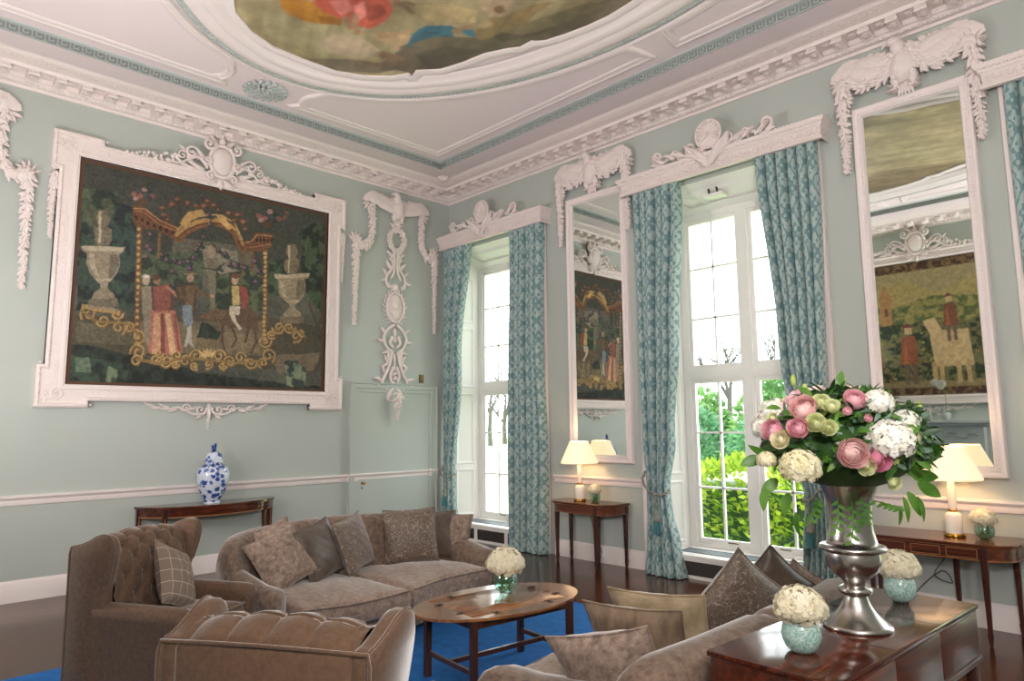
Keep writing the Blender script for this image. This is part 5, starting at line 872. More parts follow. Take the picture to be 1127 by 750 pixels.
('p','2c4236',[(2.07,1.62),(2.07,1.61),(2.06,1.6),(2.04,1.59),(2.03,1.59),(2.02,1.59),(2.01,1.6),(2.0,1.61),(2.01,1.62),(2.02,1.63),(2.03,1.64),(2.04,1.64),(2.06,1.64),(2.06,1.63)]),
('p','3a3040',[(2.09,1.52),(2.09,1.5),(2.08,1.48),(2.06,1.47),(2.04,1.47),(2.02,1.47),(2.01,1.49),(2.01,1.5),(2.01,1.52),(2.02,1.54),(2.04,1.55),(2.06,1.55),(2.08,1.55),(2.09,1.53)]),
('p','76506a',[(2.06,1.52),(2.06,1.52),(2.05,1.51),(2.04,1.5),(2.03,1.5),(2.02,1.5),(2.02,1.51),(2.01,1.52),(2.01,1.53),(2.02,1.54),(2.03,1.54),(2.04,1.54),(2.05,1.54),(2.06,1.53)]),
('p','2c4236',[(2.12,1.49),(2.12,1.48),(2.11,1.47),(2.1,1.46),(2.08,1.46),(2.07,1.46),(2.06,1.47),(2.06,1.48),(2.06,1.49),(2.07,1.5),(2.08,1.5),(2.09,1.51),(2.11,1.5),(2.12,1.5)]),
('p','3a3040',[(2.05,1.37),(2.05,1.35),(2.04,1.34),(2.02,1.33),(2.0,1.32),(1.98,1.33),(1.97,1.34),(1.97,1.36),(1.97,1.38),(1.98,1.4),(2.0,1.4),(2.02,1.41),(2.03,1.4),(2.04,1.39)]),
('p','76506a',[(2.02,1.38),(2.02,1.37),(2.01,1.36),(2.0,1.36),(1.99,1.36),(1.98,1.36),(1.97,1.36),(1.97,1.38),(1.97,1.38),(1.98,1.39),(1.99,1.4),(2.0,1.4),(2.01,1.4),(2.02,1.39)]),
('p','2c4236',[(2.08,1.34),(2.08,1.33),(2.07,1.32),(2.06,1.32),(2.04,1.32),(2.03,1.32),(2.02,1.33),(2.02,1.34),(2.02,1.34),(2.03,1.36),(2.04,1.36),(2.05,1.36),(2.07,1.36),(2.08,1.35)]),
('p','3a3040',[(1.58,1.48),(1.57,1.46),(1.56,1.45),(1.55,1.44),(1.53,1.44),(1.52,1.44),(1.51,1.45),(1.5,1.47),(1.5,1.49),(1.51,1.5),(1.53,1.51),(1.55,1.52),(1.56,1.51),(1.57,1.5)]),
('p','7a5a50',[(1.55,1.49),(1.54,1.48),(1.54,1.47),(1.53,1.47),(1.52,1.46),(1.51,1.47),(1.51,1.48),(1.5,1.48),(1.51,1.49),(1.51,1.5),(1.52,1.51),(1.53,1.51),(1.54,1.51),(1.54,1.5)]),
('p','2c4236',[(1.6,1.46),(1.6,1.44),(1.59,1.44),(1.58,1.43),(1.57,1.43),(1.56,1.43),(1.55,1.44),(1.54,1.45),(1.55,1.46),(1.56,1.46),(1.57,1.47),(1.58,1.47),(1.59,1.47),(1.6,1.46)]),
('p','3a3040',[(1.52,1.43),(1.51,1.41),(1.5,1.4),(1.49,1.39),(1.47,1.38),(1.46,1.39),(1.44,1.4),(1.44,1.42),(1.44,1.44),(1.45,1.45),(1.47,1.46),(1.48,1.46),(1.5,1.46),(1.51,1.44)]),
('p','76506a',[(1.49,1.44),(1.48,1.43),(1.48,1.42),(1.47,1.41),(1.46,1.41),(1.45,1.42),(1.45,1.42),(1.44,1.43),(1.44,1.44),(1.45,1.45),(1.46,1.45),(1.47,1.46),(1.48,1.45),(1.48,1.45)]),
('p','2c4236',[(1.54,1.4),(1.54,1.39),(1.53,1.38),(1.52,1.38),(1.51,1.38),(1.5,1.38),(1.49,1.38),(1.48,1.39),(1.49,1.4),(1.49,1.41),(1.5,1.42),(1.52,1.42),(1.53,1.42),(1.54,1.41)]),
('p','3a3040',[(1.57,1.7),(1.56,1.68),(1.56,1.67),(1.54,1.66),(1.52,1.66),(1.51,1.66),(1.5,1.67),(1.49,1.69),(1.5,1.71),(1.5,1.72),(1.52,1.73),(1.54,1.74),(1.55,1.73),(1.56,1.72)]),
('p','7a5a50',[(1.54,1.71),(1.54,1.7),(1.53,1.69),(1.52,1.69),(1.51,1.68),(1.5,1.69),(1.5,1.69),(1.5,1.7),(1.5,1.71),(1.5,1.72),(1.51,1.73),(1.52,1.73),(1.53,1.73),(1.54,1.72)]),
('p','2c4236',[(1.6,1.68),(1.59,1.67),(1.58,1.66),(1.57,1.65),(1.56,1.65),(1.55,1.65),(1.54,1.66),(1.54,1.67),(1.54,1.68),(1.55,1.68),(1.56,1.69),(1.57,1.69),(1.58,1.69),(1.59,1.68)]),
('p','3a3040',[(1.23,1.43),(1.22,1.41),(1.21,1.4),(1.2,1.39),(1.18,1.38),(1.17,1.39),(1.16,1.4),(1.15,1.42),(1.16,1.43),(1.16,1.45),(1.18,1.46),(1.2,1.46),(1.21,1.46),(1.22,1.44)]),
('p','76506a',[(1.2,1.44),(1.2,1.43),(1.19,1.42),(1.18,1.41),(1.17,1.41),(1.16,1.41),(1.16,1.42),(1.16,1.43),(1.16,1.44),(1.16,1.45),(1.17,1.45),(1.18,1.45),(1.19,1.45),(1.19,1.44)]),
('p','2c4236',[(1.25,1.4),(1.25,1.39),(1.24,1.38),(1.23,1.38),(1.22,1.38),(1.21,1.38),(1.2,1.38),(1.19,1.39),(1.2,1.4),(1.2,1.41),(1.22,1.42),(1.23,1.42),(1.24,1.42),(1.25,1.41)]),
('p','3a3040',[(1.02,1.18),(1.02,1.17),(1.01,1.15),(0.99,1.14),(0.98,1.14),(0.96,1.15),(0.95,1.16),(0.95,1.18),(0.95,1.19),(0.96,1.21),(0.97,1.22),(0.99,1.22),(1.0,1.21),(1.01,1.2)]),
('p','7a5a50',[(0.99,1.19),(0.99,1.18),(0.98,1.18),(0.98,1.17),(0.97,1.17),(0.96,1.17),(0.96,1.18),(0.95,1.19),(0.95,1.2),(0.96,1.21),(0.97,1.21),(0.98,1.21),(0.98,1.21),(0.99,1.2)]),
('p','2c4236',[(1.04,1.16),(1.04,1.15),(1.03,1.14),(1.02,1.14),(1.01,1.13),(1.0,1.14),(0.99,1.14),(0.99,1.15),(0.99,1.16),(1.0,1.17),(1.01,1.18),(1.02,1.18),(1.03,1.17),(1.04,1.17)]),
('p','3a3040',[(1.91,1.53),(1.9,1.52),(1.89,1.5),(1.88,1.49),(1.86,1.49),(1.84,1.49),(1.83,1.5),(1.83,1.52),(1.83,1.54),(1.84,1.56),(1.86,1.56),(1.87,1.57),(1.89,1.56),(1.9,1.55)]),
('p','76506a',[(1.88,1.54),(1.87,1.53),(1.87,1.52),(1.86,1.52),(1.85,1.52),(1.84,1.52),(1.83,1.53),(1.83,1.54),(1.83,1.54),(1.84,1.55),(1.85,1.56),(1.86,1.56),(1.86,1.56),(1.87,1.55)]),
('p','2c4236',[(1.94,1.51),(1.93,1.5),(1.92,1.49),(1.91,1.48),(1.9,1.48),(1.88,1.48),(1.88,1.49),(1.87,1.5),(1.88,1.51),(1.88,1.52),(1.9,1.52),(1.91,1.52),(1.92,1.52),(1.93,1.52)]),
('l','2c3a2c',0.015,[(1.35,1.86),(1.3,1.7),(1.18,1.53),(0.99,1.48),(0.85,1.58)]),
('l','2c3a2c',0.015,[(1.41,2.05),(1.44,1.77),(1.6,1.62),(1.93,1.54)]),
('p','8c7b60',[(1.49,1.67),(1.49,1.63),(1.47,1.6),(1.45,1.57),(1.42,1.57),(1.39,1.58),(1.38,1.61),(1.37,1.65),(1.37,1.68),(1.39,1.72),(1.41,1.74),(1.44,1.74),(1.47,1.73),(1.48,1.7)]),
('p','6e624e',[(1.37,1.57),(1.52,1.6),(1.51,1.43),(1.4,1.41)]),
('p','746a54',[(1.4,1.46),(1.5,1.47),(1.5,0.95),(1.45,0.94)]),
('l','2a3a2c',0.02,[(1.35,1.45),(1.5,1.45),(1.6,1.55)]),
('p','5a3a30',[(0.78,1.15),(0.98,1.2),(1.05,1.02),(1.03,0.87),(0.81,0.84)]),
('p','8a4a3c',[(0.8,1.15),(0.96,1.19),(1.01,1.02),(1.0,0.89),(0.83,0.87)]),
('p','a8624c',[(0.77,0.86),(1.06,0.9),(1.11,0.69),(1.16,0.4),(1.02,0.36),(0.8,0.38),(0.76,0.5)]),
('p','c08a5e',[(0.83,0.83),(0.9,0.85),(0.91,0.37),(0.82,0.38)]),
('p','c99a68',[(0.95,0.85),(1.01,0.86),(1.09,0.4),(1.02,0.37)]),
('p','8c4038',[(1.04,0.87),(1.07,0.86),(1.14,0.41),(1.11,0.4)]),
('p','7e3c34',[(0.9,0.84),(0.94,0.84),(0.97,0.36),(0.92,0.36)]),
('p','8d6a50',[(0.88,1.24),(0.87,1.22),(0.86,1.19),(0.85,1.18),(0.83,1.18),(0.81,1.19),(0.8,1.2),(0.8,1.23),(0.8,1.25),(0.81,1.27),(0.82,1.29),(0.84,1.29),(0.86,1.28),(0.87,1.26)]),
('p','5a3a2a',[(0.87,1.27),(0.87,1.25),(0.86,1.24),(0.84,1.23),(0.82,1.22),(0.8,1.23),(0.79,1.24),(0.78,1.25),(0.79,1.27),(0.8,1.29),(0.82,1.3),(0.84,1.3),(0.85,1.3),(0.87,1.28)]),
('l','a86a50',0.035,[(0.96,1.16),(1.07,1.07),(1.17,1.04)]),
('p','c4a080',[(1.2,1.05),(1.2,1.04),(1.19,1.03),(1.18,1.03),(1.18,1.02),(1.17,1.03),(1.16,1.03),(1.16,1.04),(1.16,1.05),(1.16,1.06),(1.17,1.07),(1.18,1.07),(1.19,1.06),(1.2,1.06)]),
('p','8f8168',[(0.68,1.14),(0.78,1.15),(0.81,0.87),(0.71,0.82)]),
('p','857a66',[(0.71,0.86),(0.79,0.87),(0.79,0.5),(0.75,0.5)]),
('p','b09478',[(0.76,1.22),(0.76,1.2),(0.75,1.18),(0.74,1.16),(0.72,1.16),(0.7,1.17),(0.69,1.19),(0.69,1.21),(0.69,1.23),(0.7,1.25),(0.71,1.26),(0.73,1.27),(0.75,1.26),(0.76,1.24)]),
('p','c7bda8',[(0.76,1.26),(0.76,1.25),(0.75,1.24),(0.73,1.24),(0.72,1.23),(0.7,1.24),(0.69,1.24),(0.68,1.25),(0.69,1.26),(0.7,1.27),(0.71,1.28),(0.73,1.28),(0.75,1.28),(0.76,1.27)]),
('p','4d3a2a',[(1.06,1.21),(1.26,1.25),(1.29,1.05),(1.26,0.71),(1.21,0.96),(1.11,0.99),(1.05,1.1)]),
('p','6b5234',[(1.16,1.2),(1.26,1.22),(1.26,0.92),(1.18,0.93)]),
('p','6a7780',[(1.14,0.97),(1.24,0.98),(1.26,0.75),(1.18,0.72),(1.14,0.82)]),
('p','98958a',[(1.19,0.72),(1.24,0.74),(1.26,0.54),(1.3,0.46),(1.21,0.54)]),
('l','a89f8c',0.03,[(1.22,0.7),(1.19,0.49)]),
('p','a07c60',[(1.25,1.31),(1.24,1.29),(1.23,1.27),(1.22,1.26),(1.2,1.25),(1.18,1.26),(1.17,1.28),(1.17,1.3),(1.17,1.32),(1.18,1.34),(1.2,1.35),(1.21,1.36),(1.23,1.35),(1.24,1.33)]),
('p','5f4a3a',[(1.13,1.34),(1.28,1.37),(1.25,1.4),(1.16,1.39)]),
('l','a09050',0.008,[(1.13,1.34),(1.28,1.37)]),
('l','6b4c30',0.035,[(1.26,1.2),(1.37,1.12),(1.45,1.11)]),
('p','b28c6c',[(1.49,1.12),(1.49,1.11),(1.48,1.1),(1.47,1.1),(1.46,1.1),(1.45,1.1),(1.44,1.11),(1.44,1.12),(1.44,1.13),(1.45,1.14),(1.46,1.14),(1.47,1.14),(1.48,1.14),(1.49,1.13)]),
('l','5d4a34',0.03,[(1.08,1.17),(1.11,1.07),(1.18,1.04)]),
('p','5b4430',[(1.56,0.91),(1.69,0.99),(1.95,1.04),(2.06,0.92),(2.06,0.74),(1.96,0.77),(1.7,0.75),(1.57,0.8)]),
('p','6f553a',[(1.4,0.9),(1.5,0.97),(1.65,0.96),(1.61,0.85),(1.48,0.82),(1.36,0.84)]),
('p','6f5236',[(1.45,0.89),(1.45,0.88),(1.44,0.86),(1.42,0.84),(1.4,0.83),(1.38,0.83),(1.36,0.83),(1.34,0.84),(1.34,0.86),(1.36,0.87),(1.37,0.89),(1.4,0.9),(1.42,0.91),(1.44,0.9)]),
('l','54402c',0.03,[(1.61,0.78),(1.61,0.57),(1.66,0.44)]),
('l','54402c',0.028,[(2.01,0.78),(2.04,0.6),(1.98,0.46)]),
('l','4b3828',0.026,[(1.72,0.77),(1.79,0.62),(1.73,0.51)]),
('l','4b3828',0.03,[(1.94,0.79),(1.9,0.59)]),
('p','8a3a32',[(1.79,1.29),(1.88,1.29),(1.91,1.13),(1.9,1.01),(1.84,1.03)]),
('p','b59a54',[(1.7,1.28),(1.79,1.29),(1.82,1.05),(1.72,1.02)]),
('p','b8a890',[(1.69,1.02),(1.82,1.03),(1.81,0.92),(1.76,0.92),(1.78,0.84),(1.85,0.76),(1.82,0.74),(1.73,0.84),(1.69,0.92)]),
('p','b08668',[(1.78,1.37),(1.78,1.34),(1.77,1.32),(1.75,1.3),(1.73,1.3),(1.71,1.31),(1.7,1.33),(1.7,1.35),(1.7,1.38),(1.71,1.4),(1.73,1.41),(1.75,1.42),(1.76,1.41),(1.78,1.39)]),
('p','6a3c2c',[(1.8,1.42),(1.79,1.4),(1.78,1.39),(1.76,1.38),(1.74,1.38),(1.71,1.38),(1.7,1.39),(1.69,1.4),(1.7,1.42),(1.71,1.43),(1.73,1.44),(1.76,1.44),(1.78,1.44),(1.79,1.43)]),
('l','8a3a32',0.03,[(1.88,1.26),(1.91,1.15),(1.86,1.02)]),
('l','7a5a2c',0.03,[(0.12,0.7),(0.1,0.75),(0.12,0.8),(0.16,0.84),(0.2,0.84),(0.23,0.81),(0.24,0.77),(0.22,0.73),(0.2,0.72),(0.17,0.72),(0.16,0.74),(0.15,0.76),(0.16,0.77),(0.18,0.78)]),
('l','b8934c',0.014,[(0.11,0.7),(0.1,0.76),(0.11,0.81),(0.15,0.84),(0.19,0.84),(0.22,0.82),(0.23,0.78),(0.22,0.74),(0.2,0.72),(0.17,0.72),(0.15,0.74),(0.15,0.76),(0.16,0.78),(0.17,0.79)]),
('l','7a5a2c',0.03,[(0.25,0.68),(0.28,0.64),(0.31,0.63),(0.35,0.64),(0.37,0.68),(0.37,0.71),(0.35,0.74),(0.32,0.74),(0.3,0.73),(0.29,0.71),(0.3,0.69),(0.3,0.68),(0.32,0.68),(0.33,0.68)]),
('l','b8934c',0.014,[(0.25,0.69),(0.27,0.65),(0.31,0.64),(0.34,0.65),(0.36,0.68),(0.36,0.72),(0.34,0.74),(0.32,0.75),(0.3,0.74),(0.29,0.72),(0.29,0.7),(0.3,0.69),(0.31,0.69),(0.32,0.69)]),
('l','7a5a2c',0.03,[(0.52,0.8),(0.5,0.76),(0.47,0.73),(0.44,0.73),(0.42,0.76),(0.41,0.79),(0.42,0.81),(0.44,0.83),(0.46,0.83),(0.47,0.81),(0.48,0.79),(0.47,0.78),(0.46,0.77),(0.45,0.78)]),
('l','b8934c',0.014,[(0.51,0.8),(0.5,0.76),(0.47,0.74),(0.44,0.74),(0.41,0.76),(0.41,0.79),(0.42,0.82),(0.44,0.84),(0.46,0.83),(0.47,0.82),(0.47,0.8),(0.47,0.79),(0.46,0.78),(0.45,0.78)]),
('l','7a5a2c',0.03,[(0.52,0.57),(0.55,0.61),(0.54,0.66),(0.52,0.69),(0.48,0.7),(0.45,0.68),(0.43,0.65),(0.44,0.62),(0.46,0.6),(0.48,0.6),(0.5,0.61),(0.5,0.63),(0.5,0.64),(0.49,0.65)]),
('l','b8934c',0.014,[(0.52,0.57),(0.54,0.62),(0.54,0.67),(0.51,0.7),(0.47,0.71),(0.44,0.69),(0.43,0.66),(0.43,0.63),(0.45,0.61),(0.48,0.6),(0.49,0.62),(0.5,0.64),(0.49,0.65),(0.48,0.66)]),
('l','7a5a2c',0.03,[(0.54,0.69),(0.58,0.7),(0.61,0.7),(0.63,0.67),(0.63,0.64),(0.61,0.62),(0.59,0.61),(0.57,0.61),(0.56,0.63),(0.56,0.65),(0.57,0.66),(0.58,0.67),(0.59,0.66),(0.59,0.65)]),
('l','b8934c',0.014,[(0.54,0.7),(0.57,0.71),(0.6,0.7),(0.62,0.68),(0.62,0.65),(0.61,0.62),(0.58,0.61),(0.56,0.62),(0.55,0.64),(0.56,0.66),(0.56,0.67),(0.58,0.67),(0.59,0.67),(0.59,0.66)]),
('l','7a5a2c',0.03,[(0.65,0.47),(0.7,0.48),(0.73,0.51),(0.74,0.55),(0.73,0.59),(0.7,0.61),(0.67,0.61),(0.64,0.58),(0.64,0.56),(0.65,0.53),(0.67,0.52),(0.68,0.53),(0.7,0.54),(0.7,0.55)]),
('l','b8934c',0.014,[(0.65,0.48),(0.69,0.48),(0.73,0.51),(0.74,0.56),(0.72,0.6),(0.7,0.62),(0.66,0.62),(0.64,0.59),(0.64,0.56),(0.64,0.54),(0.66,0.53),(0.68,0.54),(0.69,0.55),(0.69,0.56)]),
('l','7a5a2c',0.03,[(0.6,0.36),(0.62,0.41),(0.65,0.45),(0.7,0.45),(0.73,0.43),(0.75,0.39),(0.74,0.35),(0.71,0.33),(0.68,0.33),(0.66,0.34),(0.66,0.37),(0.66,0.39),(0.68,0.4),(0.69,0.4)]),
('l','b8934c',0.014,[(0.6,0.36),(0.61,0.42),(0.65,0.46),(0.69,0.46),(0.73,0.44),(0.74,0.4),(0.73,0.36),(0.71,0.34),(0.68,0.34),(0.66,0.35),(0.65,0.38),(0.66,0.4),(0.67,0.4),(0.69,0.4)]),
('l','7a5a2c',0.03,[(0.74,0.28),(0.72,0.32),(0.69,0.34),(0.66,0.33),(0.63,0.3),(0.63,0.27),(0.64,0.25),(0.67,0.24),(0.69,0.24),(0.7,0.26),(0.7,0.28),(0.69,0.29),(0.68,0.29),(0.67,0.29)]),
('l','b8934c',0.014,[(0.74,0.29),(0.72,0.33),(0.69,0.34),(0.65,0.34),(0.63,0.31),(0.63,0.28),(0.64,0.26),(0.66,0.24),(0.68,0.25),(0.7,0.27),(0.7,0.28),(0.69,0.3),(0.68,0.3),(0.67,0.3)]),
('l','7a5a2c',0.03,[(2.24,0.62),(2.22,0.57),(2.18,0.54),(2.13,0.54),(2.1,0.57),(2.09,0.6),(2.1,0.64),(2.13,0.66),(2.16,0.66),(2.18,0.64),(2.19,0.61),(2.18,0.6),(2.16,0.59),(2.15,0.59)]),
('l','b8934c',0.014,[(2.24,0.63),(2.22,0.57),(2.17,0.55),(2.13,0.55),(2.09,0.57),(2.08,0.61),(2.1,0.65),(2.13,0.67),(2.16,0.66),(2.18,0.64),(2.18,0.62),(2.17,0.6),(2.16,0.6),(2.14,0.6)]),
('l','7a5a2c',0.03,[(2.26,0.35),(2.3,0.4),(2.29,0.46),(2.26,0.5),(2.21,0.51),(2.16,0.49),(2.14,0.45),(2.15,0.42),(2.17,0.39),(2.2,0.39),(2.23,0.4),(2.24,0.42),(2.23,0.44),(2.22,0.45)]),
('l','b8934c',0.014,[(2.26,0.36),(2.29,0.41),(2.29,0.47),(2.25,0.51),(2.2,0.52),(2.16,0.5),(2.14,0.46),(2.14,0.42),(2.17,0.4),(2.2,0.4),(2.22,0.41),(2.23,0.43),(2.23,0.45),(2.21,0.46)]),
('l','7a5a2c',0.03,[(2.11,0.27),(2.08,0.3),(2.08,0.34),(2.09,0.38),(2.13,0.39),(2.16,0.38),(2.18,0.36),(2.18,0.34),(2.17,0.32),(2.15,0.31),(2.13,0.31),(2.12,0.33),(2.12,0.34),(2.13,0.35)]),
('l','b8934c',0.014,[(2.11,0.28),(2.08,0.31),(2.07,0.35),(2.09,0.38),(2.12,0.4),(2.15,0.39),(2.17,0.37),(2.18,0.34),(2.16,0.32),(2.14,0.32),(2.12,0.32),(2.11,0.34),(2.12,0.35),(2.12,0.36)]),
('l','7a5a2c',0.03,[(2.24,0.79),(2.27,0.74),(2.32,0.73),(2.37,0.74),(2.4,0.78),(2.4,0.82),(2.38,0.85),(2.34,0.86),(2.31,0.85),(2.3,0.82),(2.3,0.8),(2.31,0.78),(2.33,0.78),(2.34,0.79)]),
('l','b8934c',0.014,[(2.24,0.8),(2.27,0.75),(2.32,0.74),(2.37,0.75),(2.39,0.79),(2.39,0.83),(2.37,0.86),(2.34,0.87),(2.31,0.86),(2.29,0.83),(2.29,0.81),(2.31,0.79),(2.33,0.79),(2.34,0.8)]),
('l','7a5a2c',0.03,[(2.57,0.83),(2.55,0.78),(2.5,0.75),(2.46,0.76),(2.43,0.78),(2.42,0.82),(2.43,0.85),(2.46,0.86),(2.49,0.86),(2.51,0.85),(2.51,0.82),(2.5,0.81),(2.49,0.8),(2.47,0.8)]),
('l','b8934c',0.014,[(2.56,0.84),(2.54,0.79),(2.5,0.76),(2.45,0.76),(2.42,0.79),(2.41,0.82),(2.43,0.86),(2.46,0.87),(2.49,0.87),(2.5,0.86),(2.51,0.83),(2.5,0.82),(2.48,0.81),(2.47,0.81)]),
('l','7a5a2c',0.03,[(2.55,0.63),(2.6,0.64),(2.64,0.67),(2.65,0.71),(2.64,0.75),(2.6,0.77),(2.57,0.76),(2.54,0.74),(2.54,0.72),(2.55,0.69),(2.57,0.68),(2.59,0.69),(2.6,0.7),(2.6,0.71)]),
('l','b8934c',0.014,[(2.54,0.64),(2.6,0.65),(2.64,0.68),(2.65,0.72),(2.63,0.76),(2.6,0.78),(2.56,0.77),(2.54,0.75),(2.53,0.72),(2.54,0.7),(2.56,0.69),(2.58,0.7),(2.59,0.71),(2.59,0.72)]),
('l','7a5a2c',0.03,[(2.69,0.72),(2.65,0.71),(2.62,0.73),(2.61,0.75),(2.61,0.78),(2.63,0.8),(2.66,0.8),(2.68,0.79),(2.68,0.78),(2.68,0.76),(2.67,0.75),(2.65,0.75),(2.64,0.76),(2.64,0.76)]),
('l','b8934c',0.014,[(2.68,0.73),(2.65,0.72),(2.62,0.74),(2.6,0.76),(2.61,0.79),(2.63,0.81),(2.65,0.81),(2.67,0.8),(2.68,0.79),(2.68,0.77),(2.66,0.76),(2.65,0.76),(2.64,0.76),(2.64,0.77)]),
('l','7a5a2c',0.03,[(2.28,0.66),(2.24,0.65),(2.21,0.66),(2.19,0.69),(2.2,0.72),(2.22,0.74),(2.24,0.75),(2.26,0.74),(2.27,0.72),(2.27,0.7),(2.26,0.69),(2.24,0.69),(2.23,0.69),(2.23,0.7)]),
('l','b8934c',0.014,[(2.28,0.67),(2.24,0.66),(2.2,0.67),(2.19,0.7),(2.19,0.73),(2.21,0.75),(2.24,0.76),(2.26,0.75),(2.27,0.73),(2.26,0.71),(2.25,0.7),(2.24,0.7),(2.23,0.7),(2.22,0.71)]),
('l','7a5a2c',0.03,[(0.94,0.31),(0.92,0.28),(0.89,0.26),(0.86,0.26),(0.84,0.28),(0.83,0.3),(0.84,0.33),(0.86,0.34),(0.88,0.34),(0.9,0.33),(0.9,0.31),(0.89,0.3),(0.88,0.29),(0.87,0.3)]),
('l','b8934c',0.014,[(0.93,0.32),(0.92,0.28),(0.89,0.26),(0.86,0.26),(0.84,0.28),(0.83,0.31),(0.84,0.34),(0.86,0.35),(0.88,0.35),(0.89,0.33),(0.89,0.32),(0.89,0.3),(0.88,0.3),(0.87,0.3)]),
('l','7a5a2c',0.03,[(0.92,0.28),(0.94,0.24),(0.98,0.22),(1.02,0.24),(1.04,0.27),(1.04,0.3),(1.02,0.33),(0.99,0.34),(0.97,0.33),(0.96,0.31),(0.96,0.29),(0.97,0.28),(0.99,0.27),(1.0,0.28)]),
('l','b8934c',0.014,[(0.91,0.29),(0.94,0.25),(0.98,0.23),(1.01,0.24),(1.04,0.28),(1.04,0.31),(1.02,0.34),(0.99,0.35),(0.97,0.34),(0.95,0.32),(0.96,0.3),(0.97,0.28),(0.98,0.28),(0.99,0.29)]),
('l','7a5a2c',0.03,[(1.14,0.3),(1.1,0.29),(1.06,0.31),(1.05,0.34),(1.05,0.38),(1.07,0.4),(1.1,0.41),(1.12,0.4),(1.14,0.37),(1.13,0.35),(1.12,0.34),(1.1,0.34),(1.09,0.35),(1.09,0.36)]),
('l','b8934c',0.014,[(1.14,0.31),(1.1,0.3),(1.06,0.32),(1.04,0.35),(1.05,0.39),(1.07,0.41),(1.1,0.42),(1.12,0.4),(1.13,0.38),(1.13,0.36),(1.11,0.35),(1.1,0.35),(1.09,0.36),(1.08,0.37)]),
('l','7a5a2c',0.03,[(1.27,0.31),(1.25,0.35),(1.22,0.37),(1.18,0.36),(1.16,0.34),(1.15,0.3),(1.17,0.28),(1.19,0.27),(1.21,0.27),(1.23,0.29),(1.23,0.31),(1.22,0.32),(1.21,0.33),(1.2,0.32)]),
('l','b8934c',0.014,[(1.27,0.32),(1.25,0.36),(1.21,0.38),(1.18,0.37),(1.15,0.34),(1.15,0.31),(1.16,0.28),(1.19,0.27),(1.21,0.28),(1.22,0.3),(1.22,0.32),(1.22,0.33),(1.2,0.33),(1.19,0.33)]),
('l','7a5a2c',0.03,[(1.25,0.36),(1.26,0.4),(1.29,0.43),(1.32,0.44),(1.36,0.42),(1.37,0.39),(1.36,0.36),(1.34,0.34),(1.31,0.34),(1.3,0.35),(1.29,0.37),(1.3,0.39),(1.31,0.39),(1.32,0.39)]),
('l','b8934c',0.014,[(1.24,0.37),(1.25,0.41),(1.28,0.44),(1.32,0.45),(1.35,0.43),(1.36,0.4),(1.36,0.36),(1.33,0.35),(1.31,0.35),(1.29,0.36),(1.29,0.38),(1.29,0.39),(1.3,0.4),(1.32,0.4)]),
('l','7a5a2c',0.03,[(1.66,0.4),(1.64,0.44),(1.6,0.46),(1.56,0.45),(1.54,0.42),(1.53,0.39),(1.55,0.36),(1.57,0.35),(1.6,0.36),(1.61,0.38),(1.61,0.4),(1.6,0.41),(1.59,0.41),(1.58,0.41)]),
('l','b8934c',0.014,[(1.66,0.41),(1.64,0.45),(1.6,0.47),(1.56,0.46),(1.53,0.43),(1.53,0.4),(1.54,0.37),(1.57,0.36),(1.59,0.36),(1.61,0.38),(1.61,0.4),(1.6,0.42),(1.59,0.42),(1.58,0.42)]),
('l','7a5a2c',0.03,[(1.64,0.31),(1.65,0.35),(1.68,0.38),(1.72,0.39),(1.76,0.37),(1.77,0.33),(1.76,0.3),(1.74,0.28),(1.71,0.28),(1.69,0.3),(1.69,0.32),(1.69,0.33),(1.71,0.34),(1.72,0.34)]),
('l','b8934c',0.014,[(1.64,0.32),(1.65,0.36),(1.68,0.39),(1.72,0.4),(1.75,0.38),(1.76,0.34),(1.76,0.31),(1.73,0.29),(1.71,0.29),(1.69,0.31),(1.68,0.33),(1.69,0.34),(1.7,0.35),(1.71,0.35)]),
('l','7a5a2c',0.03,[(1.89,0.32),(1.92,0.36),(1.91,0.41),(1.88,0.44),(1.84,0.45),(1.81,0.43),(1.8,0.4),(1.8,0.37),(1.82,0.36),(1.84,0.35),(1.86,0.36),(1.87,0.38),(1.86,0.4),(1.85,0.4)]),
('l','b8934c',0.014,[(1.88,0.33),(1.91,0.37),(1.91,0.42),(1.88,0.45),(1.84,0.46),(1.81,0.44),(1.79,0.41),(1.8,0.38),(1.82,0.36),(1.84,0.36),(1.86,0.37),(1.86,0.39),(1.86,0.4),(1.85,0.41)]),
('l','7a5a2c',0.03,[(2.07,0.34),(2.05,0.28),(2.01,0.26),(1.96,0.26),(1.93,0.29),(1.92,0.33),(1.93,0.36),(1.96,0.38),(1.99,0.37),(2.01,0.36),(2.01,0.33),(2.0,0.32),(1.99,0.31),(1.98,0.31)]),
('l','b8934c',0.014,[(2.06,0.34),(2.04,0.29),(2.0,0.27),(1.96,0.27),(1.92,0.3),(1.91,0.34),(1.93,0.37),(1.96,0.38),(1.99,0.38),(2.01,0.36),(2.01,0.34),(2.0,0.32),(1.98,0.32),(1.97,0.32)]),
('l','7a5a2c',0.03,[(1.44,0.22),(1.48,0.23),(1.5,0.25),(1.51,0.28),(1.5,0.3),(1.48,0.32),(1.46,0.32),(1.44,0.3),(1.44,0.28),(1.44,0.27),(1.46,0.26),(1.47,0.26),(1.48,0.27),(1.48,0.28)]),
('l','b8934c',0.014,[(1.44,0.23),(1.47,0.23),(1.5,0.26),(1.51,0.28),(1.5,0.31),(1.48,0.33),(1.45,0.32),(1.44,0.31),(1.43,0.29),(1.44,0.27),(1.45,0.27),(1.46,0.27),(1.47,0.28),(1.47,0.29)]),
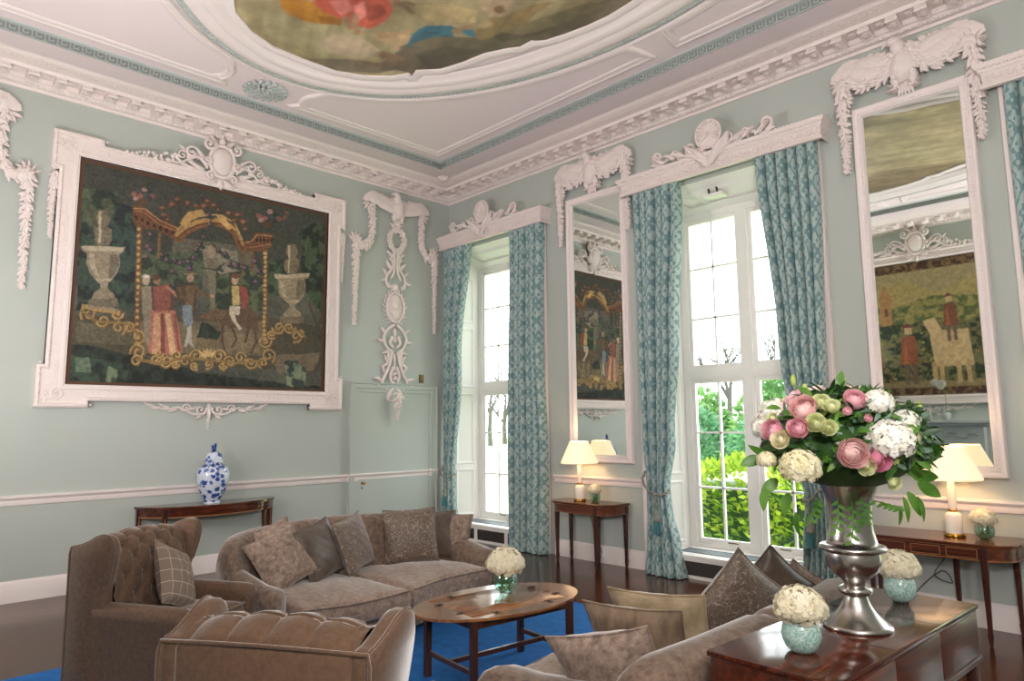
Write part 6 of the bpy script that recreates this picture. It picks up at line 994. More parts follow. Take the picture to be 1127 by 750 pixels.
('l','7a5a2c',0.03,[(1.13,0.26),(1.12,0.23),(1.1,0.22),(1.08,0.22),(1.06,0.24),(1.05,0.26),(1.06,0.28),(1.08,0.28),(1.09,0.28),(1.1,0.27),(1.1,0.26),(1.1,0.25),(1.09,0.25),(1.08,0.25)]),
('l','b8934c',0.014,[(1.13,0.27),(1.12,0.24),(1.1,0.23),(1.07,0.23),(1.06,0.24),(1.05,0.26),(1.06,0.28),(1.07,0.29),(1.09,0.29),(1.1,0.28),(1.1,0.27),(1.1,0.26),(1.09,0.26),(1.08,0.26)]),
('l','7a5a2c',0.03,[(1.68,0.27),(1.67,0.24),(1.65,0.22),(1.62,0.23),(1.6,0.24),(1.6,0.27),(1.61,0.28),(1.62,0.3),(1.64,0.29),(1.65,0.28),(1.65,0.27),(1.65,0.26),(1.64,0.26),(1.63,0.26)]),
('l','b8934c',0.014,[(1.68,0.28),(1.67,0.25),(1.64,0.23),(1.62,0.24),(1.6,0.25),(1.59,0.27),(1.6,0.29),(1.62,0.3),(1.64,0.3),(1.65,0.29),(1.65,0.28),(1.64,0.27),(1.63,0.26),(1.62,0.27)]),
('l','7a5a2c',0.03,[(0.95,0.37),(0.94,0.35),(0.92,0.33),(0.9,0.33),(0.88,0.35),(0.88,0.37),(0.89,0.39),(0.9,0.4),(0.92,0.39),(0.92,0.38),(0.93,0.37),(0.92,0.36),(0.91,0.36),(0.91,0.36)]),
('l','b8934c',0.014,[(0.95,0.38),(0.94,0.35),(0.92,0.34),(0.9,0.34),(0.88,0.36),(0.87,0.38),(0.88,0.4),(0.9,0.4),(0.91,0.4),(0.92,0.39),(0.92,0.38),(0.92,0.37),(0.91,0.37),(0.9,0.37)]),
('l','7a5a2c',0.03,[(1.33,0.21),(1.3,0.2),(1.28,0.22),(1.27,0.24),(1.27,0.26),(1.28,0.28),(1.3,0.28),(1.32,0.27),(1.33,0.26),(1.32,0.24),(1.31,0.23),(1.3,0.23),(1.3,0.24),(1.29,0.25)]),
('l','b8934c',0.014,[(1.33,0.22),(1.3,0.21),(1.27,0.22),(1.26,0.25),(1.26,0.27),(1.28,0.29),(1.3,0.29),(1.32,0.28),(1.32,0.27),(1.32,0.25),(1.31,0.24),(1.3,0.24),(1.29,0.25),(1.29,0.26)]),
('l','8a6a34',0.03,[(0.11,0.79),(0.25,0.69),(0.39,0.69),(0.56,0.7),(0.68,0.57)]),
('l','8a6a34',0.025,[(2.19,0.7),(2.38,0.84),(2.63,0.79),(2.71,0.72)]),
('l','8a6a34',0.035,[(0.69,0.3),(0.92,0.26),(1.14,0.34),(1.46,0.34),(1.8,0.32),(2.07,0.36)]),
('p','c9a45c',[(1.4,0.42),(1.41,0.39),(1.42,0.37),(1.42,0.36),(1.41,0.36),(1.4,0.36),(1.38,0.38),(1.37,0.4),(1.36,0.42),(1.35,0.44),(1.35,0.45),(1.36,0.46),(1.37,0.45),(1.38,0.44)]),
('p','c9a45c',[(1.43,0.43),(1.44,0.4),(1.44,0.38),(1.44,0.37),(1.43,0.36),(1.42,0.37),(1.41,0.39),(1.4,0.42),(1.4,0.44),(1.4,0.46),(1.4,0.48),(1.4,0.48),(1.41,0.47),(1.42,0.45)]),
('p','c9a45c',[(1.47,0.44),(1.47,0.41),(1.46,0.39),(1.46,0.38),(1.45,0.38),(1.44,0.39),(1.44,0.41),(1.43,0.44),(1.43,0.46),(1.44,0.48),(1.44,0.49),(1.45,0.49),(1.46,0.48),(1.46,0.46)]),
('p','c9a45c',[(1.5,0.42),(1.49,0.4),(1.48,0.38),(1.48,0.37),(1.47,0.37),(1.46,0.38),(1.46,0.4),(1.47,0.43),(1.47,0.45),(1.48,0.47),(1.49,0.48),(1.5,0.48),(1.5,0.47),(1.5,0.45)]),
('p','c9a45c',[(1.53,0.41),(1.52,0.38),(1.51,0.37),(1.5,0.36),(1.49,0.36),(1.49,0.38),(1.49,0.4),(1.5,0.42),(1.51,0.44),(1.53,0.46),(1.54,0.47),(1.54,0.47),(1.55,0.45),(1.54,0.43)]),
('p','a5803c',[(0.1,0.87),(0.48,0.83),(0.47,0.78),(0.11,0.82)]),
('p','8a7a60',[(0.16,0.87),(0.45,0.85),(0.45,0.82),(0.16,0.84)]),
('p','6a5030',[(2.41,2.36),(2.41,2.35),(2.39,2.35),(2.38,2.35),(2.36,2.36),(2.35,2.36),(2.34,2.37),(2.35,2.38),(2.35,2.39),(2.37,2.39),(2.38,2.39),(2.4,2.39),(2.41,2.38),(2.42,2.37)]),
('p','6a5030',[(2.4,2.33),(2.4,2.32),(2.39,2.3),(2.38,2.28),(2.36,2.27),(2.34,2.26),(2.33,2.26),(2.32,2.26),(2.31,2.27),(2.32,2.29),(2.34,2.3),(2.35,2.32),(2.37,2.33),(2.39,2.33)]),
('l','5a3420',0.03,[(0.0,2.45),(2.99,2.47)])]
CEIL_OPS=[('p','8c8060',[(3.19,-3.94),(3.84,-3.27),(2.82,-2.47),(1.66,-4.06),(2.65,-4.51)]),
('p','938a68',[(2.6,-4.35),(3.02,-3.58),(2.62,-3.04),(2.18,-3.64),(2.26,-4.15)]),
('p','a3917a',[(2.5,-3.71),(2.78,-3.65),(2.87,-3.44),(2.78,-3.15),(2.52,-3.22),(2.36,-3.52)]),
('p','6a6050',[(2.14,-3.62),(2.42,-3.33),(2.52,-2.97),(2.41,-2.9),(2.09,-3.31)]),
('p','a8701e',[(2.9,-4.31),(3.1,-4.04),(3.03,-3.74),(2.91,-3.69),(2.74,-3.94),(2.72,-4.12),(2.77,-4.23)]),
('p','8e5a16',[(2.9,-3.93),(3.03,-3.74),(2.91,-3.69),(2.8,-3.84)]),
('p','b04a3c',[(3.06,-4.08),(3.26,-4.08),(3.67,-3.74),(3.53,-3.53),(3.45,-3.46),(3.27,-3.42),(3.05,-3.44),(3.0,-3.57),(3.01,-3.73),(2.99,-3.92)]),
('p','c9706a',[(3.17,-3.97),(3.32,-3.87),(3.19,-3.74),(3.04,-3.78)]),
('p','8f342c',[(3.31,-3.71),(3.46,-3.6),(3.39,-3.47),(3.13,-3.52)]),
('p','d07a70',[(3.25,-3.78),(3.39,-3.74),(3.21,-3.6),(3.05,-3.6)]),
('l','8a6850',0.06,[(3.05,-3.72),(2.93,-3.61)]),
('l','9a7258',0.06,[(3.14,-3.68),(2.97,-3.57),(2.9,-3.5)]),
('l','8a6850',0.05,[(3.57,-3.6),(3.6,-3.44),(3.63,-3.36)]),
('l','8a6850',0.04,[(3.56,-3.51),(3.53,-3.33)]),
('p','5b5048',[(2.58,-3.02),(3.02,-3.02),(3.34,-2.88),(2.78,-2.44),(2.62,-2.67),(2.58,-2.83),(2.43,-2.92)]),
('p','4e4640',[(3.02,-2.9),(3.24,-2.79),(2.86,-2.5),(2.78,-2.66)]),
('p','175f73',[(3.04,-3.01),(3.3,-3.1),(3.49,-3.07),(3.64,-2.9),(3.46,-2.75),(3.16,-2.97)]),
('p','0e4558',[(3.2,-3.03),(3.4,-3.0),(3.5,-2.84),(3.41,-2.77),(3.16,-2.94)]),
('p','a58a68',[(3.0,-3.36),(3.11,-3.31),(3.22,-3.13),(3.18,-3.05),(3.02,-2.99),(2.92,-3.04),(2.94,-3.17),(2.94,-3.3)]),
('p','8f7355',[(3.06,-3.26),(3.04,-3.25),(3.01,-3.25),(2.98,-3.25),(2.96,-3.27),(2.96,-3.29),(2.97,-3.32),(2.99,-3.34),(3.02,-3.35),(3.05,-3.35),(3.08,-3.35),(3.09,-3.33),(3.1,-3.31),(3.08,-3.28)]),
('l','9a7d5c',0.05,[(3.05,-3.25),(3.22,-3.19),(3.29,-3.15)]),
('p','9c8468',[(2.96,-3.04),(2.93,-3.04),(2.91,-3.04),(2.89,-3.06),(2.89,-3.09),(2.9,-3.12),(2.92,-3.15),(2.94,-3.16),(2.96,-3.17),(2.99,-3.16),(3.0,-3.14),(3.0,-3.11),(3.0,-3.08),(2.98,-3.06)]),
('p','7a5c44',[(2.77,-3.05),(2.74,-3.03),(2.7,-3.03),(2.67,-3.04),(2.66,-3.05),(2.66,-3.08),(2.67,-3.11),(2.7,-3.13),(2.73,-3.15),(2.77,-3.15),(2.8,-3.15),(2.81,-3.13),(2.81,-3.1),(2.8,-3.08)]),
('p','7a634c',[(2.81,-3.08),(2.85,-2.9),(2.79,-2.86),(2.63,-2.99)]),
('l','6a5440',0.04,[(2.47,-3.2),(2.53,-3.05),(2.75,-2.82)]),
('l','6a5440',0.03,[(2.42,-3.15),(2.53,-2.98)]),
('p','8a7d5e',[(3.76,-3.45),(4.87,-2.28),(4.62,-2.12),(4.04,-2.32),(3.78,-2.78),(3.49,-3.14)]),
('p','9c8a64',[(3.64,-3.37),(3.88,-3.16),(3.98,-2.9),(3.81,-2.8),(3.52,-3.11)]),
('p','5c5344',[(2.98,-3.06),(3.38,-2.9),(3.67,-2.59),(4.1,-2.38),(4.52,-2.22),(5.04,-2.15),(5.19,-2.0),(5.01,-1.93),(4.13,-1.98),(3.69,-2.25),(3.15,-2.4),(2.73,-2.56),(2.6,-2.66)]),
('p','463f37',[(2.97,-2.87),(3.32,-2.71),(3.51,-2.44),(3.15,-2.4),(2.8,-2.56)]),
('p','6b6048',[(3.91,-2.52),(4.37,-2.38),(4.82,-2.23),(4.85,-2.09),(4.2,-2.21),(3.92,-2.33)]),
('p','4a4234',[(3.82,-2.56),(3.98,-2.32),(4.3,-2.17),(4.05,-2.19),(3.76,-2.37)]),
('p','175f73',[(3.03,-3.01),(3.25,-3.1),(3.46,-3.09),(3.6,-2.93),(3.67,-2.82),(3.52,-2.82),(3.38,-2.9),(3.17,-3.02),(3.04,-2.97)]),
('p','0d4a60',[(3.23,-3.06),(3.39,-3.04),(3.49,-2.9),(3.34,-2.94),(3.1,-3.0)]),
('p','1e6a80',[(3.64,-2.81),(3.72,-2.73),(3.65,-2.61),(3.6,-2.72)]),
('l','8e7250',0.06,[(3.58,-2.84),(3.75,-2.78)]),
('p','7a6644',[(3.7,-2.68),(3.98,-2.74),(4.12,-2.65),(4.35,-2.62),(4.52,-2.55),(4.58,-2.48),(4.33,-2.48),(4.07,-2.41),(3.94,-2.48),(3.69,-2.51),(3.63,-2.57)]),
('p','93806a',[(4.04,-2.95),(4.21,-2.92),(4.33,-2.8),(4.32,-2.66),(4.06,-2.66),(3.96,-2.81)]),
('p','a58a72',[(4.04,-2.89),(4.18,-2.83),(4.16,-2.72),(3.99,-2.75)]),
('p','6a4e36',[(4.17,-2.73),(4.15,-2.71),(4.12,-2.71),(4.09,-2.71),(4.08,-2.73),(4.07,-2.76),(4.08,-2.79),(4.09,-2.81),(4.12,-2.83),(4.15,-2.83),(4.17,-2.82),(4.19,-2.8),(4.2,-2.78),(4.19,-2.75)]),
('p','8a7248',[(4.14,-2.62),(4.35,-2.62),(4.38,-2.53),(4.13,-2.47),(4.05,-2.49)]),
('p','a58f6c',[(3.79,-3.07),(3.77,-3.05),(3.74,-3.04),(3.72,-3.05),(3.71,-3.06),(3.71,-3.08),(3.72,-3.1),(3.74,-3.12),(3.77,-3.14),(3.8,-3.15),(3.82,-3.15),(3.83,-3.14),(3.83,-3.12),(3.82,-3.1)]),
('p','a58f6c',[(3.83,-2.96),(3.8,-2.94),(3.78,-2.94),(3.76,-2.94),(3.75,-2.95),(3.75,-2.96),(3.76,-2.98),(3.78,-3.0),(3.8,-3.02),(3.83,-3.02),(3.84,-3.02),(3.85,-3.01),(3.85,-3.0),(3.84,-2.98)]),
('p','9a8462',[(3.72,-2.92),(3.7,-2.91),(3.68,-2.92),(3.66,-2.93),(3.65,-2.96),(3.65,-2.99),(3.67,-3.01),(3.69,-3.03),(3.71,-3.03),(3.73,-3.03),(3.75,-3.01),(3.75,-2.99),(3.75,-2.96),(3.74,-2.93)]),
('p','9a8462',[(3.92,-2.66),(3.9,-2.64),(3.87,-2.64),(3.84,-2.65),(3.81,-2.66),(3.79,-2.68),(3.79,-2.71),(3.79,-2.73),(3.82,-2.74),(3.85,-2.75),(3.88,-2.74),(3.91,-2.73),(3.93,-2.7),(3.93,-2.68)]),
('p','b09a74',[(3.86,-2.81),(3.85,-2.8),(3.83,-2.79),(3.81,-2.8),(3.8,-2.81),(3.8,-2.83),(3.81,-2.84),(3.82,-2.85),(3.83,-2.86),(3.85,-2.87),(3.86,-2.86),(3.87,-2.85),(3.88,-2.84),(3.87,-2.82)]),
('l','6a5640',0.05,[(3.57,-3.47),(3.57,-3.39),(3.54,-3.31)]),
('l','6a5640',0.04,[(3.63,-3.46),(3.65,-3.38)])]

# ---- ceiling painting (oval scalloped canvas)
cv=Canvas(OC[0]-2.72,OC[0]+2.72,OC[1]-1.74,OC[1]+1.74,560,360,'8f8868'); cv.prep(.5,.9)
n1=cv.noise(1.3,5,5); n2=cv.noise(.7,9,5)
k=np.clip((n1-.42)*5,0,1)[...,None]; cv.I=cv.I*(1-k)+rgb('a39472')*k
yy=(cv.Y-OC[1])/1.7; edge=np.clip((np.abs(yy)-.52+ (n2-.5)*.9)*2.6,0,1)[...,None]; cv.I=cv.I*(1-edge)+(rgb('4e463c')*(1-n2[...,None])+rgb('7d6a4e')*n2[...,None])*edge
cv.run(CEIL_OPS,.05); cv.soft(2)
cv.I=cv.I*.86+rgb('8a7c62')*.14; cl=cv.noise(.45,77,5)[...,None]; cv.I*=1+(cl-.5)*.9; XS,YS=cv.X,cv.Y; cv.X=XS*.35+YS*.9; cv.Y=YS*.2; st=cv.noise(.10,61,4)[...,None]; cv.X,cv.Y=XS,YS; cv.I*=1+(st-.5)*.8; cv.soft(1); g=(cv.noise(.09,50,4)-.5)[...,None]*.45+1; cv.I*=g*1.3
X,Y=cv.X,cv.Y; ins=np.zeros(X.shape,bool)
for i in range(len(SC)):
    xa,ya=SC[i]; xb,yb=SC[(i+1)%len(SC)]
    if ya!=yb: ins^=((ya>Y)!=(yb>Y))&(X<(xb-xa)*(Y-ya)/(yb-ya)+xa)
tag(cv.mesh('ceiling_painting','painted_picture',Matrix.Translation((0,0,5.512)),None,ins),'scallop-edged oval painting of robed figures and clouds on the ceiling','painting')
# ================================================================ FRAMED TAPESTRIES
FP=[(-1.76,-1.48),(-1.28,-1.48),(-1.28,-1.41),(1.28,-1.41),(1.28,-1.48),(1.755,-1.48),(1.755,-1.04),(1.685,-1.04),(1.685,1.06),(1.755,1.06),(1.755,1.485),(1.28,1.485),(1.28,1.415),(-1.28,1.415),(-1.28,1.485),(-1.76,1.485),(-1.76,1.06),(-1.69,1.06),(-1.69,-1.04),(-1.76,-1.04)]
def cartouche(m,u,v,s=1.0):
    m.grid(lambda a,b:(u+s*.115*math.cos(2*PI*a)*b,v+s*.155*math.sin(2*PI*a)*b,.05+.05*math.sqrt(max(0,1-b*b))),24,7,cu=True)
    pts=[(u+s*.135*math.cos(t),v+s*.18*math.sin(t),.05) for t in np.linspace(0,2*PI,29)]; m.tube(pts,.022*s,7,cap=False)
    for q in (-1,1):
        rscroll(m,u+q*s*.15,v+s*.17,PI/2-q*PI/2+PI,s*.07,1.2,q,.02*s,.06)
        rscroll(m,u+q*s*.16,v-s*.02,PI/2-q*PI/2,s*.06,1.2,-q,.018*s,.06)
        rscroll(m,u+q*s*.12,v-s*.19,PI/2-q*PI/2+PI,s*.06,1.1,-q,.018*s,.06)
        rleaf(m,u+q*s*.06,v+s*.18,PI/2-q*.45,s*.13,s*.09,.05,-q*.8); rleaf(m,u+q*s*.03,v-s*.18,-PI/2+q*.5,s*.15,s*.08,.05,q*.8)
    rleaf(m,u,v+s*.17,PI/2,s*.12,s*.11,.06); rleaf(m,u,v-s*.19,-PI/2,s*.13,s*.09,.05)
def crest(m,u,v):
    """cartouche flanked by acanthus scrolls and trailing flowers on a frame top"""
    cartouche(m,u,v+.17,1.12)
    rnd=random.Random(5)
    for q in (-1,1):
        A=(lambda a: a if q>0 else PI-a)
        rpath(m,[(u+q*.17,v+.05),(u+q*.28,v+.16),(u+q*.40,v+.10),(u+q*.5,v+.03),(u+q*.62,v+.03)],(.02,.012),.04)
        rscroll(m,u+q*.36,v+.19,A(2.6),.085,1.2,-q,.016,.05); rscroll(m,u+q*.47,v+.13,A(2.2),.06,1.1,-q,.013,.05)
        for (du,dv,a,L,wd,cl) in ((.2,.12,1.25,.2,.09,-.8),(.27,.14,.9,.17,.08,-.9),(.33,.06,.7,.17,.09,.6),(.42,.17,1.2,.12,.06,-.9),(.2,.03,.1,.2,.09,.5),(.40,.03,.2,.18,.08,.5),(.28,.02,-.2,.14,.07,.5)):
            rleaf(m,u+q*du,v+dv,A(a),L,wd,.045,cl*q)
        for k in range(34):
            t=k/33; uu=.52+.55*t; h=.12*(1-t)**.8
            rblob(m,u+q*(uu+rnd.uniform(-.02,.02)),v+.02+rnd.uniform(0,1)*h-t*.02,rnd.uniform(.018,.034)*(1-.4*t),None,.028,rnd.uniform(0,3),.03,7)
        rleaf(m,u+q*1.02,v+.0,A(-.05),.09,.03,.02)
def pend(m,u,v):
    """pierced scrollwork hanging below a frame"""
    rleaf(m,u,v+.02,-PI/2,.2,.08,.05); 
    for k in range(4): rblob(m,u,v-.17-.035*k,.02-.003*k,None,.018)
    for q in (-1,1):
        A=(lambda a: a if q>0 else PI-a)
        rscroll(m,u+q*.10,v-.05,A(2.8),.07,1.2,q,.016,.03); rscroll(m,u+q*.27,v-.04,A(3.0),.055,1.2,-q,.013,.03)
        rpath(m,[(u+q*.06,v-.11),(u+q*.2,v-.10),(u+q*.34,v-.03),(u+q*.5,v-.05),(u+q*.66,v-.0)],(.016,.008),.025)
        for (du,dv,a,L) in ((.14,-.02,-.5,.14),(.25,-.07,.2,.13),(.36,-.04,-.6,.12),(.45,-.03,.1,.13),(.55,-.03,-.3,.12),(.62,-.01,.1,.12),(.08,-.1,-1.0,.1)): rleaf(m,u+q*du,v+dv,A(a),L,.055,.03,.6*q)
def tapestry_frame(loc,M,label,painter,name='framed_tapestry'):
    t=thing(name,label,'tapestry',loc)
    T=M@Matrix.Translation((0,0,0))
    m=MB()
    # flat body: outer eared polygon bridged to the inner rectangle with four strips
    ix0,ix1,iy0,iy1=-1.50,1.50,-1.24,1.245
    m.box(-1.69,ix0,-1.41,1.415,0,.06); m.box(ix1,1.685,-1.41,1.415,0,.06); m.box(ix0,ix1,-1.41,iy0,0,.06); m.box(ix0,ix1,iy1,1.415,0,.06)
    for sx in (-1,1):
        for sy in (-1,1):
            a,b=sorted((sx*1.28,sx*1.757)); c,d=sorted((sy*1.05,sy*1.483)); 
            m.box(a,b,*sorted((sy*1.40,sy*1.483)),0,.0601); m.box(*sorted((sx*1.682,sx*1.757)),*sorted((sy*1.05,sy*1.399)),0,.0602)
    m.sweep(FP,[(0,0),(0,.075),(.012,.085),(.03,.085),(.04,.07),(.045,.06)],side=1)
    m.sweep([(ix0,iy0),(ix1,iy0),(ix1,iy1),(ix0,iy1)],[(.0,.02),(0,.05),(-.02,.072),(-.045,.072),(-.055,.06)],side=1)
    D=dense(FP,True,.048)
    for (x,y) in D: m.ell((x*.985,y*.982,.085),(.014,.014,.010),None,6,3)
    rnd=random.Random(2)
    for (x,y) in dense([(-1.6,-1.33),(1.6,-1.33),(1.6,1.33),(-1.6,1.33)],True,.085):           # running leaf carving
        for k in range(3): a=rnd.uniform(0,2*PI); m.ell((x+rnd.uniform(-.03,.03),y+rnd.uniform(-.03,.03),.062),(.03,.010,.009),rot(a),6,3)
    for sx in (-1,1):
        for sy in (-1,1):
            for k in range(14): a=rnd.uniform(0,2*PI); m.ell((sx*1.62+rnd.uniform(-.08,.06),sy*1.36+rnd.uniform(-.06,.06),.064),(.035,.012,.012),rot(a),6,3)
            rscroll(m,sx*1.58,sy*1.33,rnd.uniform(0,6),.07,1.2,sx*sy,.010,.066)
    m.xf(T); m.build('frame_moulding','carved_plaster',t)
    m=MB(); crest(m,.0,1.40); 
    m.v=[(a,b,c+.05) for a,b,c in m.v]; m.xf(T); m.build('carved_crest','carved_plaster',t,smooth=60)
    m=MB(); pend(m,.0,-1.44); m.xf(T); m.build('carved_pendant','carved_plaster',t,smooth=60)
    for q in (-1,1):
        m=MB(); rgarland(m,[(q*1.72,.98),(q*1.73,.7),(q*1.725,.3)],.045,.02,.03); rleaf(m,q*1.72,.92,PI/2,.12,.08,.04); m.xf(T); m.build('side_garland','carved_plaster',t,smooth=60)
    painter(T@Matrix.Translation((-1.495,-1.235,.028)),t)
    return t
def paint_fete(M,t):
    c=Canvas(0,2.99,0,2.47,520,430,'41463f'); c.prep(.22,.10)
    k=np.clip((c.noise(.8,70,4)-.4)*4,0,1)[...,None]; c.I=c.I*(1-k)+rgb('565648')*k
    c.run(TAP_OPS,.03); c.soft(1); lum=c.I.mean(2,keepdims=True); c.I=(c.I*.78+lum*.22)*.98+rgb('6a6050')*.08; g=(c.noise(.022,90,3)-.5)[...,None]*.9+1; c.I*=g; g=(c.noise(.3,95,3)-.5)[...,None]*.6+1; c.I*=g
    e=(c.X<.035)|(c.X>2.955)|(c.Y<.03)|(c.Y>2.435); c.I[e]=rgb('5b4030')
    c.mesh('woven_panel','woven_picture',M,t)
def paint_hunt(M,t):
    c=Canvas(0,2.99,0,2.47,400,330,'8c7a58'); c.prep(.22,.08); rnd=random.Random(9)
    def P(cc,pts): c.poly(cc,pts,None,.02)
    P('9a8a66',[(0,2.3),(3,2.3),(3,1.5),(0,1.5)]); P('a08d5c',[(0,1.9),(.6,2.1),(1.2,1.85),(1.8,2.15),(2.5,1.9),(3,2.1),(3,1.2),(0,1.2)])
    c.poly('56603c',[(0,1.75),(.5,1.7),(1.3,1.8),(2.1,1.65),(3,1.75),(3,1.2),(0,1.2)],'8e8450',.1)
    for x in (2.0,2.25,2.5): P('a07850',[(x,1.3),(x+.2,1.3),(x+.2,1.9),(x+.1,2.1),(x,1.9)]); P('6a4a34',[(x+.07,1.5),(x+.12,1.5),(x+.12,1.65),(x+.07,1.65)])
    c.poly('2e3a2a',[(0,.25),(3,.25),(3,1.35),(0,1.3)],'6f6a48',.1)
    for i in range(90): x,y=rnd.uniform(.1,2.9),rnd.uniform(.25,1.2); P(rnd.choice(['7d7a4c','a08a58','3e4a30','8c6a4a']),[(x,y),(x+.05,y+.02),(x+.04,y+.06),(x-.01,y+.05)])
    P('c4a67c',[(.75,.5),(1.35,.5),(1.4,1.1),(1.5,1.35),(1.3,1.4),(1.2,1.15),(.8,1.15)]); 
    for x in (.8,.95,1.22,1.33): P('b8986c',[(x,.2),(x+.07,.2),(x+.08,.6),(x,.6)])
    for x,cc,s in ((.45,'8f3f36',1),(1.05,'7a4a3a',.8),(1.75,'8a5038',1.05),(2.35,'8f3a34',.95),(2.7,'5a4638',.9)):
        y=.2 if x!=1.05 else .95
        P(cc,[(x-.14*s,y+.35*s),(x+.16*s,y+.35*s),(x+.1*s,y+.85*s),(x-.1*s,y+.85*s)]); P('b89a74',[(x-.06*s,y+.88*s),(x+.06*s,y+.88*s),(x+.06*s,y+1.02*s),(x-.06*s,y+1.02*s)]); P('6a3c34',[(x-.1*s,y+1.0*s),(x+.1*s,y+1.0*s),(x+.02*s,y+1.09*s)])
        P('6f5a4a',[(x-.1*s,y),(x-.03*s,y),(x-.02*s,y+.36*s),(x-.1*s,y+.36*s)]); P('6f5a4a',[(x+.03*s,y),(x+.1*s,y),(x+.1*s,y+.36*s),(x+.02*s,y+.36*s)]); P('a8603f',[(x+.02*s,y+.36*s),(x+.1*s,y+.36*s),(x+.06*s,y+.8*s)])
    g=(c.noise(.04,90,3)-.5)[...,None]*.7+1; c.I*=g
    e=(c.X<.14)|(c.X>2.85)|(c.Y<.14)|(c.Y>2.3); kk=np.clip((c.noise(.05,33,2)-.45)*6,0,1)[...,None]; b=rgb('4a3028')*(1-kk)+rgb('7d6446')*kk; c.I[e]=b[e]
    c.mesh('woven_panel','woven_picture',M,t)
tapestry_frame((0,-3.684,3.39),MA@Matrix.Translation((-3.684,3.39,0)),'huge garden pavilion tapestry in a carved white frame on the left wall',paint_fete)
tapestry_frame((4.82,-7.3,3.39),Matrix(((-1,0,0,4.82),(0,0,1,-7.3),(0,1,0,3.39),(0,0,0,1))),'tapestry of hunters and a castle seen only in the right mirror',paint_hunt)
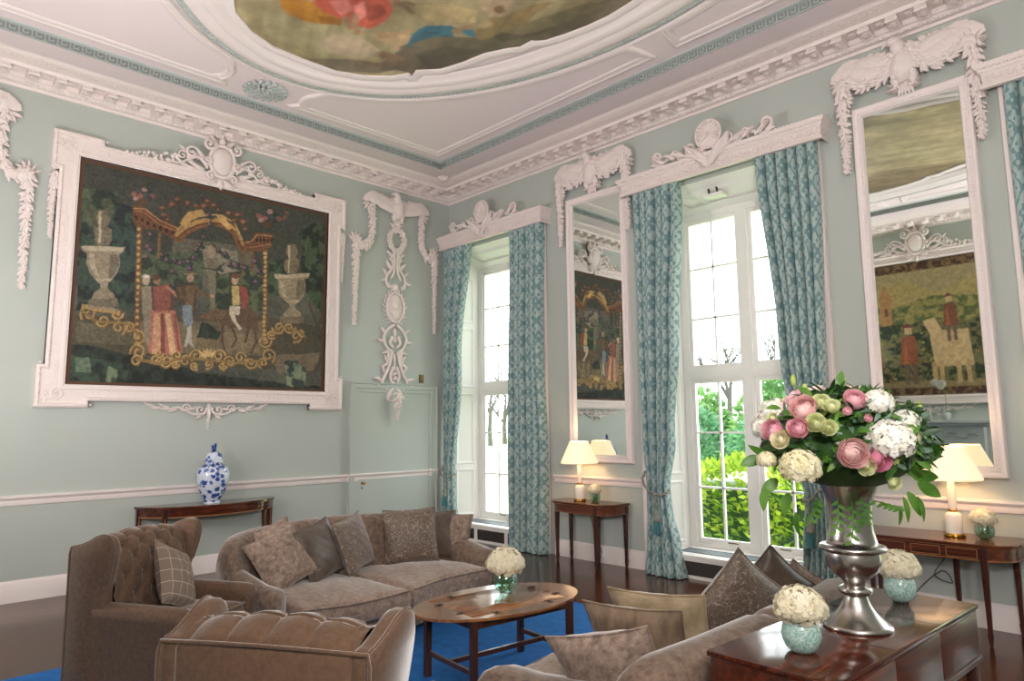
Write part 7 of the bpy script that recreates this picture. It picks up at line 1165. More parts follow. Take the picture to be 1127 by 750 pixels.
# ================================================================ PLASTER TROPHIES on the left wall
def trophy(u,label):
    t=thing('plaster_wall_ornament',label,'wall ornament',(0,u,3.4),'plaster ornaments flanking the tapestry')
    B=MA
    def bld(m,n): m.xf(B); m.build(n,'carved_plaster',t,smooth=60)
    m=MB(); reagle(m,u,4.80,1.2,.05,-1); bld(m,'eagle')
    rnd=random.Random(4)
    for q in (-1,1):
        m=MB(); A=(lambda a: a if q>0 else PI-a)
        for k in range(5): rleaf(m,u+q*.46,4.95,A(.5-.55*k),.16,.075,.05,-.5*q)
        rgarland(m,[(u+q*.46,4.92),(u+q*.44,4.62),(u+q*.48,4.38),(u+q*.58,4.27),(u+q*.69,4.33)],.055,.06,.035,rnd=rnd)
        for k in range(5): rleaf(m,u+q*.69,4.35,A(2.4-.6*k),.13,.06,.045,.7*q)
        rblob(m,u+q*.7,4.35,.045,None,.05); rgarland(m,[(u+q*.70,4.30),(u+q*.705,3.8),(u+q*.71,3.1)],.062,.03,.035,rnd=rnd); bld(m,'garland')
    m=MB()
    pts=[(u+.135*math.cos(a),4.46+.165*math.sin(a)) for a in np.linspace(PI/2,2.5*PI,26)]; rgarland(m,pts,.045,.045,.03,.7,rnd); 
    for q in (-1,1): rleaf(m,u,4.64,PI/2-q*.7,.14,.07,.04,-q*.6)
    bld(m,'wreath')
    m=MB()
    def Sx(pts,r=(.025,.018)):
        for q in (-1,1): rpath(m,[(u+q*a,b) for a,b in pts],r,.025,18)
    def lv(l):
        for q in (-1,1):
            for a,b,an,L,wd,cl in l: rleaf(m,u+q*a,b,an if q>0 else PI-an,L*1.15,wd*1.5,.045,cl*q)
    Sx([(.02,4.28),(.07,4.18),(.05,4.05),(.15,3.92),(.17,3.80),(.10,3.72)]); Sx([(.03,4.25),(.03,4.0),(.09,3.86)])
    lv([(.06,4.2,.9,.12,.05,-.6),(.06,4.02,.5,.14,.06,.6),(.15,3.9,1.2,.12,.05,-.7),(.17,3.85,-.6,.1,.05,.5),(.02,4.14,.2,.1,.05,.4)])
    for q in (-1,1): rscroll(m,u+q*.14,3.77,0 if q<0 else PI,.05,1.1,q,.012,.03)
    # cameo ring
    tp=[(u+.155*math.cos(a),3.44+.22*math.sin(a),.03) for a in np.linspace(0,2*PI,31)]; m.tube(tp,.02,7,cap=False)
    rblob(m,u,3.74,.075,.07,.05)
    for k in range(9):
        for q in (-1,1): a=-1.2+k*.28; rleaf(m,u+q*.165*math.cos(a),3.44+.23*math.sin(a),(a+.75) if q>0 else PI-(a+.75),.09,.035,.025,.3*q)
    # lower scrolls
    Sx([(.02,3.18),(.13,3.10),(.20,2.98),(.15,2.84),(.06,2.78)]); Sx([(.05,3.0),(.09,2.9),(.03,2.84)]); rblob(m,u,2.95,.04,.05,.04); rleaf(m,u,3.12,-PI/2,.14,.08,.04)
    lv([(.17,3.05,.9,.11,.05,-.6),(.2,2.93,-.2,.1,.05,.5),(.1,2.8,-.7,.13,.05,.5)])
    Sx([(.05,2.78),(.09,2.6),(.15,2.45),(.22,2.32),(.15,2.22),(.08,2.28)]); Sx([(.11,2.78),(.12,2.62),(.2,2.55)]);Sx([(.03,2.55),(.08,2.42),(.04,2.3)]); 
    lv([(.16,2.45,1.3,.12,.05,-.6),(.22,2.34,.6,.14,.055,-.9),(.22,2.3,-.5,.09,.05,.5),(.1,2.62,.6,.11,.05,.6)])
    rleaf(m,u,2.75,-PI/2,.16,.06,.035); rpath(m,[(u,2.7),(u,2.5)],.012)
    for k in range(10): rblob(m,u+rnd.uniform(-.05,.05),2.38+rnd.uniform(-.08,.08),.028,None,.035)
    Sx([(.02,2.24),(.09,2.18),(.12,2.08),(.05,2.05)]); lv([(.05,2.2,-.9,.13,.05,-.5)])
    bld(m,'scrollwork')
    m=MB(); 
    m.ell((u,3.44,.008),(.135,.2,.012),None,20,6); m.ell((u-.005,3.47,.03),(.06,.075,.03),None,12,8); m.ell((u+.0,3.36,.022),(.07,.06,.022),None,12,8); m.ell((u-.0,3.41,.025),(.035,.05,.025)); m.ell((u+.05,3.47,.03),(.02,.014,.015)); m.ell((u-.02,3.52,.03),(.055,.035,.03)); bld(m,'cameo')
    m=MB()
    rgarland(m,[(u,2.12),(u,1.95)],.08,.05,.04,rnd=rnd,dens=6); rgarland(m,[(u,1.93),(u,1.76)],.045,.02,.03,rnd=rnd)
    m.v=[(a,b if b>1.0 else b,c+.055) for a,b,c in m.v]; bld(m,'pendant')
    return t
trophy(-1.035,'tall white plaster eagle and garland ornament hanging above the jib door')
trophy(-6.333,'white plaster garland ornament left of the tapestry, cut off by the photo edge')
# ================================================================ PIER MIRRORS
def pier_mirror(cx,label):
    t=thing('pier_mirror',label,'mirror',(cx,0,3.0),'tall pier mirrors between the windows'); T=MBW
    z0,z1=1.207,4.685; h=.495
    P=[(cx-h,z0),(cx+h,z0),(cx+h,z1),(cx-h,z1)]
    m=MB().sweep(P,[(0,0),(0,.045),(.012,.06),(.03,.06),(.04,.05),(.055,.048),(.075,.062),(.085,.062),(.095,.04),(.10,.02),(.10,0)],side=1)
    for x,y in dense([(cx-h+.06,z0+.06),(cx+h-.06,z0+.06),(cx+h-.06,z1-.06),(cx-h+.06,z1-.06)],True,.034): m.ell((x,y,.056),(.012,.012,.008),None,6,3)
    m.xf(T); m.build('frame','trim_white',t,smooth=40)
    MB().box(cx-h+.09,cx+h-.09,z0+.09,z1-.09,.02,.024).xf(T).build('mirror_glass','mirror_silver',t,smooth=0)
    m=MB(); reagle(m,cx,4.80,1.3,.09,-1); rnd=random.Random(11)
    for k in range(9): rleaf(m,cx-.02+rnd.uniform(-.02,.02),4.74,PI*(k/8),.15,.07,.08,0)
    m.xf(T); m.build('eagle_crest','carved_plaster',t,smooth=60)
    for q in (-1,1):
        m=MB(); A=(lambda a: a if q>0 else PI-a)
        rgarland(m,[(cx+q*.06,5.0),(cx+q*.2,4.86),(cx+q*.36,4.86),(cx+q*.5,4.97)],.06,.055,.10,rnd=rnd); 
        for k in range(6): rleaf(m,cx+q*.52,4.93,A(2.2-.62*k),.13,.07,.11,-.5*q)
        rblob(m,cx+q*.53,4.95,.06,None,.06,0,.09)
        rgarland(m,[(cx+q*.54,4.9),(cx+q*.545,4.5),(cx+q*.55,4.05)],.068,.03,.075,rnd=rnd); m.xf(T); m.build('husk_garland','carved_plaster',t,smooth=60)
    return t
pier_mirror(3.04,'tall white framed mirror with eagle crest, between the two left windows')
pier_mirror(6.72,'tall white framed eagle-crested mirror on the right, behind the flower arrangement')
# ================================================================ PELMETS
def pelmet(cx,label,xmin=None):
    t=thing('window_pelmet',label,'pelmet',(cx,0,4.55),'carved window pelmets'); T=MBW
    x0,x1=(xmin if xmin is not None else cx-1.20),min(cx+1.20,RX-.01)
    # U-shaped cornice: path in plan (u, w), height = z
    prof=[(0,4.44),(.015,4.44),(.018,4.455),(.006,4.47),(.0,4.485),(.004,4.56),(.012,4.572),(.022,4.58),(.026,4.60),(.045,4.615),(.052,4.63),(.052,4.65),(0,4.65)]
    P=[(x0,0),(x0,-.20),(x1,-.20),(x1,0)]
    m=MB().sweep(P,prof,closed=False,side=-1)
    m.box(x0,x1,-.2,0,4.62,4.65); m.box(x0,x1,-.2,-.17,4.44,4.62)
    rnd=random.Random(3); n=int((x1-x0)/.05)
    for k in range(n):
        u=x0+.03+k*(x1-x0-.06)/(n-1); m.ell((u,-.236,4.607),(.016,.014,.012),None,6,4)
        a=rnd.uniform(-.8,.8); m.ell((u,-.205,4.52),(.028,.012,.011),Matrix.Rotation(a,3,'Y'),6,4); m.ell((u+.02,-.205,4.50),(.018,.010,.01),Matrix.Rotation(-a,3,'Y'),6,4); m.ell((u,-.205,4.545),(.014,.010,.009),None,6,4)
    m.build('pelmet_box','carved_plaster',t,smooth=40)
    # pierced crest: shell between scrolls
    m=MB(); b=4.65
    for k in range(15):
        a=PI*(-.18)+PI*1.36*k/14; m.ell((cx+.075*math.cos(a),b+.215+.085*math.sin(a),.215),(.075,.018,.022),rot(a),8,5)
    m.grid(lambda s,q:(cx+.145*q*math.cos(2*PI*s),b+.215+.155*q*math.sin(2*PI*s),.19+.012*q),22,4,cu=True); m.grid(lambda s,q:(cx+.145*q*math.cos(2*PI*s),b+.215+.155*q*math.sin(2*PI*s),.215-.01*q),22,4,cu=True)
    tp=[(cx+.15*math.cos(a),b+.215+.158*math.sin(a),.205) for a in np.linspace(0,2*PI,27)]; m.tube(tp,.016,7,cap=False)
    for q in (-1,1):
        A=(lambda a: a if q>0 else PI-a)
        for du,dv,a,L,wd,cl in ((.0,-.16,1.15,.30,.08,-.6),(.03,-.1,.75,.26,.07,-.7),(.0,-.16,2.2,.16,.07,.6),(.30,.03,.7,.16,.06,-.9),(.42,.03,.9,.13,.05,-.9),(.55,.03,.2,.14,.05,.8),(.2,.02,1.3,.12,.06,-.6)):
            rleaf(m,cx+q*du,b+dv,A(a),L*1.25,wd*1.5,.05,cl*q,w0=.225)
        rpath(m,[(cx+q*.05,b+.03,.21),(cx+q*.2,b+.09,.2),(cx+q*.33,b+.03,.2),(cx+q*.48,b+.09,.2),(cx+q*.62,b+.03,.2),(cx+q*.75,b+.06,.2)],(.026,.016),.2)
        rscroll(m,cx+q*.22,b+.11,A(-1.2),.07,1.1,q,.018,.2); rscroll(m,cx+q*.42,b+.10,A(-1.2),.06,1.1,q,.016,.2); rscroll(m,cx+q*.66,b+.13,A(-1.6),.075,1.3,q,.02,.2)
        for k in range(8): rblob(m,cx+q*(.76+.04*k),b+.015,.02-.0012*k,None,.018,0,.2,7)
        for k in range(5): rblob(m,cx+q*(.22+.03*k),b+.03+.02*(k%2),.018,None,.018,0,.2,7)
    m.v=[(a,b_,c) for a,b_,c in m.v]; m.xf(T); m.build('shell_crest','carved_plaster',t,smooth=60)
    return t
pelmet(1.02,'white carved pelmet with shell crest over the corner window',.012); pelmet(4.785,'white carved pelmet with shell crest over the wide middle window'); pelmet(8.52,'white carved pelmet end at the right photo edge, right of the eagle mirror')
# ================================================================ CURTAINS
def curtain(label,top,keys,nf,seed,grp='teal damask curtains',zt=4.47):
    """keys: (z, x left, x right, fold depth) from top to floor"""
    rnd=random.Random(seed); ph=[rnd.uniform(-.35,.35) for _ in range(nf+2)]; am=[rnd.uniform(.7,1.25) for _ in range(nf+2)]
    m=MB(); nu,nv=nf*9+1,64; z0=keys[-1][0]; m.uv=[]
    zs=[k[0] for k in keys]
    def I(z,j):
        for a,b in zip(keys,keys[1:]):
            if z<=a[0] and z>=b[0]:
                t=(a[0]-z)/(a[0]-b[0]); t=t*t*(3-2*t); return a[j]+(b[j]-a[j])*t
        return keys[-1][j] if z<z0 else keys[0][j]
    Wt=(keys[0][2]-keys[0][1])*1.9
    for side in (0,1):
        for i in range(nu):
            s=i/(nu-1)
            for j in range(nv):
                z=zt+(z0-zt)*j/(nv-1); xl,xr,A=I(z,1),I(z,2),I(z,3)
                q=s*nf; k=min(int(q),nf-1); f=q-k; 
                w=(1-abs(math.cos(PI*f))**3.5)*(am[k]); w+= .10*math.sin(2*PI*(s*1.7+z*.21+seed)); 
                x=xl+(xr-xl)*(s-.125/nf*math.sin(2*PI*f)+.012*math.sin(z*1.5+s*5+seed))
                y=-.075-A*w-.02*math.sin(z*2+seed)*s*(0 if z>4.3 else 1) + (.004 if side else 0)
                m.v.append((x,min(y,-.045),z)); m.uv.append((s*Wt+seed*.13,z))
    n=nu*nv
    for sd in (0,1):
        for i in range(nu-1):
            for j in range(nv-1):
                a=sd*n+i*nv+j; q=(a,a+nv,a+nv+1,a+1); m.f.append(q if sd==0 else q[::-1])
    for i in range(nu-1):
        for j in (0,nv-1): a=i*nv+j; m.f.append((a,a+nv,a+nv+n,a+n))
    for j in range(nv-1):
        for i in (0,nu-1): a=i*nv+j; m.f.append((a,a+1,a+1+n,a+n))
    o=m.build('curtain','damask',None,smooth=80); tag(o,label,'curtain',grp); return o
curtain('teal damask curtain in the corner, left of the corner window, tied back',0,[(4.47,.03,.64,.11),(2.6,.03,.42,.11),(1.0,.05,.25,.09),(.8,.05,.27,.09),(.02,.03,.38,.11)],6,1)
curtain('full-length teal damask curtain hanging straight between corner window and small mirror',0,[(4.47,1.56,2.16,.11),(2.5,1.53,2.17,.13),(.01,1.53,2.17,.13)],6,2)
curtain('tied teal damask curtain left of the wide middle window, with hanging tassel',0,[(4.47,3.70,4.33,.11),(2.6,3.71,4.26,.13),(1.5,3.75,4.14,.12),(.95,3.80,4.03,.10),(.75,3.79,4.05,.10),(.3,3.77,4.15,.12),(.01,3.74,4.22,.14)],6,3)
curtain('teal damask curtain right of the middle window, partly behind the big bouquet',0,[(4.47,5.28,5.90,.11),(2.5,5.42,5.87,.13),(1.35,5.53,5.85,.12),(.95,5.60,5.84,.10),(.4,5.56,5.85,.12),(.01,5.50,5.84,.14)],6,4)
curtain('sliver of teal damask curtain at the right photo edge, beyond the eagle mirror',0,[(4.47,7.44,8.06,.07),(2.6,7.45,7.98,.08),(1.0,7.52,7.75,.07),(.01,7.46,7.93,.09)],6,5)
def tieback(x0,z0,x1,z1,tx,label,grp='rope tiebacks',s=1):
    t=thing('curtain_tieback',label,'tieback',(x0,-.03,z0),grp)
    P=curve([(x0,-.05,z0),(x0+(x1-x0)*.25,-.22,z0-(z0-z1)*.45),(x0+(x1-x0)*.7,-.25,z1+.01),(x1,-.18,z1),(x1+s*.015,-.08,z1+.03)],50)
    m=MB()
    for k,p in enumerate(P):
        a=k*1.1
        m.ell(p+Vector((0,math.cos(a)*.007,math.sin(a)*.007)),(.016,.016,.013),None,7,5)
    m.build('rope','rope',t,smooth=80)
    m=MB(); q=Vector((tx,-.235,z1-.0))
    for k in range(16): a=k*1.1; m.ell(q+Vector((math.cos(a)*.008,math.sin(a)*.008,-.012*k)),(.014,.014,.011),None,7,5)
    m.lathe([(0,.02),(.016,.015),(.03,-.02),(.022,-.05),(.034,-.07),(.036,-.10),(.02,-.105),(0,-.105)],(q.x,q.y,q.z-.2),12); m.build('cord','rope',t,smooth=80)
    m=MB()
    for k in range(26):
        a=k*2.4; r=.010+.022*((k*7)%10)/10; m.tube([(q.x+r*math.cos(a),q.y+r*math.sin(a),q.z-.30),(q.x+1.35*r*math.cos(a),q.y+1.35*r*math.sin(a),q.z-.44)],.0055,5)
    m.build('tassel','tassel_teal',t,smooth=80)
tieback(3.70,1.13,4.03,.90,3.96,'beige rope tieback with teal tassel on curtain left of middle window')
tieback(.03,1.10,.26,.93,.20,'beige rope tieback with tassel on the corner curtain')
tieback(5.90,1.25,5.60,.95,5.66,'rope tieback with tassel beside the bouquet, right of the middle window',s=-1)

# ================================================================ RUG
m=MB(); m.bbox(2.58,6.35,-7.0,-1.72,.001,.016,.006); tag(m.build('rug','blue_rug'),'large plain royal blue rug under the sofas and oval coffee table','rug')
# ================================================================ SOFAS
def sofa(label,back,front,H,grp,arm_top=(.64,.54),feet=True):
    N=61; Bc=curve([(x,y,0) for x,y in back],N); Fc=curve([(x,y,0) for x,y in front],N)
    def at(C_,s): k=max(0,min(1,s))*(N-1); i=min(int(k),N-2); return C_[i].lerp(C_[i+1],k-i)
    def P(s,t,z,q=0): b=at(Bc,s); f=at(Fc,s); d=(f-b).normalized(); e=(at(Bc,min(1,s+.02))-at(Bc,max(0,s-.02))).normalized(); p=b+d*t+e*q; return (p.x,p.y,z)
    def Ln(s): return (at(Fc,s)-at(Bc,s)).length
    mid=at(Bc,.5).lerp(at(Fc,.5),.5); t=thing('curved_sofa',label,'sofa',(mid.x,mid.y,0),grp)
    # base with a recessed plinth
    def shell(t0,dt,z0,z1,ins,mb,s0=.02,s1=.98,bulge=.015):
        rings=[]
        for s in np.linspace(s0,s1,26):
            e=1
            L=Ln(s)+dt; rings.append([P(s,t0+ins,z0),P(s,L-ins,z0),P(s,L+bulge,(z0+z1)/2),P(s,L,z1),P(s,t0,z1),P(s,t0-bulge,(z0+z1)/2)])
        mb.loft(rings)
    m=MB(); shell(.03,-.06,.07,.30,.01,m); m.build('base','taupe_velvet',t,smooth=50)
    # backrest in two halves meeting in a seam
    def prof(h):
        return [(.06,.12),(.02,.35),(.0,.55),(.0,h-.10),(.015,h-.04),(.06,h),(.13,h+.012),(.20,h-.005),(.25,h-.05),(.275,h-.12),(.31,.62),(.36,.50),(.40,.40),(.40,.12)]
    for s0,s1 in ((.0,.5),(.5,1.0)):
        rings=[]; n=24
        for i in range(n+1):
            k=i/n; s=s0+(s1-s0)*k; e=1
            ee=min(k,1-k)*n
            inset=.018 if ee==0 else (.006 if ee==1 else 0)
            if (s0==0 and i<4) or (s1==1 and i>n-4):           # rounded outer ends
                j=i if s0==0 else n-i; inset=(.07,.03,.012,.003)[j]
            c=prof(H(s)); cx=.2; cz=.5
            rings.append([P(s,cx+(a-cx)*(1-inset*1.6),z if z<.2 else z-inset*1.2*((z-.2)/.6)) for a,z in c])
        m=MB().loft(rings); m.build('backrest','taupe_velvet',t,smooth=60)
    # seat cushions
    def pad(s0,s1,t0,dt,zc,hh,crown,mb,n1=41,n2=41):
        warp=lambda q:.5-.5*math.cos(PI*(.5-.5*math.cos(PI*q)))
        def ed(u,v): a=1-abs(2*u-1)**26; b=1-abs(2*v-1)**26; return (max(0,a)*max(0,b))**.30
        def fn(sg):
            def g(u,v):
                u=warp(u); v=warp(v); s=s0+(s1-s0)*u; L=Ln(s)+dt; e=ed(u,v); tt=t0+(L-t0)*v
                pu=abs(2*v-1)**6
                return P(s,tt+.012*(1-pu)*0,zc+sg*hh*e+(crown*math.sin(PI*u)*math.sin(PI*v) if sg>0 else 0)+(.004*math.sin(u*23+v*9) if sg>0 else 0))
            return g
        mb.grid(fn(1),n1,n2); mb.grid(fn(-1),n1,n2)
        return [P(s0+(s1-s0)*u,Ln(s0+(s1-s0)*u)+dt-.003,zc+hh*.80) for u in np.linspace(.02,.98,20)]
    for s0,s1 in ((.095,.497),(.503,.905)):
        m=MB(); pipe=pad(s0,s1,.33,.03,.325,.088,.035,m); o=m.build('seat_cushion','taupe_velvet_seat',t,smooth=60)
        MB().tube(pipe,.007,6).build('piping','taupe_velvet',o,smooth=80)
    # rolled arms
    for sc,q in ((.045,1),(.955,-1)):
        rings=[]; L=Ln(sc)
        TT=[.16,.2,.3,.45,.6,.75,.86,.94,.975,.99,1.0]
        for k,a in enumerate(TT):
            tt=L*a; zt=arm_top[0]+(arm_top[1]-arm_top[0])*min(1,(a-.16)/.6)
            sh=1-(0,0,0,0,0,0,0,.02,.08,.18,.36)[k]; w=.125*sh; zt2=.35+(zt-.35)*sh
            c=[(-w*.8,.10),(-w*.85,.33),(-w*1.05,zt2-.10),(-w*1.0,zt2-.05),(-w*.65,zt2-.012),(0,zt2),(w*.65,zt2-.012),(w*1.0,zt2-.05),(w*1.05,zt2-.10),(w*.85,.33),(w*.8,.10)]
            rings.append([P(sc,tt,z,x) for x,z in c])
        m=MB().loft(rings); m.build('arm','taupe_velvet',t,smooth=60)
    for s in (.08,.92):
        for tt in (.12,Ln(s)-.14): 
            p=P(s,tt,0); MB().lathe([(.016,.016),(.02,.03),(.028,.10)],p,12).build('foot','mahogany_leg',t)
    return t,P
A_,PA=sofa('long curved taupe velvet sofa against the far wall, under the jib door',
 [(2.92,-4.68),(2.64,-4.42),(2.52,-4.06),(2.47,-3.62),(2.56,-3.15),(2.70,-2.75),(2.86,-2.38)],
 [(3.70,-4.60),(3.84,-4.28),(3.90,-3.95),(3.84,-3.5),(3.72,-3.1),(3.70,-2.7),(3.72,-2.28)],
 lambda s:.79+.05*math.sin(PI*min(1,max(0,s)))+.02*s,None)
B_,PB=sofa('matching velvet sofa seen from behind, between the chest of drawers and coffee table',
 [(6.88,-2.36),(6.93,-2.8),(6.94,-3.3),(6.93,-3.7),(6.91,-4.1),(6.86,-4.50)],
 [(5.82,-2.3),(5.72,-2.8),(5.68,-3.3),(5.70,-3.7),(5.76,-4.1),(5.84,-4.54)],
 lambda s:.745-.02*s+.015*math.sin(PI*min(1,max(0,s))),None,(.60,.52))
# ================================================================ CUSHIONS
def pillow(name_mat,label,loc,face,tilt,roll,w=.46,h=None,T=.085,grp=None,seed=1,scale_uv=True):
    """face: heading the front looks to (degrees, 0 = +x); tilt back; roll in its own plane"""
    h=h or w; n=21; rnd=random.Random(seed); ph=[rnd.uniform(0,6) for _ in range(4)]
    m=MB(); m.uv=[]
    for sg in (1,-1):
        for i in range(n):
            for j in range(n):
                a=-1+2*i/(n-1); b=-1+2*j/(n-1)
                x=w/2*a*(1-.085*(1-b*b)); y=h/2*b*(1-.085*(1-a*a))
                e=(max(0,1-a*a)*max(0,1-b*b))**.42
                z=sg*T*e*(1+.06*math.sin(3*a+ph[0])*math.sin(2.5*b+ph[1]))+sg*.004*math.sin(13*(a+b)+ph[2])*e
                m.v.append((x,y,z)); m.uv.append((x,y))
    for k in (0,1):
        for i in range(n-1):
            for j in range(n-1):
                q=k*n*n+i*n+j; f=(q,q+n,q+n+1,q+1); m.f.append(f if k==0 else f[::-1])
    rim=[(w/2*a*(1-.085*(1-b*b)),h/2*b*(1-.085*(1-a*a)),0) for a,b in [(-1+2*k/12,-1) for k in range(12)]+[(1,-1+2*k/12) for k in range(12)]+[(1-2*k/12,1) for k in range(12)]+[(-1,1-2*k/12) for k in range(13)]]
    u0=len(m.v); m.tube(rim,.006,6,cap=False); m.uv+=[(p[0],p[1]) for p in m.v[u0:]]
    f=math.radians(face); ti=math.radians(tilt)
    nrm=Vector((math.cos(f)*math.cos(ti),math.sin(f)*math.cos(ti),math.sin(ti))); up=Vector((-math.cos(f)*math.sin(ti),-math.sin(f)*math.sin(ti),math.cos(ti))); rt=up.cross(nrm)
    R=Matrix((rt,up,nrm)).transposed()@Matrix.Rotation(math.radians(roll),3,'Z')
    o=m.build('cushion',name_mat,None,smooth=70); o.matrix_world=Matrix.Translation(loc)@R.to_4x4(); tag(o,label,'cushion',grp); return o
G1='cushions on the far curved sofa'; G2='cushions on the near sofa'
pillow('velvet_cushion','light taupe velvet cushion at the left end of the far sofa',(3.14,-4.24,.645),-4,26,22,.46,grp=G1,seed=1)
pillow('velvet_cushion','pale velvet cushion tucked behind the leftmost light cushion on the far sofa',(2.86,-4.18,.67),-10,18,20,.42,grp=G1,seed=2)
pillow('dark_satin','dark brown satin cushion, second from left on the far sofa',(3.08,-3.88,.65),24,18,10,.47,grp=G1,seed=3)
pillow('brocade','brown brocade cushion leaning left of the back seam of the far sofa',(3.00,-3.50,.66),28,18,8,.47,grp=G1,seed=4)
pillow('brocade','large square brocade cushion facing out near the right end of the far sofa',(3.06,-2.93,.665),-28,14,2,.50,grp=G1,seed=5)
pillow('dark_satin','dark brown satin cushion right of the large square brocade one',(3.06,-2.66,.64),-22,14,-2,.46,grp=G1,seed=6)
pillow('velvet_cushion','light velvet cushion at the far right arm of the far sofa',(3.10,-2.50,.63),-45,14,-6,.42,grp=G1,seed=7)
pillow('velvet_cushion','light grey-brown velvet cushion nearest the camera on the near sofa',(6.44,-4.26,.55),112,26,-14,.50,T=.10,grp=G2,seed=8)
pillow('bronze_satin','bronze-brown satin cushion between the nearest cushion and the gold one',(6.40,-4.00,.60),104,24,-2,.50,grp=G2,seed=9)
pillow('gold_satin','pale gold satin cushion, third from the camera on the near sofa',(6.37,-3.76,.62),106,24,-2,.50,grp=G2,seed=10)
pillow('brocade','big brown brocade cushion standing on its corner on the near sofa',(6.47,-3.17,.66),150,16,38,.50,T=.10,grp=G2,seed=11)
pillow('dark_satin','dark brown cushion on its corner behind the big upright brocade one',(6.48,-2.80,.66),140,18,40,.46,grp=G2,seed=12)
pillow('velvet_cushion','light velvet cushion at the window end of the near sofa',(6.53,-2.55,.60),150,18,30,.40,grp=G2,seed=13)
# ================================================================ WING CHAIRS
def slab(poly,x0,x1,r,flare=lambda y,z:0):
    cy=sum(p[0] for p in poly)/len(poly); cz=sum(p[1] for p in poly)/len(poly)
    def ins(d): return [((y-cy)*(1-d/.25)+cy,(z-cz)*(1-d/.4)+cz) for y,z in poly]
    rings=[]
    for x,d in ((x0,r),(x0+r*.3,r*.35),(x0+r,0),(x1-r,0),(x1-r*.3,r*.35),(x1,r)): rings.append([(x+flare(y,z),y,z) for y,z in ins(d)])
    return MB().loft(rings)
def spl(pts,n): return [(p.x,p.y) for p in curve([(a,b,0) for a,b in pts],n)]
def wing_chair(label,mat):
    t=thing('wing_armchair',label,'armchair',(0,0,0),'tufted wing armchairs')
    side=spl([(0,.10),(0,.35),(.0,.6),(.0,.85),(.01,.935),(.06,.95),(.13,.975),(.20,1.01),(.265,1.022),(.315,1.0),(.335,.94),(.325,.86),(.30,.76),(.275,.68),(.27,.60),(.27,.45),(.27,.10)],44)
    for q in (-1,1):
        a,b=(.325,.405) 
        fl=lambda y,z:(.03*max(0,y/.3)*max(0,(z-.55)/.45))
        m=slab(side,a,b,.022,fl)
        m.v=[(q*x,y,z) for x,y,z in m.v]; m.build('wing',mat,t,smooth=60)
        rings=[]
        for k,(y,sc_) in enumerate([(.20,1),(.35,1),(.5,1),(.6,1),(.73,1),(.785,.97),(.812,.88),(.82,.7)]):
            w=.062*sc_; zt=.10+(.605-.012*min(1,(y-.2)/.5)-.10)*(1-(1-sc_)*.35); cx=.348
            c=[(-w,.12),(-w,.42),(-w*1.05,.50),(-w*1.2,zt-.055),(-w*.95,zt-.015),(-w*.2,zt),(w*.6,zt-.008),(w*1.12,zt-.04),(w*1.15,zt-.085),(w*.92,zt-.13),(w*.9,.12)]
            rings.append([(q*(cx+x),y,z) for x,z in c])
        MB().loft(rings).build('arm',mat,t,smooth=60)
        # piping around the wing edge
        pp=[(q*(.402+fl(y,z)-.012),y+.0,z) for y,z in side[2:34]]; MB().tube(pp,.006,6).build('wing_piping',mat,t,smooth=80)
    m=MB(); m.bbox(-.36,.36,.0,.76,.10,.37,.02); m.build('base',mat,t,smooth=50)
    m=MB(); m.bbox(-.34,.34,-.004,.06,.10,.935,.02); bp=m.build('back_panel',mat,t,smooth=50)
    MB().tube([(-.40,.0,.12),(-.402,-.002,.90),(-.395,.0,.938),(-.2,.0,.942),(0,.0,.944),(.2,.0,.942),(.395,.0,.938),(.402,-.002,.90),(.40,.0,.12)],.007,6).build('piping',mat,bp,smooth=80)
    # buttoned back, pleats running over the top
    path=curve([(0,.005,.935),(0,.05,.965),(0,.11,.99),(0,.175,.992),(0,.23,.95),(0,.262,.85),(0,.275,.72),(0,.29,.58),(0,.31,.42)],90)
    ls=[0]
    for i in range(89): ls.append(ls[-1]+(path[i+1]-path[i]).length)
    LT=ls[-1]; btn=[]; row0=.33; dr=.088
    for r in range(5):
        off=0 if r%2==0 else .0775
        for k in range(-3,4):
            x=k*.155+off-.0
            if abs(x)<.31: btn.append((x,row0+r*dr))
    def disp(x,l):
        d=.0
        crown=.018*(1-(x/.345)**2)
        dm=min((x-a)**2+(l-b)**2 for a,b in btn)
        d-=.034*math.exp(-dm/(.026**2))
        if l<row0:                                     # straight pleats above the first row
            xx=abs(((x+.0775)%.155)-.0775); d-=.008*math.exp(-(xx/.008)**2); d+=.004*math.cos(2*PI*x/.155+PI)
        elif l<row0+4*dr+.02:
            p=(x/.155+(l-row0)/(2*dr)); q=(x/.155-(l-row0)/(2*dr))
            f1=abs(p-round(p))*.155*.75; f2=abs(q-round(q))*.155*.75
            d-=.013*(math.exp(-(f1/.010)**2)+math.exp(-(f2/.010)**2)); d+=.008
        return d+crown
    NU,NV=85,90
    def fn(u,v):
        x=(-1+2*u)*.338; i=min(int(v*89+1e-6),88); p=path[i].lerp(path[i+1],v*89-i); tn=(path[i+1]-path[i]).normalized(); nr=Vector((0,-tn.z,tn.y)); 
        nr=Vector((0,tn.z*-1,tn.y))
        if nr.z<0 and v<.3: nr=-nr
        if nr.y<0 and v>=.3: nr=-nr
        l=v*LT; d=disp(x,l); z=p+nr*d*min(1,v*14); sag=.02*(x/.338)**2
        return (x,z.y,z.z-sag*(1 if v>.02 else .5)*min(1,1-v))
    m=MB().grid(fn,NU,NV); bk=m.build('tufted_back',mat,t,smooth=80)
    for a,b in btn:
        v=b/LT; u=(a/.338+1)/2; p=Vector(fn(u,v)); MB().ell(p+Vector((0,.008,0)),.011,None,8,6).build('button',mat,bk)
    # seat cushion
    def ed(u,v): a=1-abs(2*u-1)**10; b=1-abs(2*v-1)**10; return (max(0,a)*max(0,b))**.3
    m=MB()
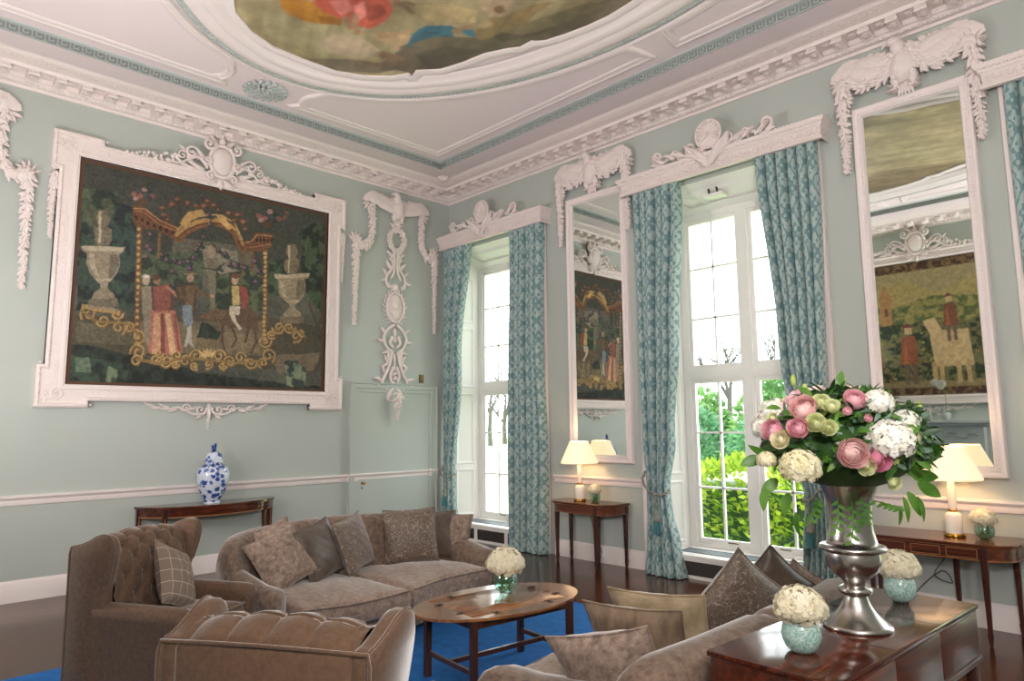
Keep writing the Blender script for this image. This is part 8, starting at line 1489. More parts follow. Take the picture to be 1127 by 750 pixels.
    for sg in (1,-1): m.grid(lambda u,v:((2*u-1)*.283,.28+.54*v,.425+sg*.065*ed(u,v)+(.02*math.sin(PI*u)*math.sin(PI*v) if sg>0 else 0)),22,22)
    sc=m.build('seat_cushion',mat,t,smooth=60)
    MB().tube([(-.275,.36,.475),(-.275,.805,.475),(-.25,.815,.475),(.25,.815,.475),(.275,.805,.475),(.275,.36,.475)],.006,6).build('piping',mat,sc,smooth=80)
    for x in (-.33,.33):
        for y in (.06,.70): MB().lathe([(.013,.0165),(.018,.03),(.026,.11)],(x,y,0),12).build('leg','mahogany_leg',t)
    return t
c1=wing_chair('tufted brown wing armchair at left with checked cushion, facing right','wool_taupe'); c1.location=(3.076,-5.402,0); c1.rotation_euler=(0,0,-.977)
c2=wing_chair('brown wing armchair in the foreground seen from behind','wool_brown'); c2.location=(6.103,-5.766,0); c2.rotation_euler=(0,0,.56)
pillow('checked_wool','beige windowpane-checked wool cushion in the left wing armchair',(3.46,-5.15,.69),50,20,-24,.42,T=.085,seed=20)
# ================================================================ COFFEE TABLE
CT=(4.89,-3.52); ca=math.radians(-6.2)
t=thing('coffee_table','oval butler tray coffee table in polished wood between the sofas','table',(CT[0],CT[1],.016))
L_=Matrix.Translation((CT[0],CT[1],0))@Matrix.Rotation(-ca*-1,4,'Z')
def el(a,b,n=72): return [(a*math.cos(2*PI*k/n),b*math.sin(2*PI*k/n)) for k in range(n)]
A0,B0=.385,.64
tx,ty=.265,.40
m=MB().bbox(-tx,tx,-ty,ty,.482,.5,.002); m.xf(L_); top=m.build('tray_top','walnut_top',t,smooth=30)
def seg(side):
    # flap: region of the ellipse beyond the tray's side
    out=[]
    for k in range(361):
        a=2*PI*k/360; x,y=A0*math.cos(a),B0*math.sin(a)
        out.append((x,y))
    if side==0: P=[p for p in out if p[0]>=tx+.003]; P.sort(key=lambda p:p[1]); P=[(tx+.003,P[0][1])]+P+[(tx+.003,P[-1][1])]
    if side==1: P=[p for p in out if p[0]<=-tx-.003]; P.sort(key=lambda p:-p[1]); P=[(-tx-.003,P[0][1])]+P+[(-tx-.003,P[-1][1])]
    if side==2: P=[p for p in out if p[1]>=ty+.003 and abs(p[0])<tx]; P.sort(key=lambda p:-p[0]); P=[(tx,ty+.003)]+P+[(-tx,ty+.003)]
    if side==3: P=[p for p in out if p[1]<=-ty-.003 and abs(p[0])<tx]; P.sort(key=lambda p:p[0]); P=[(-tx,-ty-.003)]+P+[(tx,-ty-.003)]
    return P
for sd in range(4):
    m=MB().prism(seg(sd),.484,.5); m.xf(L_); fl=m.build('flap','walnut_top',t,smooth=30)
    m=MB(); c=((tx,0,'y'),(-tx,0,'y'),(0,ty,'x'),(0,-ty,'x'))[sd]
    for q in (-.22 if c[2]=='y' else -.13,.22 if c[2]=='y' else .13):
        x,y=(c[0],q) if c[2]=='y' else (q,c[1])
        hx_,hy_=(.03,.012) if c[2]=='y' else (.012,.03)
        m.box(x-hx_,x+hx_,y-hy_,y+hy_,.4995,.5025); m.tube([(x-(0 if c[2]=='y' else hx_),y-(hy_ if c[2]=='y' else 0),.503),(x+(0 if c[2]=='y' else hx_),y+(hy_ if c[2]=='y' else 0),.503)],.005,6)
    m.xf(L_); m.build('hinge','dark_line',fl,smooth=0)
m=MB().sweep(el(A0-.012,B0-.012),[(0,.4996),(0,.5008),(.002,.5012),(.004,.5008),(.004,.4996)],side=-1)
lx,ly=.27,.40
m=MB(); 
for a,b,c,d in ((-lx,lx,-ly-.01,-ly+.01),(-lx,lx,ly-.01,ly+.01),(-lx-.01,-lx+.01,-ly,ly),(lx-.01,lx+.01,-ly,ly)): m.box(a,b,c,d,.43,.482)
m.xf(L_); m.build('apron','walnut_leg',t,smooth=0)
for x in (-lx,lx):
    for y in (-ly,ly): m=MB().bbox(x-.021,x+.021,y-.021,y+.021,.016,.482,.004); m.xf(L_); m.build('leg','walnut_leg',t,smooth=0)
for a in ((-lx,-ly,lx,-ly),(-lx,ly,lx,ly),(0,-ly,0,ly)):
    m=MB(); 
    if a[1]==a[3]: m.bbox(-lx,lx,a[1]-.011,a[1]+.011,.155,.185,.003)
    else: m.bbox(-.011,.011,-ly,ly,.158,.188,.003)
    m.xf(L_); m.build('stretcher','walnut_leg',t,smooth=0)
# ================================================================ CONSOLE TABLES
def console(cx,hw,dp,z,label,legs,drawer=0):
    t=thing('console_table',label,'table',(cx,-dp/2,0),'inlaid console tables by the window wall')
    r=min(.22,dp*.5); y0=-.035
    P=[(cx-hw,y0),(cx+hw,y0)]+[(cx+hw-r+r*math.cos(a),-dp+r-r*math.sin(a)) for a in np.linspace(0,PI/2,9)]+[(cx-hw+r-r*math.sin(a),-dp+r-r*math.cos(a)) for a in np.linspace(0,PI/2,9)]
    def ins(d): return [(cx+(x-cx)*(hw-d)/hw,y0+(y-y0)*(dp-abs(y0)-d)/(dp-abs(y0))) for x,y in P]
    m=MB(); m.prism(ins(.004),z-.024,z-.013,P); m.prism(P,z-.013,z-.003); m.prism(P,z-.003,z,ins(.004)); m.build('table_top','mahogany',t,smooth=30)
    MB().prism(ins(.025),z-.13,z-.024).build('apron','mahogany',t,smooth=30)
    m=MB(); 
    for zz in (z-.125,z-.032,z-.08):
        if zz==z-.08: continue
        m.prism(ins(.0235),zz,zz+.004)
    m.build('inlay_line','inlay',t,smooth=30)
    for k in range(drawer):
        u0=cx-hw*.62+k*hw*1.24/drawer; u1=u0+hw*1.24/drawer-.02
        fr=MB().box(u0,u1,-dp+.022,-dp+.05,z-.12,z-.035).build('drawer','mahogany',t,smooth=0)
        m=MB()
        for a,b,c,d in ((u0+.01,u1-.01,z-.112,z-.109),(u0+.01,u1-.01,z-.046,z-.043),(u0+.01,u0+.013,z-.112,z-.043),(u1-.013,u1-.01,z-.112,z-.043)): m.box(a,b,-dp+.0205,-dp+.023,c,d)
        m.build('stringing','inlay',fr,smooth=0)
    for x,y in legs:
        m=MB(); w=.022; rings=[]
        for zz,s_ in ((z-.03,1.05),(z-.14,1.0),(.10,.62),(.10,.75),(.06,.68),(.0,.42)): rings.append([(x-w*s_,y-w*s_,zz),(x+w*s_,y-w*s_,zz),(x+w*s_,y+w*s_,zz),(x-w*s_,y+w*s_,zz)])
        m.loft(rings); m.build('leg','mahogany_leg',t,smooth=0)
    return t
console(2.96,.50,.46,.75,'small dark wood console table with lamp below the left pier mirror',[(2.53,-.30),(2.56,-.07),(3.24,-.42),(3.42,-.08),(3.0,-.07)])
console(6.72,.60,.60,.75,'dark inlaid console table with lamp at right, below the right mirror',[(6.28,-.50),(6.2,-.08),(7.10,-.56),(7.22,-.1),(6.80,-.08)],3)
# demilune
t=thing('demilune_table','half-moon wooden side table against the left wall carrying the blue and white jar','table',(.25,-3.66,0))
z=.83
def half(R1,R2,n=30): return [(.04,-3.66-R1)]+[(.04+R2*math.sin(a),-3.66-R1*math.cos(a)) for a in np.linspace(.02,PI-.02,n)]+[(.04,-3.66+R1)]
m=MB(); m.prism(half(.79,.47),z-.022,z-.006); m.prism(half(.79,.47),z-.006,z,half(.785,.465)); m.build('table_top','mahogany_y',t,smooth=30)
MB().prism(half(.765,.445),z-.12,z-.022).build('apron','mahogany_y',t,smooth=30)
MB().prism(half(.767,.447),z-.118,z-.112).build('inlay_line','inlay',t,smooth=30)
for a in (.06,.72,PI-.72,PI-.06):
    x,y=.04+.43*math.sin(a)+.01,-3.66-.75*math.cos(a); m=MB(); w=.024
    m.loft([[(x-w*s_,y-w*s_,zz),(x+w*s_,y-w*s_,zz),(x+w*s_,y+w*s_,zz),(x-w*s_,y+w*s_,zz)] for zz,s_ in ((z-.03,1.05),(z-.14,1.0),(.10,.62),(.10,.75),(.06,.68),(.0,.42))]); lg=m.build('leg','mahogany_leg',t,smooth=0)
    MB().box(x+w*.99,x+w+.003,y-.003,y+.003,.3,z-.13).build('stringing','inlay',lg,smooth=0)
# ginger jar
t=thing('ginger_jar','blue and white porcelain lidded jar on the half-moon table','jar',(.27,-3.70,z))
m=MB().lathe([(.0,0),(.085,0),(.088,.012),(.082,.02),(.105,.06),(.15,.16),(.178,.27),(.18,.33),(.165,.39),(.13,.425),(.088,.44),(.086,.46),(.0,.46)],(.27,-3.70,z),40); m.build('jar_body','porcelain_blue',t,smooth=60)
m=MB().lathe([(.0,.455),(.118,.455),(.122,.465),(.115,.475),(.092,.48),(.095,.50),(.085,.545),(.05,.575),(.02,.585),(0,.585)],(.27,-3.70,z),36); ld=m.build('lid','porcelain_blue',t,smooth=60)
simple('cobalt','1e3a8a',.15,coat=.5)
m=MB(); c=(.27,-3.70,z); m.ell((c[0],c[1],c[2]+.605),(.024,.03,.022)); m.ell((c[0],c[1]+.012,c[2]+.64),(.018,.02,.02)); m.ell((c[0],c[1]+.016,c[2]+.662),(.012,.014,.014)); m.ell((c[0],c[1]-.02,c[2]+.64),(.008,.012,.02)); m.build('lion_finial','cobalt',ld,smooth=60)
MB().lathe([(.0825,.018),(.086,.012),(.0895,.010),(.0895,.002),(.086,0)],(.27,-3.70,z),40).build('foot_ring','porcelain_white',t,smooth=60)
# ================================================================ CHEST behind the near sofa
t=thing('sofa_table','low polished wooden chest with side drawers, behind the near sofa, foreground right','chest of drawers',(7.25,-3.6,0))
ang=math.atan2(-.082,1.53); Mx=Matrix.Translation((7.252,-3.594,0))@Matrix.Rotation(ang,4,'Z')
hw,hl=.247,.766; z=.80
def cb(name,mat,x0,x1,y0,y1,z0,z1,b=.004,par=None): m=MB().bbox(x0,x1,y0,y1,z0,z1,b); m.xf(Mx); return m.build(name,mat,par or t,smooth=30)
cb('table_top','mahogany_y',-hw-.006,hw+.006,-hl-.006,hl+.006,z-.022,z,.005)
cb('case','mahogany_case',-hw+.006,hw-.004,-hl+.004,hl-.004,z-.235,z-.022,.002)
cb('moulding','mahogany_case',-hw-.004,hw+.010,-hl-.004,hl+.006,z-.262,z-.235,.006)
for k in range(3):
    y0=-hl+.012+k*(2*hl-.024)/3; y1=y0+(2*hl-.024)/3-.006
    d=cb('drawer','mahogany_case',hw-.014,hw+.002,y0,y1,z-.228,z-.035,.003)
    pass
for x in (-hw+.03,hw-.03):
    for y in (-hl+.03,hl-.03): cb('leg','mahogany_leg',x-.024,x+.024,y-.024,y+.024,0,z-.255,.004)
for q in (-.25,.25):
    m=MB().box(-hw+.0,hw-.0,q-.0015,q+.0015,z-.001,z+.0006); m.xf(Mx); m.build('joint_line','dark_line',t,smooth=0)
# ---- big pewter vase
VX,VY,VZ=7.272,-3.635,.80
t=thing('metal_vase','tall silvery metal urn vase on the foreground chest','vase',(VX,VY,VZ))
prof=[(0,0),(.136,0),(.140,.008),(.138,.018),(.128,.026),(.108,.045),(.080,.075),(.060,.11),(.050,.14),(.046,.155),(.054,.160),(.066,.170),(.069,.182),(.066,.194),(.053,.202),(.045,.208),(.046,.222),(.060,.24),(.085,.262),(.103,.288),(.112,.32),(.113,.35),(.110,.368),(.118,.372),(.132,.378),(.137,.390),(.132,.402),(.116,.408),(.104,.412),(.098,.43),(.090,.46),(.086,.50),(.088,.54),(.098,.585),(.112,.62),(.124,.642),(.126,.648),(.121,.648),(.108,.618),(.092,.58),(.080,.54),(.07,.50),(0,.49)]
prof=[(r,(h*.90 if h<.41 else .369+(h-.41)*1.172)*.955) for r,h in prof]
MB().lathe(prof,(VX,VY,VZ),56).build('vase_body','pewter',t,smooth=60)
# ================================================================ FLOWERS
def fib(n,jit,rnd):
    out=[]
    for i in range(n):
        y=1-2*(i+.5)/n; r=math.sqrt(1-y*y); a=i*2.39996+rnd.uniform(-jit,jit); out.append(Vector((r*math.cos(a),r*math.sin(a),y)))
    return out
def frame_of(n,rnd):
    a=n.orthogonal().normalized(); b=n.cross(a); th=rnd.uniform(0,6.28); return a*math.cos(th)+b*math.sin(th), b*math.cos(th)-a*math.sin(th)
def hydrangea(m,c,R,rnd,n=None,fs=None,flat=.9):
    n=n or 120; fs=fs or R*.30; c=Vector(c)
    m.ell(c,(R*.86,R*.86,R*.8*flat),None,12,8)
    for d in fib(n,.3,rnd):
        if d.z<-.65: continue
        p=c+Vector((d.x*R,d.y*R,d.z*R*flat))*rnd.uniform(.9,1.05); nn=(d+Vector((rnd.uniform(-.3,.3),rnd.uniform(-.3,.3),rnd.uniform(-.3,.3)))).normalized(); a,b=frame_of(nn,rnd)
        for k in range(4):
            e1=a*math.cos(k*PI/2)+b*math.sin(k*PI/2); e2=nn.cross(e1); o=len(m.v); s_=fs*rnd.uniform(.85,1.1)
            m.v+=[tuple(p),tuple(p+e1*s_*.35+e2*s_*.30+nn*s_*.12),tuple(p+e1*s_*.72+e2*s_*.02+nn*s_*.10),tuple(p+e1*s_*.35-e2*s_*.30+nn*s_*.12),tuple(p+e1*s_*.66+e2*s_*.24+nn*s_*.05),tuple(p+e1*s_*.66-e2*s_*.24+nn*s_*.05)]
            m.f+=[(o,o+1,o+2),(o,o+2,o+3),(o+1,o+4,o+2),(o+2,o+5,o+3)]
def petal(m,c,n_,e,L,Wd,cup,open_):
    """cupped petal rising from c along n_, leaning out along e"""
    sd=n_.cross(e)
    def fn(u,v):
        q=(v-.5)*2; a=open_*u; out=L*(math.sin(a)*u*.75+.12*u); up=L*math.cos(a)*u
        w=Wd*math.sin(PI*min(1,.18+.72*u))**.8
        p=c+e*(out-cup*q*q*Wd*.6)+n_*(up+.0)+sd*(q*w/2)
        if u>.85: p=p+e*(L*.06)
        return p
    m.grid(fn,6,5)
def cup(m,c,n_,e,Rk,span,elmax,lip):
    sd=n_.cross(e)
    def fn(u,v):
        az=(v-.5)*span*(1-.25*u*u); el=.25+(elmax-.25)*u; rr=Rk*(1+lip*max(0,u-.7)*3.3*(1-.5*abs(v-.5)))
        hd=e*math.cos(az)+sd*math.sin(az)
        return c+hd*(rr*math.sin(el))+n_*(-Rk*math.cos(el)+ (-.10*Rk*(2*abs(v-.5))**3 if u>.8 else 0))
    m.grid(fn,6,6)
def rose(m,c,n_,R,rnd,rings=5,base=.25,lip=.28,open_=0):
    """concentric cupped petals, tight in the middle, outer ones opening"""
    c=Vector(c); n_=n_.normalized(); a=n_.orthogonal().normalized(); b=n_.cross(a)
    m.ell(c+n_*R*.10,(R*.2,R*.2,R*.22),None,9,6)
    for r in range(rings):
        k=(r+1)/rings; Rk=R*(.16+.84*k); el=2.75-.98*k-open_*k; cnt=3+r; rp=rnd.uniform(0,6)
        for j in range(cnt):
            th=2*PI*j/cnt+rp+rnd.uniform(-.12,.12); e=a*math.cos(th)+b*math.sin(th)
            cup(m,c+n_*(R-Rk)*.16+n_*rnd.uniform(-.04,.04)*R,n_,e,Rk*rnd.uniform(.94,1.05),2*PI/cnt*1.35,el+rnd.uniform(-.1,.1),lip*k)
def leaf3(m,c,d,up,L,Wd,bend=.4,fold=.25):
    c=Vector(c); d=d.normalized(); sd=d.cross(up); sd=sd.normalized() if sd.length>1e-4 else d.orthogonal().normalized(); up=sd.cross(d)
    def fn(u,v):
        q=(v-.5)*2; w=Wd*math.sin(PI*min(1,.04+.96*u))**.75*(1-.35*u); return c+d*(L*u)+up*(-bend*L*u*u+fold*w*abs(q)*.5)+sd*(q*w/2)
    m.grid(fn,7,3)
# bouquet in the big vase
rnd=random.Random(21)
BC=Vector((VX,VY,1.60)); Rr=Vector((.70,.714,0)); Tc=Vector((.714,-.70,0)); Up=Vector((0,0,1))
t=thing('flower_bouquet','big rounded bouquet of pink roses, white hydrangeas and green leaves in the metal vase','flowers',(VX,VY,VZ+.62))
def onb(px,py,depth=None):
    """photo position -> offset in the picture plane of the bouquet; returns point on its rounded front"""
    dx=(px-937)/240; dz=(497-py)/240
    q=max(0,1-(dx/.43)**2-(dz/.31)**2); d=.37*math.sqrt(q) if depth is None else depth
    dx=(px-563.5)/755*(3.12-d)-1.543; dz=.077-(py-472)/755*(3.12-d)-.025
    p=BC+Rr*dx+Tc*d+Up*dz; n_=(Rr*dx*1.0/.18+Tc*(d/.13+.6)+Up*(dz/.10+.5)).normalized(); return p,n_
FL=[('rose','rose_pink',888,471,.052,'pink rose'),('peony','peony_pink',895,449,.068,'large pale pink peony'),('peony','rose_pink',860,473,.056,'pink peony'),('rose','rose_pink',952,440,.058,'pink rose'),('peony','peony_pink',946,498,.070,'pale peony'),('rose','rose_deep',973,505,.060,'deep pink rose'),('bud','rose_pink',965,461,.024,''),('bud','rose_pink',943,453,.026,''),
 ('hyd','white_petal',986,486,.105,'large white hydrangea head'),('hyd','cream_petal',888,513,.090,'cream hydrangea head'),('hyd','white_petal',976,445,.07,''),('hyd','white_petal',1004,466,.065,''),('hyd','cream_petal',852,505,.045,''),
 ('lis','green_petal',914,442,.045,''),('lis','green_petal',908,465,.048,''),('lis','green_petal',922,470,.04,''),('lis','cream_petal',868,483,.044,''),('lis','green_petal',960,512,.044,''),('lis','green_petal',988,531,.036,''),('lis','cream_petal',1013,481,.045,''),('lis','green_petal',926,447,.04,''),('lis','green_petal',860,460,.03,'')]
for kind,mat,px,py,R,lb in FL:
    p,n_=onb(px,py); m=MB(); R*=(1 if kind=='hyd' else .72)
    if kind=='hyd': hydrangea(m,p,R*.86,rnd,260,R*.21); o=m.build('hydrangea_head',mat,t,smooth=60,recalc=False)
    elif kind=='bud': rose(m,p,n_,R,rnd,2,.05,.05,-.3); o=m.build('flower_bud',mat,t,smooth=60,recalc=False)
    elif kind=='lis': rose(m,p,n_,R*1.05,rnd,5,.12,.2,.12); o=m.build('lisianthus',mat,t,smooth=60,recalc=False)
    elif kind=='peony': rose(m,p,n_,R*1.08,rnd,9,.1,.14,-.05); o=m.build('peony',mat,t,smooth=60,recalc=False)
    else: rose(m,p,n_,R*1.08,rnd,7,.15,.14,0); o=m.build('rose',mat,t,smooth=60,recalc=False)
    if lb: o['label']=lb
# flowers on the far side
for k in range(14):
    a=rnd.uniform(0,PI); el_=rnd.uniform(.1,1.1); d=-Tc*math.sin(a)*math.cos(el_)+Rr*math.cos(a)*math.cos(el_)+Up*math.sin(el_); p=BC+Vector((d.x*.33,d.y*.33,d.z*.24)); m=MB()
    if k%3==0: hydrangea(m,p,.075,rnd,170,.017); m.build('hydrangea_head',rnd.choice(['white_petal','cream_petal']),t,smooth=60,recalc=False)
    else: rose(m,p,d,.052,rnd,5,.15); m.build('rose',rnd.choice(['rose_pink','peony_pink','green_petal']),t,smooth=60,recalc=False)
# upright green buds on thin stems
for px,py in ((885,422),(897,432),(939,424),(858,476),(846,503),(1020,452),(1025,492)):
    p,n_=onb(px,py,.03); m=MB(); q,_=onb(px+(937-px)*.35,py+28,.1); m.tube([q,(q+p)/2+Up*.01,p],.003,5); st=m.build('bud_stem','stem_green',t)
    m=MB(); m.ell(p+Up*.01,(.013,.013,.026),None,8,6); m.build('green_bud','leaf_lime',st)
# foliage
m=MB(); m.ell(BC-Up*.03,(.29,.29,.185),None,16,10); m.build('inner_greenery','leaf_dark',t)
for mat,n,L0,L1,W0,nm in (('leaf_dark',380,.05,.10,.038,'leaf_spray'),('leaf_mid',420,.04,.075,.034,'leaf_spray'),('leaf_grey',420,.035,.06,.03,'eucalyptus_spray'),('leaf_lime',60,.05,.08,.035,'leaf_spray')):
    m=MB()
    for k in range(n):
        a=rnd.uniform(0,2*PI); e=rnd.uniform(-.5,1.4); d=Vector((math.cos(a)*math.cos(e),math.sin(a)*math.cos(e),math.sin(e)))
        rr=rnd.uniform(.82,.98); p=BC+Vector((d.x*.34*rr,d.y*.34*rr,d.z*.22*rr)); L=rnd.uniform(L0,L1)
        dd=(d*(.8 if mat=='leaf_dark' else .45)+Vector((rnd.uniform(-.8,.8),rnd.uniform(-.8,.8),rnd.uniform(-.7,.5)))).normalized(); leaf3(m,p,dd,(d+Up*.3).normalized(),L,W0*rnd.uniform(.7,1.15),rnd.uniform(0,.6))
    m.build(nm,mat,t,smooth=80,recalc=False)['kind']='stuff'
# larger leaves where the photo shows them at the rim
m=MB()
for px,py,ang,L,W_ in ((845,503,195,.11,.07),(862,525,220,.12,.07),(850,535,250,.12,.06),(870,450,170,.08,.05),(905,437,140,.09,.06),(1005,520,-15,.16,.085),(1012,530,-35,.15,.075),(1000,540,-60,.15,.06),(1018,505,10,.13,.07),(985,470,60,.11,.06),(996,512,-25,.15,.08),(1025,500,30,.12,.05),(995,545,-75,.14,.045),(1010,545,-70,.14,.045),(873,540,250,.13,.06),(855,500,160,.12,.05),(935,425,80,.08,.05),(990,555,-85,.1,.04),(880,560,265,.12,.035),(905,545,260,.12,.035)):
    p,n_=onb(px,py,.12); a=math.radians(ang); leaf3(m,p,Rr*math.cos(a)+Up*math.sin(a)+Tc*.1,n_,L*.8,W_*.85,.25)
m.build('large_leaves','leaf_mid',t,smooth=80,recalc=False)['kind']='stuff'
m=MB()
for px,py,qx,qy in ((925,545,921,580),(950,545,952,572),(905,545,893,570),(962,548,990,556),(940,550,937,590)):      # trailing sprigs over the rim
    p,_=onb(px,py,.14); q,_=onb(qx,qy,.17); P=curve([p,(p+q)/2+Tc*.02,q],10); m.tube(P,.0025,5)
    for k,x in enumerate(P[1:]): leaf3(m,x,(Rr*(1 if k%2 else -1)+Up*-.6+Tc*.3).normalized(),Tc,.035,.018,.2)
m.build('trailing_sprig','leaf_mid',t,smooth=80,recalc=False)
# hydrangea bowls
def bowl(x,y,z,r,mat,label,blabel,R,fm,seed,hz=None):
    b=thing('glass_bowl',label,'bowl',(x,y,z),'small round glass flower bowls')
    k=r/.066
    pr=[(0,.0),(.030,.0),(.036,.003),(.052,.018),(.063,.042),(.066,.062),(.060,.088),(.052,.104),(.049,.104),(.057,.086),(.0625,.062),(.0595,.044),(.049,.022),(.034,.008),(0,.007)]
    MB().lathe([(a*k,h*k) for a,h in pr],(x,y,z),32).build('bowl_body',mat,b,smooth=60)
    f=thing('hydrangea_bunch',blabel,'flowers',(x,y,z+.05*k),'hydrangea bunches in glass bowls'); rn=random.Random(seed)
    zc=z+.104*k+R*.55 if hz is None else hz
    m=MB(); hydrangea(m,(x,y,zc),R,rn,300,R*.20,.85); 
    for q in range(6): a=q*PI/3+rn.uniform(-.3,.3); hydrangea(m,(x+R*.5*math.cos(a),y+R*.5*math.sin(a),zc-R*.05),R*.62,rn,110,R*.19,.8)
    m.build('flower_heads',fm,f,smooth=60,recalc=False)
    m=MB()
    for q in range(7): a=q*.9; m.tube([(x+R*.3*math.cos(a),y+R*.3*math.sin(a),zc-R*.4),(x+.4*r*math.cos(a+1),y+.4*r*math.sin(a+1),z+.05*k),(x+.35*r*math.cos(a+2.2),y+.35*r*math.sin(a+2.2),z+.012*k)],.0045,6)
    m.build('stems','stem_green',f)
    m=MB()
    for q in range(5): a=q*1.3+.4; leaf3(m,(x+.3*r*math.cos(a),y+.3*r*math.sin(a),z+.04*k),Vector((math.cos(a),math.sin(a),.5)),Up,.05*k,.03*k,.1)
    m.build('leaves','leaf_mid',f,smooth=80,recalc=False)
bowl(7.235,-4.115,.80,.074,'crackle_glass','crackled pale green glass bowl in front of the metal vase','white hydrangeas in the crackled bowl in front of the metal vase',.092,'ivory_petal',1)
bowl(7.262,-3.025,.80,.074,'crackle_glass','crackled pale green glass bowl behind the metal vase on the chest','white hydrangeas in the crackled bowl at the far end of the chest',.090,'ivory_petal',2)
bowl(4.79,-3.36,.50,.088,'bowl_glass','clear green glass bowl on the oval coffee table','cream hydrangea bunch on the oval coffee table',.125,'ivory_petal',3)
bowl(3.06,-.19,.75,.066,'bowl_glass','small glass bowl on the console table beneath the left mirror','white hydrangeas beside the lamp on the left console table',.078,'ivory_petal',4)
bowl(7.06,-.27,.75,.072,'bowl_glass','small glass bowl right of the lamp on the right console table','white hydrangeas right of the lamp on the right console table',.088,'ivory_petal',5)
# ================================================================ TABLE LAMPS
def lamp(x,y,z,label):
    t=thing('table_lamp',label,'lamp',(x,y,z),'table lamps on the console tables')
    MB().lathe([(0,0),(.075,0),(.078,.008),(.076,.022),(.068,.03),(0,.03)],(x,y,z),32).build('brass_foot','brass',t,smooth=60)
    MB().lathe([(0,.03),(.060,.03),(.062,.04),(.062,.16),(.056,.185),(.03,.2),(0,.2)],(x,y,z),32).build('lower_body','alabaster',t,smooth=60)
    MB().lathe([(0,.195),(.03,.197),(.036,.205),(.034,.215),(.022,.222),(0,.222)],(x,y,z),24).build('brass_collar','brass',t,smooth=60)
    MB().lathe([(0,.22),(.026,.22),(.032,.25),(.030,.40),(.024,.435),(0,.44)],(x,y,z),24).build('stem','alabaster',t,smooth=60)
    MB().tube([(x,y,z+.43),(x,y,z+.56)],.008).build('brass_rod','brass',t)
    # pleated open shade
    n=72; m=MB()
    def ring(r,h): return [(x+(r*(1+.012*(k%2)))*math.cos(2*PI*k/n),y+(r*(1+.012*(k%2)))*math.sin(2*PI*k/n),z+h) for k in range(n)]
    m.loft([ring(.225,.455),ring(.2275,.47),ring(.118,.715),ring(.115,.725),ring(.112,.725),ring(.222,.462),ring(.225,.455)],cap=False); sh=m.build('lamp_shade','lamp_shade',t,smooth=25)
    MB().tube([(x-.114,y,z+.72),(x,y,z+.70),(x+.114,y,z+.72)],.003,5).build('shade_carrier','brass',sh)
    b=MB().ell((x,y,z+.60),(.026,.026,.036),None,12,8).build('bulb','bulb',t)
    l=bpy.data.lights.new('lamp_light','POINT'); l.energy=5; l.color=(1,.66,.36); l.shadow_soft_size=.04; o=bpy.data.objects.new('lamp_light',l); C.objects.link(o); o.location=(0,0,.66); o.parent=t
    return t
m_,N_,L_2,b_=newmat('bulb'); b_.inputs['Emission Color'].default_value=(1,.75,.45,1); b_.inputs['Emission Strength'].default_value=6
lamp(2.86,-.24,.75,'lit table lamp with pleated shade on the left console table'); lamp(6.86,-.30,.75,'lit table lamp with pleated shade right of the bouquet')
# socket and cables
tag(MB().bbox(2.985,3.07,-.038,-.028,.07,.155,.003).build('wall_socket','window_white'),'white wall socket low on the skirting behind the small console table','socket')
P=curve([(6.86,-.27,.76),(6.8,-.05,.73),(6.72,-.035,.55),(6.62,-.04,.38),(6.75,-.05,.33),(6.68,-.04,.42),(6.5,-.05,.25),(6.4,-.07,.08),(6.3,-.12,.006),(6.1,-.15,.006)],60)
tag(MB().tube(P,.004,6).build('lamp_cable','cable'),'thin looping lamp cable hanging behind the right console table','cable')
P=curve([(2.86,-.2,.76),(2.8,-.045,.72),(2.9,-.04,.4),(3.0,-.045,.2),(3.03,-.05,.12)],30)
tag(MB().tube(P,.0035,6).build('lamp_cable','cable'),'thin lamp cable running down to the wall socket behind the left console','cable')
# ================================================================ FIREPLACE on the wall opposite (seen in the right mirror)
t=thing('fireplace','pale carved stone fireplace below the hunting tapestry, seen in the right mirror','fireplace',(4.82,-7.1,0))
m=MB(); m.bbox(3.86,5.78,-7.3,-6.98,1.64,1.70,.012); m.bbox(3.92,5.72,-7.3,-7.03,1.60,1.64,.01); sh=m.build('mantel_shelf','stone_grey',t,smooth=30)
m=MB(); m.box(4.0,5.64,-7.3,-7.1,1.28,1.60); m.box(4.0,4.28,-7.3,-7.08,0,1.28); m.box(5.36,5.64,-7.3,-7.08,0,1.28); m.build('surround','stone_grey',t,smooth=0)
m=MB()
for q in (-1,1):
    for k in range(9): rleaf(m,4.82+q*(.22+.055*k),1.44+.03*math.sin(k),PI/2-q*PI/2+q*.4*math.sin(k*1.3),.1,.06,.03)
m.ell((4.82,1.44,.03),(.09,.11,.05),None,12,8); m.ell((4.82,1.45,.06),(.05,.07,.05),None,12,8); m.ell((4.82,1.43,.11),(.012,.02,.015)); m.xf(Matrix(((1,0,0,0),(0,0,1,-7.1),(0,1,0,0),(0,0,0,1)))); m.build('carved_frieze','stone_grey',t,smooth=60)
MB().box(4.28,5.36,-7.3,-7.16,0.0,1.28).build('hearth_opening','dark_opening',t,smooth=0)
t=thing('orchid_pot','white orchid in a dark glass pot on the mantel, seen in the right mirror','plant',(5.09,-7.14,1.70))
MB().lathe([(0,0),(.05,0),(.075,.05),(.078,.12),(.06,.14),(0,.14)],(5.09,-7.14,1.70),24).build('pot','stone_grey',t,smooth=60)
P=curve([(5.09,-7.14,1.82),(5.11,-7.14,2.05),(5.08,-7.13,2.28),(5.0,-7.12,2.36)],16); MB().tube(P,.005,6).build('stem','stem_green',t)
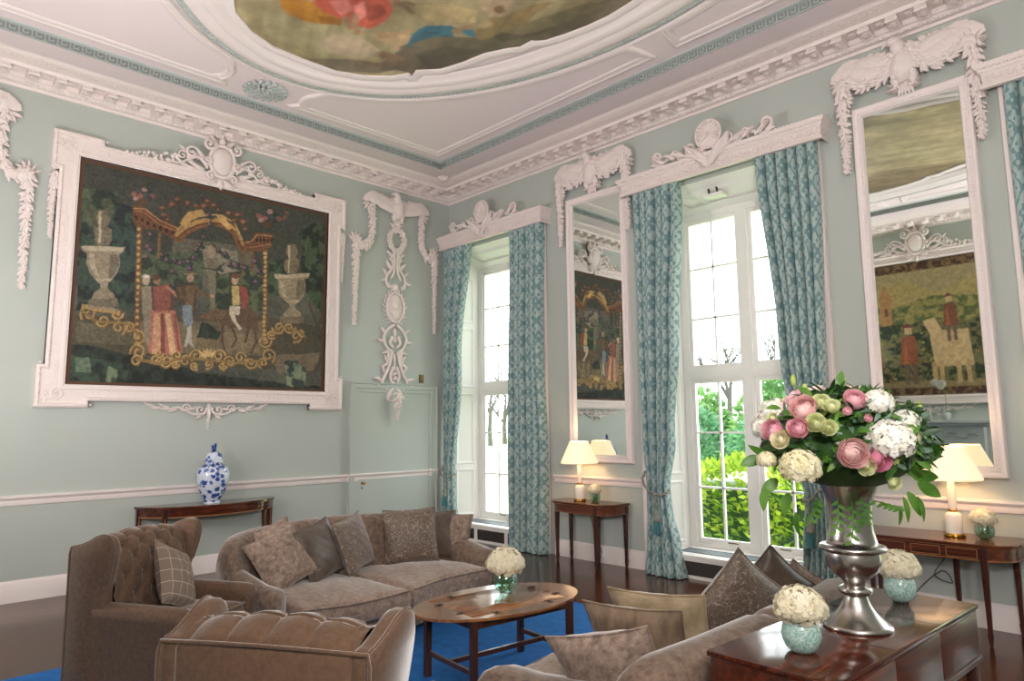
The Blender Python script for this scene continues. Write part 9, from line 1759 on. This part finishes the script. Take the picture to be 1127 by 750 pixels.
for k in range(6):
    p=P[15-k*1]+Vector((rnd.uniform(-.04,.04),.02,rnd.uniform(-.03,.03))); m=MB(); rose(m,p,Vector((rnd.uniform(-.4,.4),1,rnd.uniform(-.2,.3))),.05,rnd,3,.6); m.build('blossom','white_petal',t,smooth=60,recalc=False)
m=MB(); [leaf3(m,(5.09,-7.14,1.82),Vector((math.cos(a),math.sin(a)*.4,.3)),Up,.2,.06,.4) for a in (0,2,3.6,5)]; m.build('leaves','leaf_dark',t,smooth=80,recalc=False)
# ================================================================ OUTSIDE
struct(MB().box(-80,60,.6,110,-.6,-.5).build('ground','lawn',smooth=0))
def leafy(mb,n,fc,L,W_,rnd):
    for k in range(n):
        p,d=fc(); dd=(Vector(d)+Vector((rnd.uniform(-.8,.8),rnd.uniform(-.8,.8),rnd.uniform(-.6,.6)))).normalized(); leaf3q(mb,p,dd,L*rnd.uniform(.7,1.2),W_*rnd.uniform(.7,1.2),rnd)
def leaf3q(m,c,d,L,W_,rnd):
    c=Vector(c); u=Vector((rnd.uniform(-1,1),rnd.uniform(-1,1),rnd.uniform(-1,1))); s=d.cross(u); s=s.normalized() if s.length>1e-3 else d.orthogonal().normalized(); nrm=s.cross(d); o=len(m.v)
    m.v+=[tuple(c),tuple(c+d*L*.45+s*W_/2+nrm*W_*.15),tuple(c+d*L),tuple(c+d*L*.45-s*W_/2+nrm*W_*.15),tuple(c+d*L*.5)]; m.f+=[(o,o+1,o+4),(o+1,o+2,o+4),(o+2,o+3,o+4),(o+3,o,o+4)]
rnd=random.Random(31)
def hedge(x0,x1,y0,y1,zt,label):
    t=thing('laurel_hedge',label,'hedge',((x0+x1)/2,(y0+y1)/2,-.5))
    m=MB()
    def fc():
        q=rnd.random()
        x=rnd.uniform(x0,x1); h=zt+.10*math.sin(x*2.1)+.07*math.sin(x*5.3)
        if q<.55: return (x,y0+rnd.uniform(-.12,.10),rnd.uniform(-.5,h)),(0,-1,.5)
        if q<.92: return (x,rnd.uniform(y0,y1),h+rnd.uniform(-.12,.06)),(0,-.3,1)
        return (x,rnd.uniform(y0,y1),h),(0,-.1,1)
    leafy(m,7500,fc,.15,.065,rnd); m.build('foliage','hedge_leaf',t,smooth=0,recalc=False)
    MB().bbox(x0+.1,x1-.1,y0+.12,y1-.1,-.5,zt-.15,.08).build('inner_twigs','leaf_dark',t)
hedge(1.3,8.6,1.7,2.9,.98,'bright yellow-green laurel hedge right outside the wide middle window')
def bush(x,y,r,h,mat,label,n=2200,L=.5):
    t=thing('garden_bush',label,'bush',(x,y,-.5),'bushes beyond the lawn'); m=MB()
    def fc():
        a=rnd.uniform(0,2*PI); e=math.asin(rnd.uniform(0,1)); d=(math.cos(a)*math.cos(e),math.sin(a)*math.cos(e),math.sin(e)); k=1+.12*math.sin(a*5+e*4); return (x+d[0]*r*k,y+d[1]*r*k,-.5+d[2]*h*k),d
    leafy(m,n,fc,L,L*.6,rnd); m.build('foliage',mat,t,smooth=0,recalc=False)
    m=MB(); m.ell((x,y,-.5),(r*.95,r*.95,h*.95),None,20,12); m.build('inner_foliage',mat,t)
for i,(x,y,r,h,mt,lb) in enumerate(((-18.2,37,3.1,4.3,'bush_leaf','rounded light green bush across the lawn, left part of middle window view'),(-11,37,3.3,4.8,'bush_leaf','rounded light green bush across the lawn behind the hedge'),(-3.6,37,3.2,4.2,'bush_leaf','green bush across the lawn at the right light of the middle window'),(-14.6,29.8,2.7,2.9,'conifer_leaf','low dark blue-green shrub before the light bushes'),(-7.8,29.8,2.7,2.7,'conifer_leaf','low dark shrub right of its twin across the lawn'),(-25.6,37,3.3,3.6,'bush_leaf','green bush far left of the lawn'))): bush(x,y,r,h,mt,lb)
def tree(x,y,h,label,seed):
    t=thing('bare_tree',label,'tree',(x,y,-.5),'leafless trees in the park'); rn=random.Random(seed); m=MB()
    def br(p,d,L,r,dep):
        q=p+d*L; m.tube([p,(p+q)/2+Vector((rn.uniform(-.05,.05),rn.uniform(-.05,.05),0))*L,q],[r,r*.85,r*.65],5,cap=False)
        if dep==0: return
        for k in range(3 if dep>1 else 4):
            nd=(d+Vector((rn.uniform(-.75,.75),rn.uniform(-.75,.75),rn.uniform(-.25,.5)))).normalized(); br(p+d*L*rn.uniform(.6,1),nd,L*rn.uniform(.55,.78),r*.55,dep-1)
    br(Vector((x,y,-.5)),Vector((0,0,1)),h*.28,h*.022,5); m.build('trunk_and_branches','bark',t,recalc=False)
for i,(x,y,h,lb) in enumerate(((-30,50,14,'leafless tree above the bushes at the left of the middle window'),(-23,52,16,'tall leafless tree behind the bushes in the middle window'),(-16,48,14,'leafless tree above the bushes in the right light of the middle window'),(-47,44,13,'leafless tree in the corner window view'),(-60,60,16,'tall leafless tree far off in the corner window'),(-51,50,14,'leafless tree right in the corner window'))): tree(x,y,h,lb,40+i)
# small shrub and parked car seen through the corner window
t=thing('young_shrub','small leafy shrub beside the car below the corner window','bush',(-1.6,4.0,-.5)); m=MB()
def fc():
    a=rnd.uniform(0,2*PI); e=math.asin(rnd.uniform(0,1)); d=(math.cos(a)*math.cos(e),math.sin(a)*math.cos(e),math.sin(e)); return (-1.6+d[0]*.5,4.0+d[1]*.5,-.5+d[2]*1.0),d
leafy(m,900,fc,.12,.06,rnd); m.build('foliage','bush_leaf',t,smooth=0,recalc=False)
t=thing('parked_car','blue parked car seen through the lower panes of the corner window','car',(-8.2,12.5,-.5))
def carp(pts): return [(-10.2+x,z-.5) for x,z in pts]
side=carp([(0,.35),(.02,.7),(.5,.85),(1.2,.92),(1.75,1.35),(2.9,1.38),(3.55,.95),(3.95,.85),(4.0,.35)])
m=MB(); m.loft([[(x,11.7,z) for x,z in side],[(x,11.66,z) for x,z in side],[(x,13.3,z) for x,z in side],[(x,13.34,z) for x,z in side]]); m.build('body','car_blue',t,smooth=30)
m=MB(); 
for y in (11.645,13.335): m.prism([(0,0)],0,0) if False else m.loft([[(x,y,z) for x,z in carp([(1.4,.95),(1.85,1.28),(2.85,1.3),(3.3,.97)])],[(x,y+.01,z) for x,z in carp([(1.4,.95),(1.85,1.28),(2.85,1.3),(3.3,.97)])]])
m.build('side_windows','car_glass',t,smooth=0)
for x in (-9.4,-7.0):
    for y in (11.7,13.2): MB().tube([(x,y-.1,-.17),(x,y+.1,-.17)],.33,20).build('wheel','tyre',t)
struct(MB().box(-14,-4.5,9,16,-.51,-.492).build('driveway','gravel',smooth=0))
